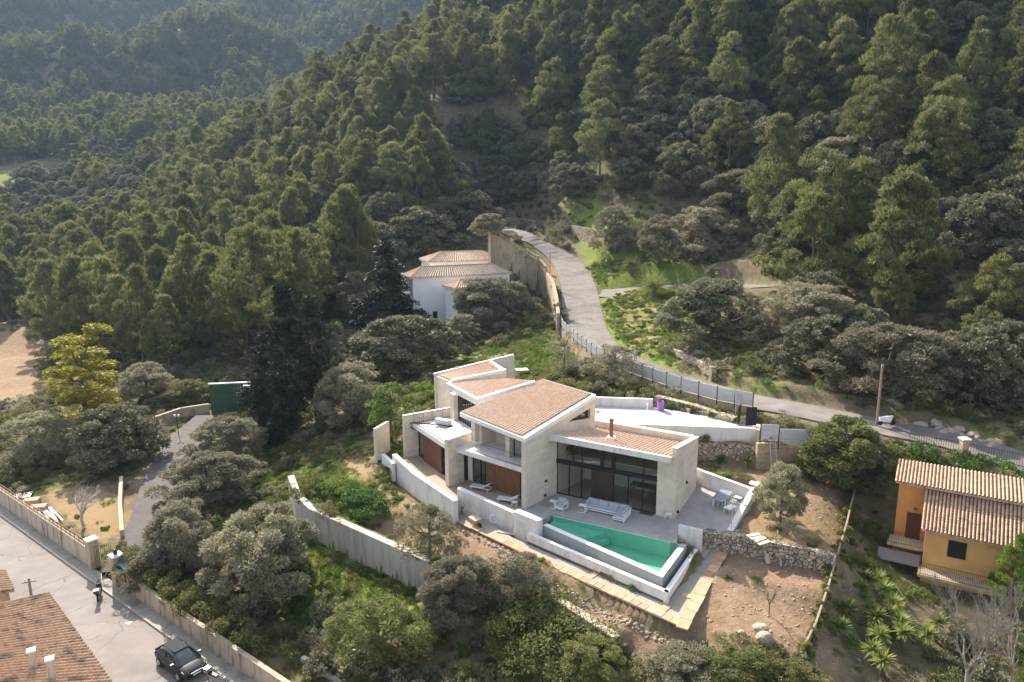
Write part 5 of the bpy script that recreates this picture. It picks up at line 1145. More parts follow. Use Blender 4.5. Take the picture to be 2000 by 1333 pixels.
mb = MB(); bq3 = box4(mb, c0_, c1_, 4, 2.2, c0_[2]-.05); mb.build('wall', MT['bluewhite'], WH); hip(bq3, c0_[2], 1.0, tiles=12, m='tile')
def winpx(parent, x0, y0, x1, y1, Y, name='window', m='dglass', th=.08):
    p, q_ = D(x0, y0, Y), D(x1, y1, Y); mb = MB(); d = np.array([q_[0]-p[0], 0]); mb.poly([(p[0],Y),(q_[0],Y),(q_[0],Y-th),(p[0],Y-th)], q_[2], p[2]); return mb.build(name, MT[m], parent)
def on_wall(parent, a, b, t0_, t1_, z0, z1, name='window', m='dglass', out=.06):
    a, b = np.array(a[:2]), np.array(b[:2]); d = b-a; n = np.array([d[1], -d[0]])/np.hypot(*d)*out; mb = MB(); mb.poly([a+d*t0_+n, a+d*t1_+n, a+d*t1_-n*.2, a+d*t0_-n*.2], z0, z1); o = mb.build(name, MT[m], parent); return o
on_wall(WH, bq[0], bq[1], .40, .46, ez-2.3, ez-1.6); on_wall(WH, bq[0], bq[1], .19, .235, 2.6, 5.0, name='door', m='dark'); on_wall(WH, bq3[0], bq3[1], .15, .3, c0_[2]-2.4, c0_[2]-.8)
mb = MB(); p = G(1000,565,5.0); mb.poly([pw(965,575,5.1), pw(1050,590,5.1), pw(1040,545,5.6), pw(1000,540,5.6)], 4.6, 5.3); tag(mb.build('courtyard', mat('pale paving', (.5,.45,.37), (.56,.5,.42), scale=2)), kind='structure')
# ------------------------------------------------------------------ orange house
OH = thing('orange_house', 'orange rendered house with weathered tiled roofs and iron balconies', 'house', (*G(1850,1100,-3)[:2], -4.2))
Yo = 51.5
e0 = D(1757, 941, Yo+.5); zE = e0[2]; e1 = G(2000, 984, zE)
dO = (e1-e0)[:2]; dO /= np.hypot(*dO); nO = np.array([-dO[1], dO[0]])
O0 = e0[:2]
def fo(a, b, z=0.): p = O0 + dO*a + nO*b; return np.array([p[0], p[1], z])
mb = MB(); mb.poly([fo(0,0)[:2], fo(13,0)[:2], fo(13,2.5)[:2], fo(0,2.5)[:2]], -4.5, zE-.02)
mb.build('wall', MT['orange'], OH)
mb = MB(); up_ = .62
mb.prism([fo(-.25,-.35,zE-.05), fo(13,-.35,zE-.05), fo(13,2.6,zE+.75), fo(-.25,2.6,zE+.75)], [fo(-.25,-.35,zE+.1), fo(13,-.35,zE+.1), fo(13,2.6,zE+.9), fo(-.25,2.6,zE+.9)]); mb.mass([fo(0,.1,zE), fo(12.9,.1,zE), fo(12.9,2.5,zE+.7), fo(0,2.5,zE+.7)], zE-.2)
rf = mb.build('upper_roof', MT['tan'], OH)
tilegrid([fo(-.3,-.45,zE+.08), fo(13,-.45,zE+.08), fo(13,2.65,zE+.88), fo(-.3,2.65,zE+.88)], 54, 9, m=MT['tan'], parent=rf, name='tiles', r=.10, lift=.06)
# front wing
w0 = D(1805,1037,48.6); zW = w0[2]; rr = (w0[:2]-O0); wa, wb = rr@dO, rr@nO
mb = MB(); mb.poly([fo(wa+.1,wb+.35)[:2], fo(wa+9,wb+.35)[:2], fo(wa+9,0)[:2], fo(wa+.1,0)[:2]], -4.5, zW-.05); mb.build('front_wing', MT['ochre'], OH)
zr = zE-.25
mb = MB(); mb.mass([fo(wa+.12,wb+.4,zW-.06), fo(wa+9,wb+.4,zW-.06), fo(wa+9,-.02,zr-.1), fo(wa+.12,-.02,zr-.1)], zW-.5); mb.build('gable', MT['orange'], OH)
mb = MB(); mb.slab([fo(wa-.15,wb-.05,zW+.1), fo(wa+9,wb-.05,zW+.1), fo(wa+9,-.02,zr), fo(wa-.15,-.02,zr)], .14); rf = mb.build('front_roof', MT['tan'], OH)
tilegrid([fo(wa-.2,wb-.1,zW+.1), fo(wa+9,wb-.1,zW+.1), fo(wa+9,-.03,zr+.02), fo(wa-.2,-.03,zr+.02)], 38, 14, m=MT['tan'], parent=rf, name='tiles', r=.10, lift=.06)
print('orange', wa, wb, zE, zW)
ds = -1.35
fd = MB(); fbox(fd, .75, 1.75, -.06, .02, ds, ds+2.1, fo); dr = fd.build('shuttered_door', mat('dark red brown door', (.10,.035,.02), (.14,.05,.03), scale=3, rough=.6, stretch=(6,6,.5)), OH)
mb = MB(); fbox(mb, 1.24, 1.26, -.075, -.06, ds, ds+2.1, fo); mb.build('door_joint', MT['dark'], dr)
mb = MB(); fbox(mb, 1.15, 1.4, -.15, 0, ds+2.4, ds+2.55, fo); mb.build('wall_lamp', MT['rust'], OH)
mb = MB(); fbox(mb, wa+1.6, wa+2.75, wb+.30, wb+.36, zW-1.75, zW-.45, fo); mb.build('shuttered_window', MT['dark'], OH)
mb = MB(); fbox(mb, -.35, wa+.1, -1.6, 0, ds-.25, ds-.03, fo); bl = mb.build('balcony', MT['tanwall'], OH)
railing('railing', [fo(-.3,-.05), fo(-.3,-1.55), fo(wa,-1.55)], [ds-.03]*3, .95, MT['dark'], bl)
mb = MB(); fbox(mb, wa-.1, wa+7, wb-1.1, wb+.35, ds-1.2, ds-1.0, fo); bl = mb.build('balcony', MT['tanwall'], OH)
railing('railing', [fo(wa-.05,wb+.3), fo(wa-.05,wb-1.05), fo(wa+7,wb-1.05)], [ds-1.0]*3, .95, MT['dark'], bl)
mb = MB(); mb.prism([fo(-.9,-2.4,ds-1.2), fo(wa,-2.4,ds-1.2), fo(wa,-1.6,ds-.6), fo(-.9,-1.6,ds-.6)], [fo(-.9,-2.4,ds-1.15), fo(wa,-2.4,ds-1.15), fo(wa,-1.6,ds-.55), fo(-.9,-1.6,ds-.55)]); mb.build('awning', mat('grey sheet', (.20,.185,.17), rough=.7), OH)
# ------------------------------------------------------------------ street wall, green wall, yard walls, near roof
def tost(px, py, z):
    q = G(px, py, z)[:2]-KA[:2]; return float(q@SD), float(q@SNRM)
GL, GR = tost(174,1111,-5.87), tost(212,1149,-5.87); print('gate', GL, GR)
wall_line('street_wall', 'stained tan wall along the far pavement, left part with rusty railing', [st(-40,.95)[:2], st(-3.5,.95)[:2], st(GL[0]-.4,.95)[:2]], .3, -6.2, [-4.15,-4.2,-4.2], MT['stained'], MT['tanwall'])
railing('wall_railing', [st(-40,1.1), st(GL[0]-.5,1.1)], [-4.1,-4.15], .45, MT['rust'], label='rusty low iron railing on top of the street wall at the left', step=.9, r=.025)
wall_line('street_wall', 'stained tan wall along the far pavement, right part from the gate to the bottom edge', [st(GR[0]+.4,1.05)[:2], st(22,1.05)[:2], st(60,1.05)[:2]], .3, -6.2, [-4.3,-4.55,-4.6], MT['stained'], MT['tanwall'])
for a, lb in ((GL[0],'tan gate pillar left of the yard gate on the street'),(GR[0],'tan gate pillar with a lamp right of the yard gate')):
    r_ = thing('gate_pillar', lb, 'gate pillar', tuple(st(a,1.2,-5.87))); mb = MB(); c = st(a,1.2,-5.87); mb.box(tuple(c), .75,.75,2.5, math.atan2(SD[1],SD[0]), z0=True); mb.build('shaft', MT['tanwall'], r_)
    mb = MB(); mb.box((c[0],c[1],-3.37), .9,.9,.12, math.atan2(SD[1],SD[0]), z0=True); mb.build('cap', MT['coping'], r_)
    if a > GL[0]: mb = MB(); mb.lathe((c[0],c[1],-3.25), [(.08,0),(.16,.05),(.2,.3),(.05,.42)], 8); mb.build('lamp', MT['dark'], r_)
gt = thing('yard_gate', 'open dark iron gate between the two tan pillars on the street', 'gate', tuple(st(GL[0]+1,1.2,-5.8)))
railing('gate_leaf', [st(GL[0]+.4,1.2), st(GL[0]+.7,2.4)], [-5.8,-5.8], 1.9, MT['dark'], gt, step=.14)
railing('gate_leaf', [st(GR[0]-.4,1.2), st(GR[0]-1.2,2.2)], [-5.8,-5.8], 1.9, MT['dark'], gt, step=.14)
# yard asphalt
mb = MB(); mb.poly([p for p in [pw(215,1085,-5.1), pw(255,1030,-4.9), pw(290,930,-4.4), pw(340,850,-4.2), pw(400,810,-4), pw(440,830,-4), pw(400,900,-4.3), pw(360,990,-4.7), pw(330,1100,-5.3), pw(262,1130,-5.4)]], 0, 1)
YA = [G(*a) for a in [(205,1120,-5.75),(240,1060,-5.1),(262,1010,-4.9),(290,930,-4.4),(335,860,-4.25),(385,815,-3.9)]]
for p in YA: pass
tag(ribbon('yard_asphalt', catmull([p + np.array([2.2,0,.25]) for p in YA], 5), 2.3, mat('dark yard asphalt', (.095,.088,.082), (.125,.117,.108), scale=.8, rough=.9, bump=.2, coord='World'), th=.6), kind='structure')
wall_line('low_wall', 'low wall stub running up the yard beside the dark tree', [pw(242,1035,-4.2), pw(238,980,-3.9), pw(240,930,-3.6)], .35, -5.4, [-4.2,-3.9,-3.6], MT['tanwall'])
GA, GB = D(408,752,93), D(500,743,94)
gw = thing('green_wall', 'tall dark green wall with a white top edge behind the parking yard', 'wall', (GA[0],GA[1],-4)); mb = MB(); mb.poly([GA[:2], GB[:2], GB[:2]+[0,.35], GA[:2]+[0,.35]], -5, GA[2]); mb.build('wall_body', MT['green'], gw)
mb = MB(); wallseg(mb, GA[:2]-[.05,.05], GB[:2]+[0,-.05], .4, GA[2], GA[2]+.14); mb.build('coping', MT['coping'], gw)
wall_line('garden_wall', 'pale low garden wall lit by the sun left of the green wall', [pw(300,822,-3.4), pw(355,803,-3.2), pw(408,795,-3.0)], .4, -5, [-3.0,-2.8,-2.6], MT['tanwall'])
wall_line('garden_wall', 'small wall in the weeds above the bottom edge left of the rubble', [pw(586,1285,-5.0), pw(640,1322,-5.2), pw(700,1370,-5.3)], .35, -7, [-5.0,-5.2,-5.3], MT['concrete'])
wall_line('street_wall', 'white rendered wall end at the left edge by the street', [st(-60,1.5)[:2], st(-3.9,1.5)[:2]], .4, -6.2, [-2.6,-2.6], MT['white']) if False else None
# near roofs at the bottom left
NR = thing('near_house', 'row house with lichen-stained tile roof in the bottom left corner', 'house', tuple(G(60,1330,-5)))
zr0 = -2.2
Ea, Eb = G(95,1160,zr0), G(222,1340,zr0); Ec, Ed = G(-60,1085,-.2), G(-160,1230,.8)
mb = MB(); Rp = [Ea, Eb+ (Eb-Ea)*.8, Ed+(Eb-Ea)*1.1, Ed+(Ea-Eb)*.15]
mb.slab([Ea, Eb+(Eb-Ea)*.8, G(-250,1500,.6), G(-260,1240,.9)], .15); rf = mb.build('roof', MT['oldtile'], NR)
tilegrid([Ea+[0,0,.03], Eb+(Eb-Ea)*.8+[0,0,.03], G(-250,1500,.63), G(-260,1240,.93)], 64, 34, m=MT['oldtile'], parent=rf, name='tiles', r=.11, lift=.05)
mb = MB(); mb.mass([tuple(Ea+[-.4,-.1,-.16]), tuple(Eb+(Eb-Ea)*.8+[-.4,-.1,-.16]), tuple(G(-250,1500,.4)), tuple(G(-260,1240,.7))], -6.3); mb.build('wall', MT['tanwall'], NR)
for a, lb in (((66,1305),'chimney'),((102,1322),'chimney')):
    c = G(a[0], a[1], -1.2); mb = MB(); mb.box((c[0],c[1],-2.0), .35,.35,1.9, R(30), z0=True); ch = mb.build('chimney', MT['concrete'], NR); mb = MB(); mb.box((c[0],c[1],-.1), .45,.45,.08, R(30), z0=True); mb.build('chimney_cap', MT['coping'], ch)
N2 = thing('near_house', 'small tiled roof corner at the left edge above the lichen-stained roof', 'house', tuple(G(-10,1180,-5)))
q4 = [G(28,1153,-1.6), G(-10,1128,-1.6)+[0,1,0], G(-90,1110,-.6), G(-60,1165,-.6)]
mb = MB(); mb.slab(q4, .15); rf = mb.build('roof', MT['oldtile'], N2); tilegrid([q4[0], q4[1], q4[2], q4[3]], 10, 8, m=MT['oldtile'], parent=rf, name='tiles', r=.1, lift=.04)
mb = MB(); mb.mass([tuple(p-[.4,0,.2]) for p in q4], -6.2); mb.build('wall', MT['tanwall'], N2)

c_ = G(737, 905, -.6); zt2 = ZP(c_[0], c_[1], 838); tp = thing('fin_wall', 'tall thin pale wall end standing left of the young bright green tree', 'wall', tuple(c_))
mb = MB(); wallseg(mb, c_[:2], c_[:2]+np.array([.9,2.4]), .3, -1.2, zt2); mb.build('wall_body', MT['stone'], tp)
# ================================================================== THINGS
def frame_at(px, py, z=0., ang=0.):
    c = G(px, py, z); ca, sa = math.cos(R(ang)), math.sin(R(ang))
    return c, (lambda x, y, zz=0.: np.array([c[0]+ca*x-sa*y, c[1]+sa*x+ca*y, z+zz]))
def lb(mb, F_, x0, x1, y0, y1, z0, z1):
    q = [F_(x0,y0), F_(x1,y0), F_(x1,y1), F_(x0,y1)]; zb = F_(0,0)[2]; mb.poly(q, zb+z0, zb+z1)
def pc(parent, name, m, boxes, F_):
    mb = MB(); [lb(mb, F_, *b) for b in boxes]; return mb.build(name, MT[m] if isinstance(m, str) else m, parent)
AL = -28.5
# sofa: long run of four seats with a return at the right end
c, F_ = frame_at(1149, 989, 0, AL); S_ = thing('sofa', 'white framed L-shaped outdoor sofa with grey cushions in front of the glass', 'sofa', tuple(c))
pc(S_, 'frame', 'furn', [(0,3.6,0,.06,.12,.2),(0,3.6,-.85,-.79,.12,.2),(0,.06,-.85,.06,.1,.62),(3.6,3.66,-1.6,.06,.1,.66),(0,3.6,0.02,.08,.3,.66),(0,3.6,-.85,-.8,.28,.33),(2.75,3.6,-1.62,-1.56,.12,.2),(2.75,3.6,-1.62,-1.57,.28,.34),(2.7,2.76,-1.62,-.8,.12,.2),(2.7,2.75,-1.62,-.8,.28,.34),(.03,.07,-.84,-.8,0,.3),(2.7,2.75,-1.62,-1.57,0,.3),(3.6,3.66,-1.62,-1.56,0,.3),(.03,.07,0,.05,0,.3),(0,.06,-.85,.06,.56,.62)], F_)
for k in range(4): pc(S_, 'seat_cushion', 'cush', [(.08+k*.88,.93+k*.88,-.80,0,.33,.46)], F_)
pc(S_, 'seat_cushion', 'cush', [(2.78,3.57,-1.55,-.82,.33,.46)], F_)
for k in range(4): pc(S_, 'back_cushion', 'cush', [(.08+k*.88,.92+k*.88,-.20,-.01,.465,.82)], F_)
pc(S_, 'back_cushion', 'cush', [(3.42,3.585,-1.5,-.23,.465,.80)], F_); pc(S_, 'back_cushion', 'cush', [(.07,.2,-.75,-.22,.465,.78)], F_)
c, F_ = frame_at(1092, 988, 0, AL-8); S_ = thing('armchair', 'white framed outdoor armchair with grey cushions by the glass corner', 'armchair', tuple(c))
pc(S_, 'frame', 'furn', [(0,.06,-.8,0,.0,.6),(.84,.9,-.8,0,.52,.6),(.84,.9,-.8,-.74,0,.6),(.84,.9,-.06,0,0,.6),(0,.9,-.05,0,.3,.64),(0,.9,-.8,-.75,.1,.3),(.84,.9,-.8,0,.1,.2)], F_)
pc(S_, 'seat_cushion', 'cush', [(.08,.82,-.78,-.08,.3,.45)], F_); pc(S_, 'back_cushion', 'cush', [(.1,.8,-.24,-.06,.455,.85)], F_)
for (x, y), lbq in (((1081,992),'small white C-shaped side table in front of the armchair'),((1138,1000),'small white C-shaped side table at the left end of the sofa')):
    c, F_ = frame_at(x, y, 0, AL); S_ = thing('side_table', lbq, 'side table', tuple(c))
    pc(S_, 'tabletop', 'furn', [(-.3,.3,-.22,.22,.56,.6)], F_); pc(S_, 'frame', 'furn', [(.24,.3,-.22,-.18,0,.56),(.24,.3,.18,.22,0,.56),(-.3,.3,-.22,-.18,0,.04),(-.3,.3,.18,.22,0,.04)], F_)
c, F_ = frame_at(1305, 1014, 0, AL); S_ = thing('stool', 'small white stool standing alone by the corner pier of the villa', 'stool', tuple(c))
pc(S_, 'seat', 'furn', [(-.22,.22,-.2,.2,.4,.45)], F_)
for a, b in ((-1,-1),(1,-1),(1,1),(-1,1)): pc(S_, 'leg', 'furn', [(a*.2-.02,a*.2+.02,b*.18-.02,b*.18+.02,0,.4)], F_)
c, F_ = frame_at(1263, 1003, 0.001, AL); mb = MB(); lb(mb, F_, -.55,.55,-.3,.3,0,.02); tag(mb.build('doormat', mat('dark doormat', (.07,.055,.045), (.11,.09,.07), scale=20)), 'dark brown doormat outside the right end of the glass front', 'doormat')
# dining table with chairs pushed under
c, F_ = frame_at(1406, 991, 0, 58); S_ = thing('dining_table', 'grey topped dining table with white frame on the right part of the patio', 'table', tuple(c))
MT['ttop'] = mat('slate blue table top', (.22,.25,.31), (.26,.29,.35), scale=3, rough=.5)
pc(S_, 'tabletop', 'ttop', [(-.2,1.9,-.5,.5,.72,.76)], F_)
pc(S_, 'frame', 'furn', [(-.2,1.9,-.5,-.46,.66,.72),(-.2,1.9,.46,.5,.66,.72),(-.2,-.16,-.5,.5,.66,.72),(1.86,1.9,-.5,.5,.66,.72)], F_)
for a, b in ((-.17,-.47),(1.87,-.47),(1.87,.47),(-.17,.47)): pc(S_, 'leg', 'furn', [(a-.03,a+.03,b-.03,b+.03,0,.66)], F_)
dcn = 0
for k in range(3):
    for sd in (-1, 1):
        x0 = .0 + k*.62; q = thing('dining_chair', 'white framed dining chair with dark seat, number-less twin pushed under the grey topped table' if False else ('white framed chair with dark fabric pushed under the near side of the table' if sd < 0 else 'white framed chair with dark fabric pushed under the far side of the table'), 'chair', tuple(F_(x0+.25, sd*.5)), 'chairs pushed under the near side' if sd < 0 else 'chairs pushed under the far side')
        y0, y1 = (-.62,-.15) if sd < 0 else (.15,.62); yb = -.64 if sd < 0 else .60
        pc(q, 'seat', 'cush', [(x0,x0+.48,y0,y1,.40,.44)], F_); pc(q, 'backrest', 'ttop', [(x0,x0+.48,yb,yb+.04,.46,.70)], F_)
        pc(q, 'frame', 'furn', [(x0-.02,x0+.02,y0,y0+.04,0,.66),(x0+.46,x0+.5,y0,y0+.04,0,.66),(x0-.02,x0+.02,y1-.04,y1,0,.66),(x0+.46,x0+.5,y1-.04,y1,0,.66)], F_)
c, F_ = frame_at(1425, 1000, 0, 40); S_ = thing('footstool', 'low white bench-like stool at the near end of the dining table', 'stool', tuple(c))
pc(S_, 'seat', 'furn', [(-.5,.5,-.3,.3,.38,.44)], F_)
for a, b in ((-.45,-.25),(.45,-.25),(.45,.25),(-.45,.25)): pc(S_, 'leg', 'furn', [(a-.02,a+.02,b-.02,b+.02,0,.38)], F_)
c, F_ = frame_at(1428, 1036, 0, 0); S_ = thing('parasol_stand', 'thin grey pole with a short bent arm at the tip of the patio', 'pole', tuple(c))
mb = MB(); mb.tube([F_(0,0,0), F_(0,.0,2.3)], .03, 6); mb.build('pole', MT['panel'], S_); mb = MB(); mb.tube([F_(0,0,2.25), F_(.5,.3,2.1)], .025, 6); mb.build('arm', MT['furn'], S_)
def lounger(px, py, z, ang, lab):
    c, F_ = frame_at(px, py, z, ang); S_ = thing('sun_lounger', lab, 'sun lounger', tuple(c))
    pc(S_, 'frame', 'furn', [(-1,.9,-.33,-.29,.24,.30),(-1,.9,.29,.33,.24,.30),(-1,-.96,-.33,.33,.24,.30),(.86,.9,-.33,.33,.24,.30)], F_)
    pc(S_, 'mattress', mat('pale lounger fabric', (.60,.61,.62), rough=.9) if 'lf' not in MT else MT['lf'], [(-.98,.2,-.3,.3,.30,.34)], F_)
    mb = MB(); mb.prism([F_(.2,-.3,.30), F_(.85,-.3,.62), F_(.85,.3,.62), F_(.2,.3,.30)], [F_(.18,-.3,.34), F_(.82,-.3,.67), F_(.82,.3,.67), F_(.18,.3,.34)]); mb.build('backrest', MT['furn'], S_)
    for a, b in ((-.85,-.3),(.75,-.3),(.75,.3),(-.85,.3)): pc(S_, 'leg', 'furn', [(a-.02,a+.02,b-.02,b+.02,0,.24)], F_)
lounger(940, 957, .004, -25, 'white sun lounger in the shade before the brown timber shutter')
lounger(994, 981, .004, -20, 'white sun lounger half in the sun right next to the long side wall')
lounger(1445, 972, 0, 60, 'bright white sun lounger in the sunny corner of the patio wall')
c, F_ = frame_at(1005, 989, .004, -20); S_ = thing('side_table', 'little white round-cornered table beside the second lounger on the deck', 'side table', tuple(c)); pc(S_, 'tabletop', 'furn', [(-.22,.22,-.2,.2,.36,.4)], F_)
for a, b in ((-1,-1),(1,-1),(1,1),(-1,1)): pc(S_, 'leg', 'furn', [(a*.18-.02,a*.18+.02,b*.16-.02,b*.16+.02,0,.36)], F_)
# interior furniture seen through the glass
c = fl(3.6, 3.6); S_ = thing('indoor_table', 'wooden dining table inside behind the right-hand glass', 'table', tuple(c)); F_ = lambda x, y, z=0.: fl(3.6+x, 3.6+y, z)
pc(S_, 'tabletop', 'wood', [(-1.2,1.2,-.5,.5,.72,.77)], F_)
for a, b in ((-1.1,-.4),(1.1,-.4),(1.1,.4),(-1.1,.4)): pc(S_, 'leg', 'dark', [(a-.03,a+.03,b-.03,b+.03,0,.72)], F_)
for a, b, s, lab in ((9.3,1.4,1.2,'leafy indoor plant behind the left upper glass'),(2.2,1.3,1.1,'branching indoor plant behind the lowest right pane')): plant('bush', 1, *fl(a, b, .0 if a < 5 else 3.15), s*.7, lab, name='indoor_plant', cat='plant', dens=.5)
mb = MB(); fbox(mb, 1.6, 10.3, 4.2, 4.35, .02, 2.3); mb.build('inner_partition', MT['intw'], V_)
mb = MB(); fbox(mb, 1.6, 10.3, 1.9, 6.2, 2.9, 3.05); mb.build('mezzanine', MT['intf'], V_)
# ---------------------------------------------------------------- bits and pieces round the villa
MT['plank'] = mat('pale plank', (.45,.37,.27), (.55,.46,.35), scale=6, rough=.9, stretch=(1,5,5))
def planks(name, label, cat, px, py, z, n, L_, ang, spread=.25, m='plank', tilt=0., w=.18, group=None):
    c, F_ = frame_at(px, py, z, ang); rt = thing(name, label, cat, tuple(c), group); rr = random.Random(int(px))
    for k in range(n):
        y = (k-n/2)*spread+rr.uniform(-.05,.05); a = rr.uniform(-.12,.12); mb = MB(); z0 = .02+.05*(k % 2)
        mb.prism([F_(-L_/2,y-w/2+a,z0), F_(L_/2,y-w/2-a,z0+tilt), F_(L_/2,y+w/2-a,z0+tilt), F_(-L_/2,y+w/2+a,z0)], [F_(-L_/2,y-w/2+a,z0+.05), F_(L_/2,y-w/2-a,z0+tilt+.05), F_(L_/2,y+w/2-a,z0+tilt+.05), F_(-L_/2,y+w/2+a,z0+.05)])
        mb.build('plank', MT[m], rt)
    return rt
planks('loose_planks', 'two pale planks lying in the soil left of the garden steps', 'planks', 868, 1008, -1.0, 2, 1.4, 45)
planks('loose_planks', 'pale board lying on the gravel below the louvred hatch wall', 'planks', 990, 1041, -1.29, 1, 1.5, -30, w=.35)
planks('leaning_planks', 'pale stone slab leaning against the dry stone wall', 'planks', 1493, 1093, -1.4, 1, 1.3, 80, tilt=1.1, w=.3)
planks('leaning_planks', 'long thin pole leaning on the wall below the bare olive trunk', 'planks', 1516, 1092, -1.4, 1, 2.2, 75, tilt=1.7, w=.09)
planks('timber_heap', 'leaning brown wooden boards and old shed doors below the big round olive', 'timber', 1612, 940, .3, 5, 2.2, 60, tilt=.9, m='rust', w=.3)
planks('stepping_stones', 'pale flat stones laid on the terrace beside the bare olive trunk', 'stones', 1478, 1052, .08, 4, 1.1, 20, spread=.4, w=.32, m='stone')
planks('white_bundle', 'white wrapped bundle on the bank outside the corner of the patio wall', 'bundle', 1480, 946, .9, 3, 1.3, -30, spread=.28, m='furn', w=.35)
planks('stone_boards', 'white boxes lying in the grass right behind the upper-left roof of the villa', 'boxes', 1018, 722, 3.0, 2, 1.6, 15, spread=.5, m='furn', w=.5)
# wheelbarrow
c, F_ = frame_at(928, 1026, -1.3, -50); W_ = thing('wheelbarrow', 'tan wheelbarrow standing on the gravel path below the terrace steps', 'wheelbarrow', tuple(c))
mb = MB(); mb.prism([F_(-.35,-.22,.35), F_(.3,-.22,.3), F_(.3,.22,.3), F_(-.35,.22,.35)], [F_(-.5,-.34,.65), F_(.5,-.34,.62), F_(.5,.34,.62), F_(-.5,.34,.65)]); mb.build('tray', MT['plank'], W_)
mb = MB(); [mb.tube([F_(-1.0,s*.28,.55), F_(-.3,s*.2,.33), F_(.62,s*.04,.2)], .02, 6) for s in (-1,1)]; mb.build('handles', MT['rust'], W_)
mb = MB(); mb.tube([F_(.62,-.05,.2), F_(.62,.05,.2)], .2, 14); mb.build('wheel', MT['dark'], W_); mb = MB(); [mb.tube([F_(-.3,s*.2,.35), F_(-.35,s*.22,0)], .02, 5) for s in (-1,1)]; mb.build('legs', MT['rust'], W_)
# hose reel, pool handle, pump by the tree
c, F_ = frame_at(964, 1020, -1.0, 0); W_ = thing('garden_hose', 'white coiled pipe lying against the terrace wall above the gravel', 'hose', tuple(c)); mb = MB(); mb.tube([F_(.3*math.cos(a),.12*math.sin(a),.3+.3*math.sin(a)) for a in np.linspace(0,12.5,40)], .03, 5); mb.build('coil', MT['furn'], W_)
c, F_ = frame_at(741, 905, -.7, 20); W_ = thing('water_meter', 'grey pump unit on short legs beside the trunk of the young green tree', 'pump', tuple(c)); pc(W_, 'body', 'panel', [(-.3,.3,-.2,.2,.4,.85)], F_); pc(W_, 'leg', 'dark', [(-.25,-.2,-.1,.1,0,.4)], F_); pc(W_, 'leg', 'dark', [(.2,.25,-.1,.1,0,.4)], F_)
# pallet
c, F_ = frame_at(790, 1144, -5.0, -12); W_ = thing('pallet', 'white wooden pallet lying at the foot of the concrete wall', 'pallet', tuple(c))
for k in range(5): pc(W_, 'board', 'furn', [(-.6,.6,-.5+k*.23,-.38+k*.23,.10,.13)], F_)
for k in range(3): pc(W_, 'bearer', 'plank', [(-.6+k*.55,-.5+k*.55,-.5,.54,0,.10)], F_)
# ladders
def ladder(p, q, w, lab, rungs=12):
    rt = thing('ladder', lab, 'ladder', tuple(p)); p, q = np.array(p, float), np.array(q, float); s = np.array([w/2, 0, 0])
    for sg in (-1, 1): mb = MB(); mb.tube([p+s*sg, q+s*sg], .035, 4); mb.build('rail', MT['panel2'], rt)
    for k in range(1, rungs): a = p+(q-p)*k/rungs; mb = MB(); mb.tube([a-s, a+s], .022, 4); mb.build('rung', MT['panel2'], rt)
wq = pw(1507,868,3.0); ladder((wq[0]-.1, wq[1]-1.6, .2), (wq[0], wq[1]-.2, 3.4), .5, 'aluminium ladder leaning on the sandstone block wall right of the gate')
wq = G(1437, 793, 3.6); ladder((wq[0]-.2, wq[1]-1.5, 3.2), (wq[0], wq[1]-.25, 5.5), .45, 'aluminium ladder leaning on the tan road wall left of the gate', 10)
# driveway clutter
def pot(px, py, z, lab, h=.45, m='edging', name='plant_pot', cat='plant pot', leaf=True):
    c = G(px, py, z); rt = thing(name, lab, cat, tuple(c)); mb = MB(); mb.lathe(tuple(c), [(.16,0),(.24,h*.8),(.27,h),(.22,h)], 12); mb.build('pot', MT[m], rt)
    if leaf: plant_leaf(rt, c[0], c[1], c[2]+h)
    return rt
def plant_leaf(rt, x, y, z, n=16, l=.5, m='hedge'):
    mb = MB()
    for k in range(n):
        a = random.uniform(0, 6.28); e = random.uniform(.5, 1.3); d = Vector((math.cos(a)*math.cos(e), math.sin(a)*math.cos(e), math.sin(e))); s = Vector((-math.sin(a), math.cos(a), 0))*.05; p = Vector((x, y, z))
        mb.add([p-s, p+d*l*.5-s*1.4, p+d*l, p+d*l*.5+s*1.4], [(0,1,2,3)])
    mb.build('leaves', MT[m], rt)
pot(1400, 814, 3.2, 'terracotta pot standing at the foot of the road wall on the driveway')
pot(1345, 806, 3.2, 'terracotta pot with greenery further left along the rubble footing')
c, F_ = frame_at(1290, 802, 3.2, 0); W_ = thing('rubbish_bin', 'purple bin with its lid up at the corner of the driveway', 'bin', tuple(c)); pc(W_, 'body', mat('purple plastic', (.30,.16,.40), rough=.5), [(-.3,.3,-.3,.3,.05,1.0)], F_); pc(W_, 'lid', mat('dark purple plastic', (.16,.06,.14), rough=.5), [(-.32,.0,-.32,.32,1.0,1.35)], F_)
c, F_ = frame_at(1221, 794, 3.2, 0); W_ = thing('garden_bench', 'small pale green bench against the white wall behind the driveway', 'bench', tuple(c)); MT['pgreen'] = mat('pale green paint', (.40,.52,.45), rough=.6)
pc(W_, 'seat', 'pgreen', [(-.5,.5,-.2,.2,.4,.45)], F_); pc(W_, 'leg', 'pgreen', [(-.5,-.42,-.2,.2,0,.4)], F_); pc(W_, 'leg', 'pgreen', [(.42,.5,-.2,.2,0,.4)], F_)
c = G(1264, 809, 3.2); mb = MB(); mb.tube([c, c+[0,0,.95]], .05, 8); mb.lathe(tuple(c+[0,0,.95]), [(.1,0),(.1,.12)], 8); tag(mb.build('bollard_light', MT['furn'], origin=tuple(c)), 'white bollard light standing in the tree shadow on the driveway', 'light')
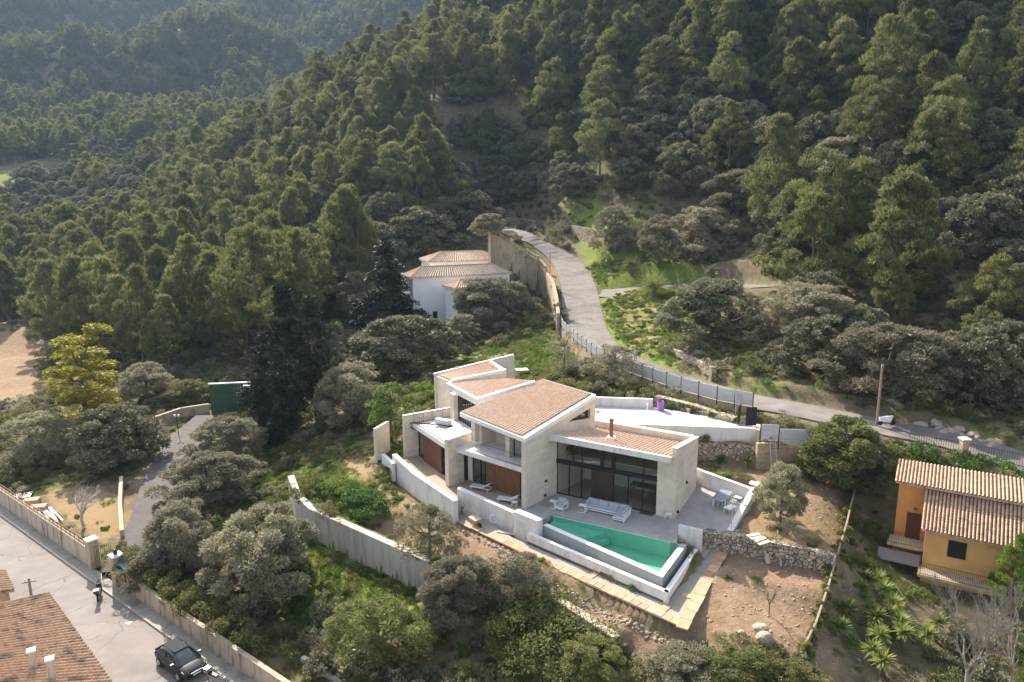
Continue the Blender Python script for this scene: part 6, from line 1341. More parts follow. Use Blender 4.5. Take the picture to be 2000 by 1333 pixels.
# boulders
MT['rock'] = mat('pale rock', (.34,.27,.20), (.47,.39,.31), scale=3, rough=.95, bump=.6)
for x, y, s, lab in ((1447,1239,.42,'small pale round boulder alone on the red soil'),(1486,1233,.75,'upper boulder of the pair on the red soil at the bottom'),(1491,1252,.8,'lower boulder of the pair on the red soil at the bottom'),(1600,1085,.4,'grey boulder at the right end of the dry stone wall'),(1440,1040,.32,'grey stone beside the tip of the patio wall')):
    c = G(x, y, -1.65 if y > 1100 else -.05); mb = MB(); mb.rock((c[0],c[1],c[2]+s*.3), s, s*.8, s*.6, int(x)); o = mb.build('boulder', MT['rock'], smooth=False); m_ = o.modifiers.new('s','SUBSURF'); m_.levels = m_.render_levels = 1; tag(o, lab, 'boulder')
# rubble in the grass, stones
def stones(name, label, pts, smin, smax, m='rock', n=60, wid=1.2):
    mb = MB(); rr = random.Random(len(label))
    for k in range(n):
        t_ = rr.random()*(len(pts)-1); i = int(t_); f = t_-i; p = np.array(pts[i])*(1-f)+np.array(pts[min(i+1,len(pts)-1)])*f; x, y = p[0]+rr.uniform(-wid,wid), p[1]+rr.uniform(-wid,wid); s = rr.uniform(smin, smax)
        mb.rock((x, y, hz(x, y)+s*.15), s, s*rr.uniform(.6,1), s*.6, k)
    o = mb.build(name, MT[m]); tag(o, label, 'stones', kind='stuff'); return o
stones('loose_stones', 'loose rubble stones in the weeds near the bottom wall', [pw(640,1290,-5.4), pw(720,1300,-5.4)], .08, .3, n=110, wid=1.6)
stones('loose_stones', 'line of stones below the edging of the gravel path', [pw(880,1025,-1.4), pw(1080,1135,-1.5), pw(1200,1190,-1.5), pw(1340,1242,-1.5)], .08, .18, n=260, wid=.25)
stones('loose_stones', 'rocks scattered on the green verge below the small palm', [pw(1170,525,9), pw(1200,555,8.2), pw(1130,500,10.5)], .2, .5, n=26, wid=.6)
stones('loose_stones', 'stones scattered over the red soil and the olive terrace', [pw(1400,1120,-1.5), pw(1560,1200,-1.6), pw(1450,1260,-1.7), pw(1600,1000,0), pw(1500,950,.3)], .04, .13, n=300, wid=3.0)
stones('loose_stones', 'broken rock heap on the bank behind the villa', [pw(1010,735,2.9), pw(1080,750,2.9), pw(1200,780,2.9), pw(900,735,1)], .1, .35, n=140, wid=1.2)
stones('loose_stones', 'pale rock outcrops on the right-hand roadside bank', [pw(1720,768,5), pw(1850,800,5), pw(1960,832,4.8)], .25, .8, n=34, wid=.9)
stones('loose_stones', 'pale rocks on the bare spot of the right-hand slope', [D(1890,460,102)[:2], D(1960,480,100)[:2], D(1980,520,97)[:2]], .4, 1.3, n=60, wid=3)
# ---------------------------------------------------------------- palms, cycads, yuccas, agave
def frond(mb, p, az, el, L_, droop, wid, seg=9, lf=16):
    d = Vector((math.cos(az), math.sin(az), 0)); pts = []
    for i in range(seg+1):
        t_ = i/seg; pts.append(Vector(p) + d*(L_*t_*math.cos(el)*(1-.12*t_)) + Vector((0,0,L_*(t_*math.sin(el) - droop*t_*t_))))
    mb.tube(pts, [.035*(1-i/(seg+1)) + .008 for i in range(seg+1)], 4, cap=False); sd = Vector((-d.y, d.x, 0))
    for k in range(lf):
        t_ = .12 + .88*k/lf; i = min(int(t_*seg), seg-1); b = pts[i].lerp(pts[i+1], t_*seg-i); w_ = wid*math.sin(math.pi*min(1, t_*.9+.12))
        for s in (-1, 1):
            tip = b + sd*s*w_ + d*w_*.55 + Vector((0,0,-w_*.25)); mb.add([b, b+d*.05, tip], [(0,1,2)])
def palm(name, label, px, py, wpx, trunk, n=38, m='palm', z=None, el=(-.1,1.25), droop=.55, cat='palm', wid=.5, tm='bark'):
    r = ray(px, py); ts = np.linspace(30, 300, 1500); X, Y, Zr = r[0]*ts, r[1]*ts, CH+r[2]*ts; zz = height(X, Y) if z is None else np.full(len(ts), z); L_ = wpx/FPX*ts*.55
    k = np.argmax(Zr - (zz + trunk*L_ + .15*L_) < 0); Rr = float(L_[k]); x, y, zg = float(X[k]), float(Y[k]), float(zz[k])
    rt = thing(name, label, cat, (x, y, zg)); H = trunk*Rr; mb = MB(); mb.tube([(x,y,zg-.3),(x,y,zg+H*.5),(x,y,zg+H)], [Rr*.10,Rr*.085,Rr*.10], 9); mb.build('trunk', MT[tm], rt); mb = MB(); rr = random.Random(int(px))
    for i in range(n):
        f = (i+.5)/n; frond(mb, (x, y, zg+H), i*2.4+rr.uniform(-.1,.1), el[0]+(el[1]-el[0])*f, Rr*rr.uniform(.88,1.08), droop*(1-f*.55), Rr*wid*.32)
    mb.build('crown', MT[m], rt); return rt
palm('palm_tree', 'large spreading date palm on the green bank right of the road junction', 1278, 555, 100, .35, 80, wid=.7)
palm('palm_tree', 'smaller palm behind the large one on the green verge', 1233, 515, 54, .5, 50, wid=.7)
palm('palm_tree', 'tall thin-trunked fan palm left of the big dark conifer', 655, 635, 40, 3.2, 34)
palm('palm_tree', 'little yellowish palm in the garden behind the white house', 1014, 520, 24, .5, 24)
palm('cycad', 'green cycad with fresh fronds right behind the villa corner', 1408, 897, 28, .35, 30, m='bright', cat='cycad', droop=.2)
palm('cycad', 'cycad with a thick stump and stiff rays of fronds below the gate', 1461, 898, 34, .8, 34, cat='cycad', droop=.12, el=(0,1.0))
palm('cycad', 'small low cycad tuft at the foot of the rubble bank wall', 1378, 892, 22, .2, 24, m='bright', cat='cycad', droop=.2)
def yucca(name, label, heads, m='palm', grp=None):
    for (px, py) in heads:
        r = ray(px, py); Y = 46 + (1150-py)*.02; p = D(px, py, 46.5); zg = -4.2; ts = (-2.0 - (py-1080)*.004 - CH)/r[2]; p = np.array([r[0]*ts, r[1]*ts, CH+r[2]*ts])
        rt = thing(name, label(px, py), 'yucca', (p[0]+.3, p[1]+.2, zg), grp); mb = MB(); mb.tube([(p[0]+.3,p[1]+.3,zg),(p[0]+.1,p[1]+.2,(zg+p[2])/2),(p[0],p[1],p[2])], [.14,.11,.09], 6); mb.build('trunk', MT['bark'], rt); mb = MB(); rr = random.Random(px)
        for i in range(95):
            a = rr.uniform(0,6.28); e = rr.uniform(-.5,1.45); l = rr.uniform(.7,1.0); d = Vector((math.cos(a)*math.cos(e), math.sin(a)*math.cos(e), math.sin(e))); s = Vector((-math.sin(a), math.cos(a), 0))*.055; q_ = Vector(p)
            mb.add([q_-s*.6, q_+d*l*.5-s, q_+d*l+Vector((0,0,-.06)), q_+d*l*.5+s, q_+s*.6], [(0,1,2,3,4)])
        mb.build('crown', MT[m], rt)
YH = [(1625,1130),(1650,1110),(1668,1102),(1695,1108),(1715,1130),(1648,1160),(1680,1150),(1600,1195),(1615,1180),(1640,1185),(1600,1215),(1660,1190),(1640,1225),(1700,1190),(1712,1205),(1735,1200),(1755,1195),(1720,1240),(1765,1235),(1745,1180),(1705,1270),(1725,1290),(1690,1130),(1725,1150),(1760,1215),(1810,1240),(1830,1215)]
yucca('yucca', lambda px, py: 'yucca rosette, %s %s of the spiky clump left of the orange house' % ('topmost' if py < 1135 else 'high' if py < 1175 else 'middle' if py < 1205 else 'lower' if py < 1250 else 'lowest', 'left edge' if px < 1630 else 'left' if px < 1665 else 'central' if px < 1705 else 'right' if px < 1745 else 'right edge'), YH, grp='yuccas left of the orange house')
c = G(1628, 1268, -4.2); rt = thing('agave', 'grey-green agave rosette beside the blue rubbish bags', 'agave', tuple(c)); plant_leaf(rt, c[0], c[1], -4.1, 40, .9, 'olive')
for k, (x, y) in enumerate(((1610,1300),(1628,1304),(1645,1298),(1660,1306),(1675,1300))):
    c = G(x, y, -4.1); mb = MB(); mb.rock((c[0],c[1],-3.85), .42,.38,.38, k); o = mb.build('rubbish_bag', mat('blue plastic sheet', (.16,.20,.28), (.24,.29,.38), scale=6, rough=.35, bump=.8) if k == 0 else MT['bag']); MT['bag'] = o.data.materials[0]
    m_ = o.modifiers.new('s','SUBSURF'); m_.levels = m_.render_levels = 2; tag(o, 'blue plastic bag in the row under the yuccas, one of five heaped together', 'rubbish bag', 'blue rubbish bags under the yuccas')
# ---------------------------------------------------------------- bare trees
def bare(name, label, base, H, spread, m, seed, depth=5, n0=5, upr=.6, r0=.16, cat='bare tree'):
    rr = random.Random(seed); rt = thing(name, label, cat, tuple(base)); tk, cr = MB(), MB()
    def br(p, d, l, r, k):
        q_ = p + d*l; mid = p + d*l*.5 + Vector((rr.uniform(-1,1), rr.uniform(-1,1), rr.uniform(-.5,.5)))*l*.07
        (tk if k < 2 else cr).tube([p, mid, q_], [r, r*.85, r*.68], 6 if k < 2 else 3, cap=False)
        if k >= depth: return
        for j in range(n0 if k == 0 else rr.choice((2,3,3))):
            a = rr.uniform(0,6.28); t_ = rr.uniform(.35,.75) * spread; nd = (d + Vector((math.cos(a)*t_, math.sin(a)*t_, rr.uniform(-.1,.3)*upr))).normalized()
            nd = (nd + Vector((0,0,upr*.25))).normalized(); br(p + d*l*rr.uniform(.55,1.0), nd, l*rr.uniform(.6,.85), r*.55, k+1)
    br(Vector(base), Vector((rr.uniform(-.08,.08), 0, 1)).normalized(), H*.3, r0, 0)
    tk.build('trunk', MT[m], rt); cr.build('branches', MT[m], rt); return rt
MT['twig'] = mat('poplar bark', (.27,.235,.19), (.38,.34,.29), scale=4, rough=.9)
MT['greybark'] = mat('pale grey bark', (.40,.36,.32), (.52,.48,.44), scale=4, rough=.9, bump=.3)
bare('bare_tree', 'leafless grey fig tree with a silvery web of twigs in the yard', G(164,1030,-5), 5.2, 1.5, 'greybark', 4, depth=6, upr=.25)
bare('bare_tree', 'tall leafless pale poplar in front of the orange house', (float(D(1885,1340,37)[0]), 37.0, -4.8), 8.5, 1.0, 'twig', 9, depth=7, n0=6, upr=1.0, r0=.12)
bare('bare_tree', 'second leafless poplar at the right edge of the picture', (float(D(1975,1345,38)[0]), 38.0, -4.8), 8, 1.0, 'twig', 21, depth=6, n0=6, upr=1.0, r0=.09)
bare('sapling', 'tiny staked sapling on the red soil right of the tiled path', G(1502,1201,-1.65), 2.6, 1.0, 'bark', 3, depth=4, r0=.04, cat='sapling')
bare('sapling', 'small sapling at the foot of the dry stone wall under the olive', G(1548,1112,-1.5), 1.8, 1.1, 'bark', 5, depth=4, r0=.035, cat='sapling')
# ---------------------------------------------------------------- poles and wires
MT['pole'] = mat('weathered timber pole', (.26,.20,.14), (.36,.29,.21), scale=3, rough=.9, stretch=(4,4,.4))
def upole(px, py, z, pyt, lab, r=.13, arm=None):
    c = G(px, py, z); zt_ = ZP(c[0], c[1], pyt); rt = thing('utility_pole', lab, 'utility pole', tuple(c)); mb = MB(); mb.tube([c-[0,0,.4], (c[0],c[1],zt_)], [r, r*.7], 8); mb.build('shaft', MT['pole'], rt)
    if arm: mb = MB(); a = R(arm); mb.box((c[0],c[1],zt_-.3), 1.0,.08,.08, a); mb.build('crossarm', MT['pole'], rt)
    for s in (-1,1): mb = MB(); mb.lathe((c[0]+s*.3*(1 if arm else .3), c[1], zt_-.26), [(.03,0),(.05,.06),(.03,.14)], 6); mb.build('insulator', MT['furn'], rt)
    return np.array([c[0], c[1], zt_-.2])
p1 = upole(1712, 829, 3.5, 712, 'tall timber utility pole at the near edge of the road on the right')
p2 = upole(1074, 585, 6.0, 494, 'thin timber utility pole standing beside the tall retaining wall', .1)
p3 = upole(66, 1196, -6.0, 1130, 'short dark timber pole sticking up beside the stained roof', .12, 20)
def wire(a, b, sag, lab):
    mb = MB(); a, b = np.array(a, float), np.array(b, float); mb.tube([a+(b-a)*t_+np.array([0,0,-sag*4*t_*(1-t_)]) for t_ in np.linspace(0,1,24)], .009, 3); tag(mb.build('power_line', MT['dark'], origin=tuple(a)), lab, 'power line')
wire(p1, D(1140,372,150), 2.0, 'upper thin power line sagging from the roadside pole towards the forest'); wire(p1-[0,0,.5], D(1200,405,140), 2.0, 'lower thin power line sagging from the roadside pole towards the palms')
wire(p1, D(2080,880,52), 1.2, 'thin power line running from the roadside pole out of the right edge')
# road signs
c = G(1160, 505, 11.0); rt = thing('road_sign', 'grey-backed sign boards on two thin posts at the green verge by the olives', 'road sign', tuple(c))
for dx in (-.7,.9): mb = MB(); mb.tube([c+[dx,0,-.4], c+[dx,0,2.4]], .05, 6); mb.build('post', MT['panel'], rt)
for dx, z0, w_, h_ in ((.6,1.9,1.6,.7),(-1.3,.2,1.2,.6)): mb = MB(); mb.box((c[0]+dx,c[1]-.06,c[2]+z0+h_/2), w_,.05,h_); mb.build('sign_board', MT['panel2'], rt)
mb = MB(); mb.tube([c+[-.75,-.1,2.3], c+[-.75,-.06,2.3]], .3, 16); mb.build('round_sign', mat('red sign', (.5,.12,.14), rough=.5), rt)
# person walking on the verge
def person(px, py, z, lab, shirt, trou, heading=0., H=1.72):
    c = G(px, py, z); rt = thing('person', lab, 'person', tuple(c)); k = H/1.72; me = bpy.data.meshes.new('body')
    J = [(0,0,.94,.13),(0,0,1.15,.125),(0,0,1.38,.13),(0,.0,1.50,.06),(0,.01,1.58,.085),(0,.01,1.68,.08),
         (-.09,0,.88,.095),(-.10,.12,.48,.065),(-.10,.02,.09,.045),(-.10,.16,.05,.04),(.09,0,.88,.095),(.10,.02,.48,.065),(.10,-.20,.10,.045),(.10,-.08,.04,.04),
         (-.19,0,1.40,.06),(-.25,-.03,1.12,.045),(-.25,.12,.90,.032),(-.25,.17,.82,.035),(.19,0,1.40,.06),(.25,-.08,1.12,.045),(.26,.02,.88,.032),(.26,.05,.80,.035)]
    E_ = [(0,1),(1,2),(2,3),(3,4),(4,5),(0,6),(6,7),(7,8),(8,9),(0,10),(10,11),(11,12),(12,13),(2,14),(14,15),(15,16),(16,17),(2,18),(18,19),(19,20),(20,21)]
    me.from_pydata([(a*k,b*k,z_*k) for a,b,z_,_ in J], E_, []); o = bpy.data.objects.new('body', me); COL.objects.link(o); o.parent = rt; rt.rotation_euler.z = heading
    sk = o.modifiers.new('skin','SKIN')
    for v, (_,_,_,r_) in zip(me.skin_vertices[0].data, J): v.radius = (r_*k, r_*k)
    me.skin_vertices[0].data[0].use_root = True; ss = o.modifiers.new('s','SUBSURF'); ss.levels = ss.render_levels = 2
    pm_ = bpy.data.materials.new('person clothes'); pm_.use_nodes = True; t = pm_.node_tree; b = t.nodes['Principled BSDF']; tc = _n(t,'ShaderNodeTexCoord'); sx = _n(t,'ShaderNodeSeparateXYZ'); cr = _n(t,'ShaderNodeValToRGB'); mm = _n(t,'ShaderNodeMath',operation='MULTIPLY'); mm.inputs[1].default_value = .5/k
    t.links.new(tc.outputs['Object'], sx.inputs[0]); t.links.new(sx.outputs[2], mm.inputs[0]); t.links.new(mm.outputs[0], cr.inputs[0]); cr.color_ramp.interpolation = 'CONSTANT'
    e = cr.color_ramp.elements; e[0].color = (*trou,1); e[1].position = .47; e[1].color = (*shirt,1); x = e.new(.745); x.color = (.45,.28,.2,1); x = e.new(.825); x.color = (.05,.035,.03,1)
    t.links.new(cr.outputs[0], b.inputs['Base Color']); b.inputs['Roughness'].default_value = .9; me.materials.append(pm_)
    mb = MB(); mb.lathe((c[0],c[1]+.01,c[2]+1.63*k), [(.075*k,0),(.098*k,.03*k),(.09*k,.08*k),(.04*k,.125*k)], 10); h = mb.build('hair', mat('dark hair', (.03,.022,.018), rough=.8), rt)
    return rt
person(1241, 706, 4.05, 'person in a pale blue-grey top walking on the verge beside the road', (.45,.50,.58), (.25,.24,.22))
# ---------------------------------------------------------------- vehicles
def car(c, head, lab):
    rt = thing('parked_car', lab, 'car', tuple(c)); ca, sa = math.cos(head), math.sin(head)
    def F_(x, y, z): return (c[0]+ca*x-sa*y, c[1]+sa*x+ca*y, c[2]+z)
    st_ = [(-2.02,.72,.42,.66),(-1.98,.80,.32,.92),(-1.6,.86,.26,.98),(-.9,.89,.24,.98),(0,.90,.24,.96),(.75,.89,.24,.93),(1.3,.87,.26,.86),(1.8,.80,.30,.74),(2.02,.66,.38,.60)]
    vs, fs = [], []
    for x, w_, zb, zt_ in st_:
        for y, z in ((-w_*.9,zb),(-w_,zb+.16),(-w_,zt_-.16),(-w_*.9,zt_-.02),(-w_*.5,zt_+.025),(0,zt_+.035),(w_*.5,zt_+.025),(w_*.9,zt_-.02),(w_,zt_-.16),(w_,zb+.16),(w_*.9,zb)): vs.append(F_(x,y,z))
    k = 11
    for i in range(len(st_)-1):
        for j in range(k): fs.append((i*k+j, i*k+(j+1)%k, (i+1)*k+(j+1)%k, (i+1)*k+j))
    fs += [tuple(range(k))[::-1], tuple((len(st_)-1)*k+j for j in range(k))]
    MT['carp'] = mat('dark grey car paint', (.04,.042,.047), rough=.42, spec=.25)
    mb = MB(); mb.add(vs, fs); b = mb.build('body', MT['carp'], rt, smooth=True); m_ = b.modifiers.new('b','BEVEL'); m_.width = .02
    cab = [(-1.93,.66,.93),(-1.5,.62,1.28),(-.9,.60,1.40),(-.2,.58,1.41),(.28,.57,1.34),(1.22,.70,.92)]
    vs = []; fs = []
    for x, w_, z in cab:
        for y, zz in ((-min(.82,w_+.14),.9),(-w_,z-.04),(-w_*.6,z+.02),(0,z+.035),(w_*.6,z+.02),(w_,z-.04),(min(.82,w_+.14),.9)): vs.append(F_(x,y,zz if zz == .9 else z if z > .95 else z))
    k = 7
    for i in range(len(cab)-1):
        for j in range(k-1): fs.append((i*k+j, i*k+j+1, (i+1)*k+j+1, (i+1)*k+j))
    mb = MB(); mb.add(vs, fs); mb.build('windows', MT['dglass'], rt, smooth=True)
    mb = MB(); mb.prism([F_(-1.42,-.56,1.31), F_(.28,-.53,1.34), F_(.28,.53,1.34), F_(-1.42,.56,1.31)], [F_(-1.36,-.50,1.41), F_(.22,-.47,1.45), F_(.22,.47,1.45), F_(-1.36,.50,1.41)]); mb.build('roof', mat('dull dark car roof', (.045,.048,.055), rough=.75, spec=.05), rt)
    mb = MB()
    for x0, z0, x1, z1_ in ((.26,1.37,1.18,.94),(-1.40,1.34,-1.90,.96),(-.55,1.40,-.55,.96)):
        for s in (-1,1): mb.tube([F_(x0,s*.57,z0), F_(x1,s*.79,z1_)], .035, 4)
    mb.build('pillars', MT['carp'], rt)
    for x in (-1.28,1.25):
        for s in (-1,1):
            mb = MB(); mb.tube([F_(x,s*.70,.32), F_(x,s*.92,.32)], .33, 20); wh = mb.build('wheel', MT['dark'], rt); mb = MB(); mb.tube([F_(x,s*.90,.32), F_(x,s*.935,.32)], .2, 10); mb.build('rim', MT['panel2'], wh)
    lm = mat('headlamp glass', (.7,.72,.75), rough=.1, spec=.8)
    for s in (-1,1): mb = MB(); mb.prism([F_(1.72,s*.50,.60),F_(1.98,s*.46,.56),F_(1.86,s*.74,.58),F_(1.62,s*.80,.62)], [F_(1.66,s*.50,.74),F_(1.92,s*.46,.68),F_(1.80,s*.74,.70),F_(1.56,s*.80,.76)]); mb.build('headlight', lm, rt)
    for s in (-1,1): mb = MB(); mb.prism([F_(-2.02,s*.55,.68),F_(-1.98,s*.80,.68),F_(-1.9,s*.84,.68),F_(-1.95,s*.55,.68)], [F_(-2.0,s*.55,.86),F_(-1.96,s*.80,.86),F_(-1.88,s*.84,.86),F_(-1.93,s*.55,.86)]); mb.build('tail_light', mat('red lamp', (.4,.02,.02), rough=.2), rt)
    for s in (-1,1): mb = MB(); p = F_(.72,s*.95,.98); mb.box(p, .16,.2,.13, head); mb.build('door_mirror', MT['carp'], rt)
    mb = MB(); mb.prism([F_(2.035,-.26,.40),F_(2.05,-.26,.40),F_(2.05,.26,.40),F_(2.035,.26,.40)], [F_(2.035,-.26,.51),F_(2.05,-.26,.51),F_(2.05,.26,.51),F_(2.035,.26,.51)]); mb.build('number_plate', MT['furn'], rt)
    mb = MB(); mb.tube([F_(2.03,-.4,.60),F_(2.04,0,.62),F_(2.03,.4,.60)], .02, 4); mb.build('grille_bar', MT['panel2'], rt)
cc = G(355, 1303, -6.0); car((cc[0], cc[1], -6.0), math.atan2(SD[1], SD[0]), 'dark grey hatchback parked against the kerb at the bottom of the street')
def moto(px, py, head, lab, col=(.03,.032,.045), screen=True):
    c = G(px, py, -6.0); rt = thing('motorbike', lab, 'motorbike', tuple(c)); ca, sa = math.cos(head), math.sin(head)
    def F_(x, y, z): return (c[0]+ca*x-sa*y, c[1]+sa*x+ca*y, -6.0+z)
    for x in (-.65,.65):
        mb = MB(); mb.tube([F_(x,-.06,.29),F_(x,.06,.29)], .29, 18); wh = mb.build('wheel', MT['dark'], rt); mb = MB(); mb.tube([F_(x,-.07,.29),F_(x,.07,.29)], .16, 10); mb.build('rim', MT['panel2'], wh)
    bm_ = mat('scooter paint', col, rough=.25, spec=.6)
    mb = MB(); mb.prism([F_(-.75,-.13,.5),F_(.1,-.15,.28),F_(.1,.15,.28),F_(-.75,.13,.5)], [F_(-.85,-.12,.74),F_(.0,-.17,.74),F_(.0,.17,.74),F_(-.85,.12,.74)]); mb.prism([F_(.0,-.18,.22),F_(.35,-.18,.24),F_(.35,.18,.24),F_(.0,.18,.22)], [F_(.0,-.18,.32),F_(.35,-.18,.32),F_(.35,.18,.32),F_(.0,.18,.32)]); mb.prism([F_(.34,-.22,.3),F_(.62,-.1,.38),F_(.62,.1,.38),F_(.34,.22,.3)], [F_(.38,-.2,.92),F_(.52,-.08,.96),F_(.52,.08,.96),F_(.38,.2,.92)]); mb.build('body', bm_, rt)
    mb = MB(); mb.prism([F_(-.8,-.13,.74),F_(-.02,-.16,.74),F_(-.02,.16,.74),F_(-.8,.13,.74)], [F_(-.78,-.11,.86),F_(-.05,-.12,.82),F_(-.05,.12,.82),F_(-.78,.11,.86)]); mb.build('seat', MT['dark'], rt)
    mb = MB(); mb.tube([F_(.36,-.36,1.02),F_(.44,0,1.0),F_(.36,.36,1.02)], .02, 5); mb.build('handlebar', MT['dark'], rt); mb = MB(); mb.tube([F_(.65,0,.29),F_(.45,0,.95)], .035, 5); mb.build('fork', MT['panel2'], rt)
    mb = MB(); mb.lathe(F_(.56,0,.8), [(.03,0),(.09,.03),(.09,.1),(.03,.14)], 8); mb.build('headlight', MT['furn'], rt)
    for s in (-1,1): mb = MB(); mb.lathe(F_(.4,s*.34,1.12), [(.02,0),(.06,.03),(.02,.09)], 6); mb.build('mirror', MT['dark'], rt)
    mb = MB(); mb.box(F_(-.95,0,.98), .36,.38,.28, head); mb.build('top_box', bm_, rt)
    if screen: mb = MB(); mb.prism([F_(.5,-.2,.95),F_(.53,-.2,.95),F_(.53,.2,.95),F_(.5,.2,.95)], [F_(.36,-.14,1.35),F_(.38,-.14,1.35),F_(.38,.14,1.35),F_(.36,.14,1.35)]); mb.build('windscreen', MT['glass'], rt)
hd = math.atan2(SD[1], SD[0])
moto(194, 1166, hd + math.pi - .5, 'black scooter parked by the kerb near the yard gate'); moto(428, 1342, hd + .2, 'motorbike parked in front of the dark grey car at the bottom edge', (.25,.26,.28), False)
cs = G(1731, 831, 3.5); s0_ = cs
rt = thing('parked_scooter', 'white scooter parked at the far end of the round olive tree on the road', 'scooter', tuple(cs)); 
for x in (-.6,.6): mb = MB(); mb.tube([(cs[0]+x,cs[1]-.05,cs[2]+.25),(cs[0]+x,cs[1]+.05,cs[2]+.25)], .25, 14); mb.build('wheel', MT['dark'], rt)
mb = MB(); mb.prism([(cs[0]-.7,cs[1]-.14,cs[2]+.45),(cs[0]+.3,cs[1]-.14,cs[2]+.3),(cs[0]+.3,cs[1]+.14,cs[2]+.3),(cs[0]-.7,cs[1]+.14,cs[2]+.45)],[(cs[0]-.75,cs[1]-.12,cs[2]+.8),(cs[0]+.55,cs[1]-.12,cs[2]+.95),(cs[0]+.55,cs[1]+.12,cs[2]+.95),(cs[0]-.75,cs[1]+.12,cs[2]+.8)]); mb.build('body', MT['furn'], rt)
mb = MB(); mb.tube([(cs[0]+.5,cs[1]-.3,cs[2]+1.05),(cs[0]+.5,cs[1]+.3,cs[2]+1.05)], .02, 5); mb.build('handlebar', MT['dark'], rt)
# street details
c = G(180, 1242, -6); mb = MB(); mb.box((c[0],c[1],-5.999), .8,.8,.008, hd, z0=True); tag(mb.build('manhole_cover', mat('cast iron', (.13,.12,.11), (.2,.19,.17), scale=9, rough=.7)), 'square cast iron manhole cover in the middle of the street', 'manhole cover')
c = G(251, 1217, -6); mb = MB(); mb.add([(c[0]-.25,c[1],-5.99),(c[0]+.1,c[1]-.2,-5.985),(c[0]+.28,c[1]+.05,-5.96),(c[0],c[1]+.18,-5.985)], [(0,1,2,3)]); tag(mb.build('paper_scrap', MT['furn']), 'white scrap of paper lying on the street near the pavement', 'paper')
# ---------------------------------------------------------------- yard: brick pallets, pipes, shelter, lamp
MT['brick'] = mat('pale terracotta bricks', (.52,.33,.24), (.62,.43,.32), scale=5, rough=.9, bump=.4)
for (x, y, lab) in ((62,985,'upper stack of terracotta bricks on the left side of the yard'),(76,998,'lower stack of terracotta bricks on the left side of the yard')):
    c, F_ = frame_at(x, y, -5.0, 15); rt = thing('brick_stack', lab, 'bricks', tuple(c))
    for i in range(4): pc(rt, 'brick_row', 'brick', [(-.7,.7,-.45+i*.23,-.25+i*.23,0,.55)], F_)
planks('pipe_bundle', 'long white pipes and boards stacked beside the brick stacks in the yard', 'pipes', 98, 1008, -4.9, 7, 4.2, -45, spread=.2, m='furn', w=.12)
planks('rubble_heap', 'white and grey boards thrown under the bare fig tree at the left', 'boards', 45, 968, -4.9, 4, 1.6, 20, spread=.3, m='panel2', w=.3)
c = [G(220,1096,-4.0), G(242,1114,-4.0), G(323,1081,-3.9), G(287,1067,-3.9)]
rt = thing('shelter', 'light blue corrugated shelter roof beside the yard gate', 'shelter', (*c[1][:2], -5.6)); tilegrid([c[0], c[1], c[2], c[3]], 22, 1, r=.045, m=mat('light blue corrugated sheet', (.22,.38,.42), (.30,.46,.50), scale=2, rough=.5), parent=rt, name='roof', lift=0)
for p in c: mb = MB(); mb.tube([(p[0],p[1],-5.8),(p[0],p[1],p[2])], .04, 5); mb.build('post', MT['dark'], rt)
c = G(349, 852, -4.1); rt = thing('lamp_post', 'small lamp post with a twin white head in the yard before the green wall', 'lamp post', tuple(c)); mb = MB(); mb.tube([c, c+[0,0,2.6]], .05, 6); mb.build('shaft', MT['dark'], rt)
for s in (-.25,.25): mb = MB(); mb.lathe((c[0]+s,c[1],c[2]+2.5), [(.08,0),(.16,.12),(.1,.28)], 8); mb.build('lamp_head', MT['furn'], rt)
c = G(482, 754, -1.0); mb = MB(); q_ = D(482,757,92.7); mb.box(tuple(q_), .9,.35,.6); gu = tag(mb.build('air_conditioner', MT['furn']), 'air conditioner unit on the upper right of the green wall', 'air conditioner')
# fences on the right
fp = [pw(1668,962,0), pw(1650,1040,-.6), pw(1632,1100,-1.2), pw(1615,1160,-1.6), pw(1590,1235,-1.9), pw(1560,1290,-2.4)]; fz = [-.1,-.6,-1.2,-1.6,-1.9,-2.6]
wall_line('garden_fence', 'overgrown brown garden fence between the red soil and the yuccas', fp, .12, [z-2.6 for z in fz], [z+.75 for z in fz], MT['pole'], cat='fence')
ip = [pw(1775,872,2.9), pw(1880,892,2.7), pw(2000,918,2.5), pw(2090,940,2.3)]
wall_line('garden_wall', 'low wall carrying the iron fence along the near side of the road at the right', ip, .3, [0,0,0,0], [3.0,2.85,2.7,2.6], MT['rubble'])
railing('iron_fence', ip, [3.0,2.85,2.7,2.6], 1.1, MT['dark'], label='iron railings along the near side of the road at the right edge', step=.18, r=.014, cat='fence')
c = ip[1]; rt = thing('fence_pillar', 'stone pillar with a pale cap in the middle of the iron railings', 'pillar', (c[0],c[1],1.5)); mb = MB(); mb.box((c[0],c[1],1.5), .55,.55,2.75, 0, z0=True); mb.build('shaft', MT['blocks'], rt); mb = MB(); mb.box((c[0],c[1],4.25), .75,.75,.12, 0, z0=True); mb.build('cap', MT['coping'], rt)
def hedge(name, label, pts, zs, h, wid, m, n, size=.2, cat='hedge'):
    cl = []
    for k in range(n):
        t_ = k/(n-1)*(len(pts)-1); i = min(int(t_), len(pts)-2); f = t_-i; p = np.array(pts[i])*(1-f)+np.array(pts[i+1])*f; z = zs[i]*(1-f)+zs[i+1]*f
        cl.append((p[0]+RNG.uniform(-wid,wid), p[1]+RNG.uniform(-wid,wid), z+RNG.uniform(.2,1)*h, wid*RNG.uniform(.5,.9), wid*RNG.uniform(.5,.9), h*.35))
    Vv, Ff = leaves(RNG, cl, 170, size, .6, .2); o0 = np.array([pts[0][0], pts[0][1], zs[0]]); me = leafmesh(name, Vv-o0, Ff, MT[m]); o = bpy.data.objects.new(name, me); COL.objects.link(o); o.location = o0; return tag(o, label, cat)
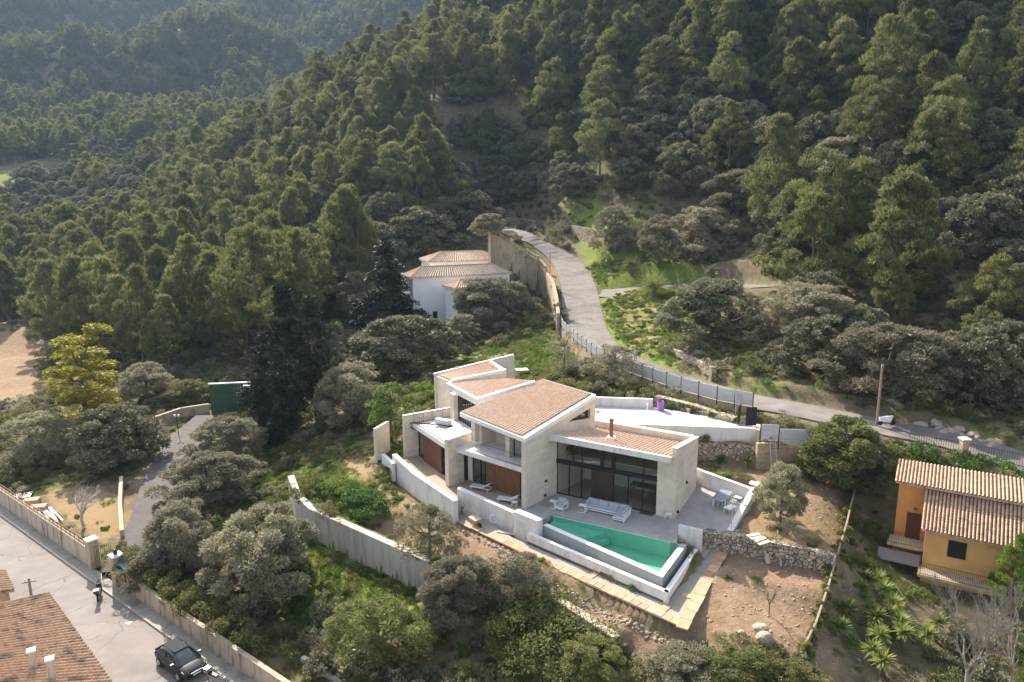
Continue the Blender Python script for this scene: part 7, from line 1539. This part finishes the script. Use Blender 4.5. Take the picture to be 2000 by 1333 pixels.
hedge('ivy_hedge', 'thick ivy hedge spilling down below the iron railings above the orange house', [pw(1760,890,2.2), pw(1850,905,2.0), pw(1920,925,1.8), pw(2060,955,1.6)], [.8,.6,.6,.5], 2.2, .9, 'hedge', 90)
hedge('hedge', 'dark green bushes climbing the bank left of the ivy hedge', [pw(1690,880,2.0), pw(1770,895,1.8)], [.6,.5], 2.0, .8, 'shrub', 30)
hedge('creeper', 'green creeper hanging along the brown garden fence', fp, [z-.3 for z in fz], .9, .35, 'shrub', 60, .16, 'creeper')
hedge('lavender_border', 'row of low green bushes at the foot of the road wall behind the villa', [pw(1290,785,3.6), pw(1350,800,3.5), pw(1400,812,3.4)], [3.2,3.2,3.2], .5, .4, 'hedge', 18, .16, 'bushes')
hedge('bank_bushes', 'dark green shrubs on the bank between the villa roof and the road wall', [pw(1060,740,3.2), pw(1130,765,3.2), pw(1240,770,3.2), pw(1275,778,3.3)], [2.8,2.9,3.0,3.0], 1.1, .9, 'shrub', 60, .18, 'bushes')
hedge('bank_bushes', 'green shrubs at the left of the villa beneath the wide oak', [pw(800,790,.5), pw(840,770,1), pw(820,760,1)], [0,.4,.6], 1.2, .9, 'bright', 24, .18, 'bushes')
hedge('garden_bushes', 'rounded green bushes in the garden behind the white house', [pw(1025,540,6.5), pw(1045,530,7)], [5.6,5.8], 1.5, .9, 'bright', 10, .2, 'bushes')
hedge('wild_bushes', 'dark green leafy bush behind the top of the concrete wall', [pw(690,985,-1.6), pw(740,1010,-1.7)], [-1.8,-1.8], 1.4, 1.1, 'hedge', 26, .2, 'bushes')
hedge('wild_bushes', 'green bush at the upper end of the concrete wall', [pw(640,940,-1.5), pw(700,960,-1.4)], [-1.9,-1.7], .7, 1.2, 'bright', 26, .18, 'bushes')
hedge('ivy_bank', 'dark ivy and bramble bank in the shadow at the bottom centre', [pw(1040,1190,-3.0), pw(1140,1240,-3.4), pw(1000,1230,-3.6), pw(1080,1270,-4), pw(1200,1300,-4.2), pw(1000,1310,-5)], [-3.6,-3.8,-4.2,-4.4,-4.6,-5.2], 1.6, 1.7, 'shrub', 130, .2, 'bushes')
hedge('ivy_bank', 'brambles hanging over the right part of the street wall', [st(14,1.9)[:2], st(24,2.0)[:2], st(34,2.2)[:2]], [-5.2,-5.2,-5.2], 1.7, .8, 'shrub', 80, .18, 'bushes')
# ================================================================== UNDERGROWTH AND GRASS (one object each)
def protoset(cname, specs):
    c = bpy.data.collections.new(cname)
    for j, (cl, per, size, asp, upb, m) in enumerate(specs):
        rg = np.random.default_rng(50+j); Vv, Ff = leaves(rg, cl(rg), per, size, asp, upb, out=.6); me = bpy.data.meshes.new('%s_%d' % (cname, j)); raw_mesh(me, Vv, Ff); me.materials.append(MT[m]); o = bpy.data.objects.new('%s_%d' % (cname, j), me); c.objects.link(o)
    return c
def scatter(name, label, cat, pts, scl, coll, n, m):
    me = bpy.data.meshes.new(name); k = len(pts); me.vertices.add(k); me.vertices.foreach_set('co', np.asarray(pts, np.float32).ravel()); me.materials.append(MT[m])
    def at_(nm, ty, v, f='value'): q = me.attributes.new(nm, ty, 'POINT'); q.data.foreach_set(f, v)
    at_('kidx', 'INT', _r.integers(0, n, k).astype(np.int32)); at_('krot', 'FLOAT_VECTOR', np.stack([np.zeros(k), np.zeros(k), _r.random(k)*6.28], -1).astype(np.float32).ravel(), 'vector')
    at_('kscl', 'FLOAT_VECTOR', np.repeat(np.asarray(scl, np.float32)[:, None], 3, 1).ravel(), 'vector'); o = bpy.data.objects.new(name, me); COL.objects.link(o); tag(o, label, cat, kind='stuff')
    g = ng.copy(); g.name = name; g.nodes[[x.name for x in g.nodes if x.bl_idname == 'GeometryNodeCollectionInfo'][0]].inputs[0].default_value = coll; md = o.modifiers.new('scatter', 'NODES'); md.node_group = g
NOGO = [(p, 0.0) for p in ([q[:2] for q in HOUSEPAD], [q[:2] for q in DRIVE], [q[:2] for q in GRAV])]
OHP = [fo(-1,-3)[:2], fo(14,-6)[:2], fo(14,7)[:2], fo(-1,7)[:2]]
WHP = [bq[0]-[1,1], bq[1]+[1,-1], bq2[2]+[1,1], bq2[3]-[1,-1]]
def free(x, y):
    ok = np.ones(len(x), bool)
    for p, _ in NOGO: ok &= ~inpoly(x, y, p)
    ok &= ~inpoly(x, y, OHP) & ~inpoly(x, y, WHP)
    for pl, hw in ((RDs, 3.6), (SIDE, 6.0)): d, _ = distline(x, y, pl); ok &= d > hw
    d, _ = distline(x, y, [p + np.array([2.2,0,0]) for p in YA]); ok &= d > 3.2
    b_ = (x-KA[0])*SNRM[0] + (y-KA[1])*SNRM[1]; ok &= (b_ > 1.7)
    return ok
def sph(n, R_, h, r0, r1): return lambda rg: [(rg.uniform(-R_,R_), rg.uniform(-R_,R_), rg.uniform(0,h), *(rg.uniform(r0,r1,2)), rg.uniform(r0,r1)*.8) for _ in range(n)]
gcol = protoset('grass_kinds', [(sph(5,.45,.06,.16,.3), 60, .20, .10, 1.6, 'gr1'), (sph(6,.5,.08,.16,.3), 55, .24, .10, 1.5, 'gr2'), (sph(5,.4,.1,.15,.25), 60, .14, .6, .6, 'gr1')]) if False else None
MT['gr1'] = leafmat('fresh grass', (.10,.17,.03), (.17,.24,.05), scale=.6, trans=.35); MT['gr2'] = leafmat('dry grass', (.26,.24,.10), (.20,.22,.07), scale=.6, trans=.35)
gcol = protoset('grass_kinds', [(sph(5,.45,.06,.16,.3), 60, .20, .10, 1.6, 'gr1'), (sph(6,.5,.08,.16,.3), 55, .24, .10, 1.5, 'gr2'), (sph(5,.4,.1,.15,.25), 60, .14, .6, .6, 'gr1')])
xg, yg = cand(-62, 62, 30, 150, .62); ok = free(xg, yg); xg, yg = xg[ok], yg[ok]
# look the green weight up on the ground grid
gr = np.clip(green, 0, 1).reshape(ny, nx); er_ = np.clip(earth, 0, 1).reshape(ny, nx)
gi_ = gr[np.clip(np.searchsorted(ys, yg), 0, ny-1), np.clip(np.searchsorted(xs, xg), 0, nx-1)]
u = _r.random(len(xg)); ok = (u < np.clip(gi_*1.5-.25, .04, .95)) ; xg, yg, gi_ = xg[ok], yg[ok], gi_[ok]; zg = height(xg, yg); gx, gy, gd = project(xg, yg, zg); ok = (gx > -30) & (gx < 2030) & (gy < 1370) & (gd > 5); xg, yg, zg, gi_ = xg[ok], yg[ok], zg[ok], gi_[ok]
# keep out of cleared soil unless green
scatter('grass', 'fresh green grass and weeds over the banks and slopes', 'grass', np.stack([xg, yg, zg], -1), .5+.9*_r.random(len(xg)), gcol, 3, 'gr1')
bcol = protoset('undergrowth_kinds', [(sph(14,.8,1.0,.3,.5), 60, .20, .45, .4, 'shrub'), (sph(12,.9,.8,.3,.5), 60, .20, .35, .5, 'olive'), (sph(14,.7,1.1,.3,.5), 60, .2, .6, .1, 'oak'), (sph(10,.6,.6,.25,.4), 70, .2, .2, 1.2, 'dryb')]) if 'dryb' in MT else None
MT['dryb'] = leafmat('dry brush', (.20,.17,.09), (.15,.15,.07), scale=.8, trans=.25)
bcol = protoset('undergrowth_kinds', [(sph(14,.8,1.0,.3,.5), 60, .20, .45, .4, 'shrub'), (sph(12,.9,.8,.3,.5), 60, .20, .35, .5, 'olive'), (sph(14,.7,1.1,.3,.5), 60, .2, .6, .1, 'oak'), (sph(10,.6,.6,.25,.4), 70, .2, .2, 1.2, 'dryb')])
xb, yb = cand(-120, 110, 30, 235, 2.1); ok = free(xb, yb); xb, yb = xb[ok], yb[ok]; zb = height(xb, yb); bx, by_, bd = project(xb, yb, zb)
UP = [  # bare or mown areas in the picture, where no brush grows
 [(1110,470),(1380,545),(1345,640),(1310,690),(1390,735),(1480,790),(1180,700),(1060,740),(1000,745),(840,745),(820,720),(930,690),(1100,640)],
 [(740,850),(690,870),(620,960),(760,1080),(900,1130),(1080,1190),(1330,1280),(1600,1290),(1640,1110),(1660,960),(1560,930),(1400,900),(1360,860),(1350,1000),(900,1000)],
 [(-40,650),(85,645),(70,780),(-40,810)], [(85,940),(210,930),(290,900),(420,880),(400,1090),(200,1120),(20,1000)], [(590,1040),(700,1080),(860,1160),(760,1230),(600,1190)], [(860,520),(1080,470),(1090,600),(880,640)], [(-30,315),(100,320),(100,350),(-30,350)], [(1640,1050),(1800,1080),(1800,1330),(1580,1333)]]
ok = (bx > -40) & (bx < 2040) & (by_ < 1400) & (bd > 5)
for p in UP: ok &= ~inpoly(bx, by_, p)
ok &= _r.random(len(xb)) < .8; xb, yb, zb = xb[ok], yb[ok], zb[ok]
scatter('undergrowth', 'dense scrub and brambles between the trees', 'undergrowth', np.stack([xb, yb, zb-.05], -1), .6+.9*_r.random(len(xb)), bcol, 4, 'shrub')
print('grass', len(xg), 'scrub', len(xb))
# ------------------------------------------------------------------ haze
hm = bpy.data.materials.new('haze'); hm.use_nodes = True; t = hm.node_tree; t.nodes.clear(); o_ = _n(t, 'ShaderNodeOutputMaterial'); v_ = _n(t, 'ShaderNodeVolumePrincipled')
v_.inputs['Color'].default_value = (.48,.70,1,1); v_.inputs['Density'].default_value = HAZE; v_.inputs['Anisotropy'].default_value = .2; t.links.new(v_.outputs[0], o_.inputs['Volume'])
mb = MB(); mb.poly([(xs[0]-5, ys[0]-5), (xs[-1]+5, ys[0]-5), (xs[-1]+5, ys[-1]+5), (xs[0]-5, ys[-1]+5)], float(GZ.min())-1.5, float(GZ.max())+20); tag(mb.build('haze', hm), 'thin blue haze hanging over the valley', 'haze', kind='stuff')
fix_normals()
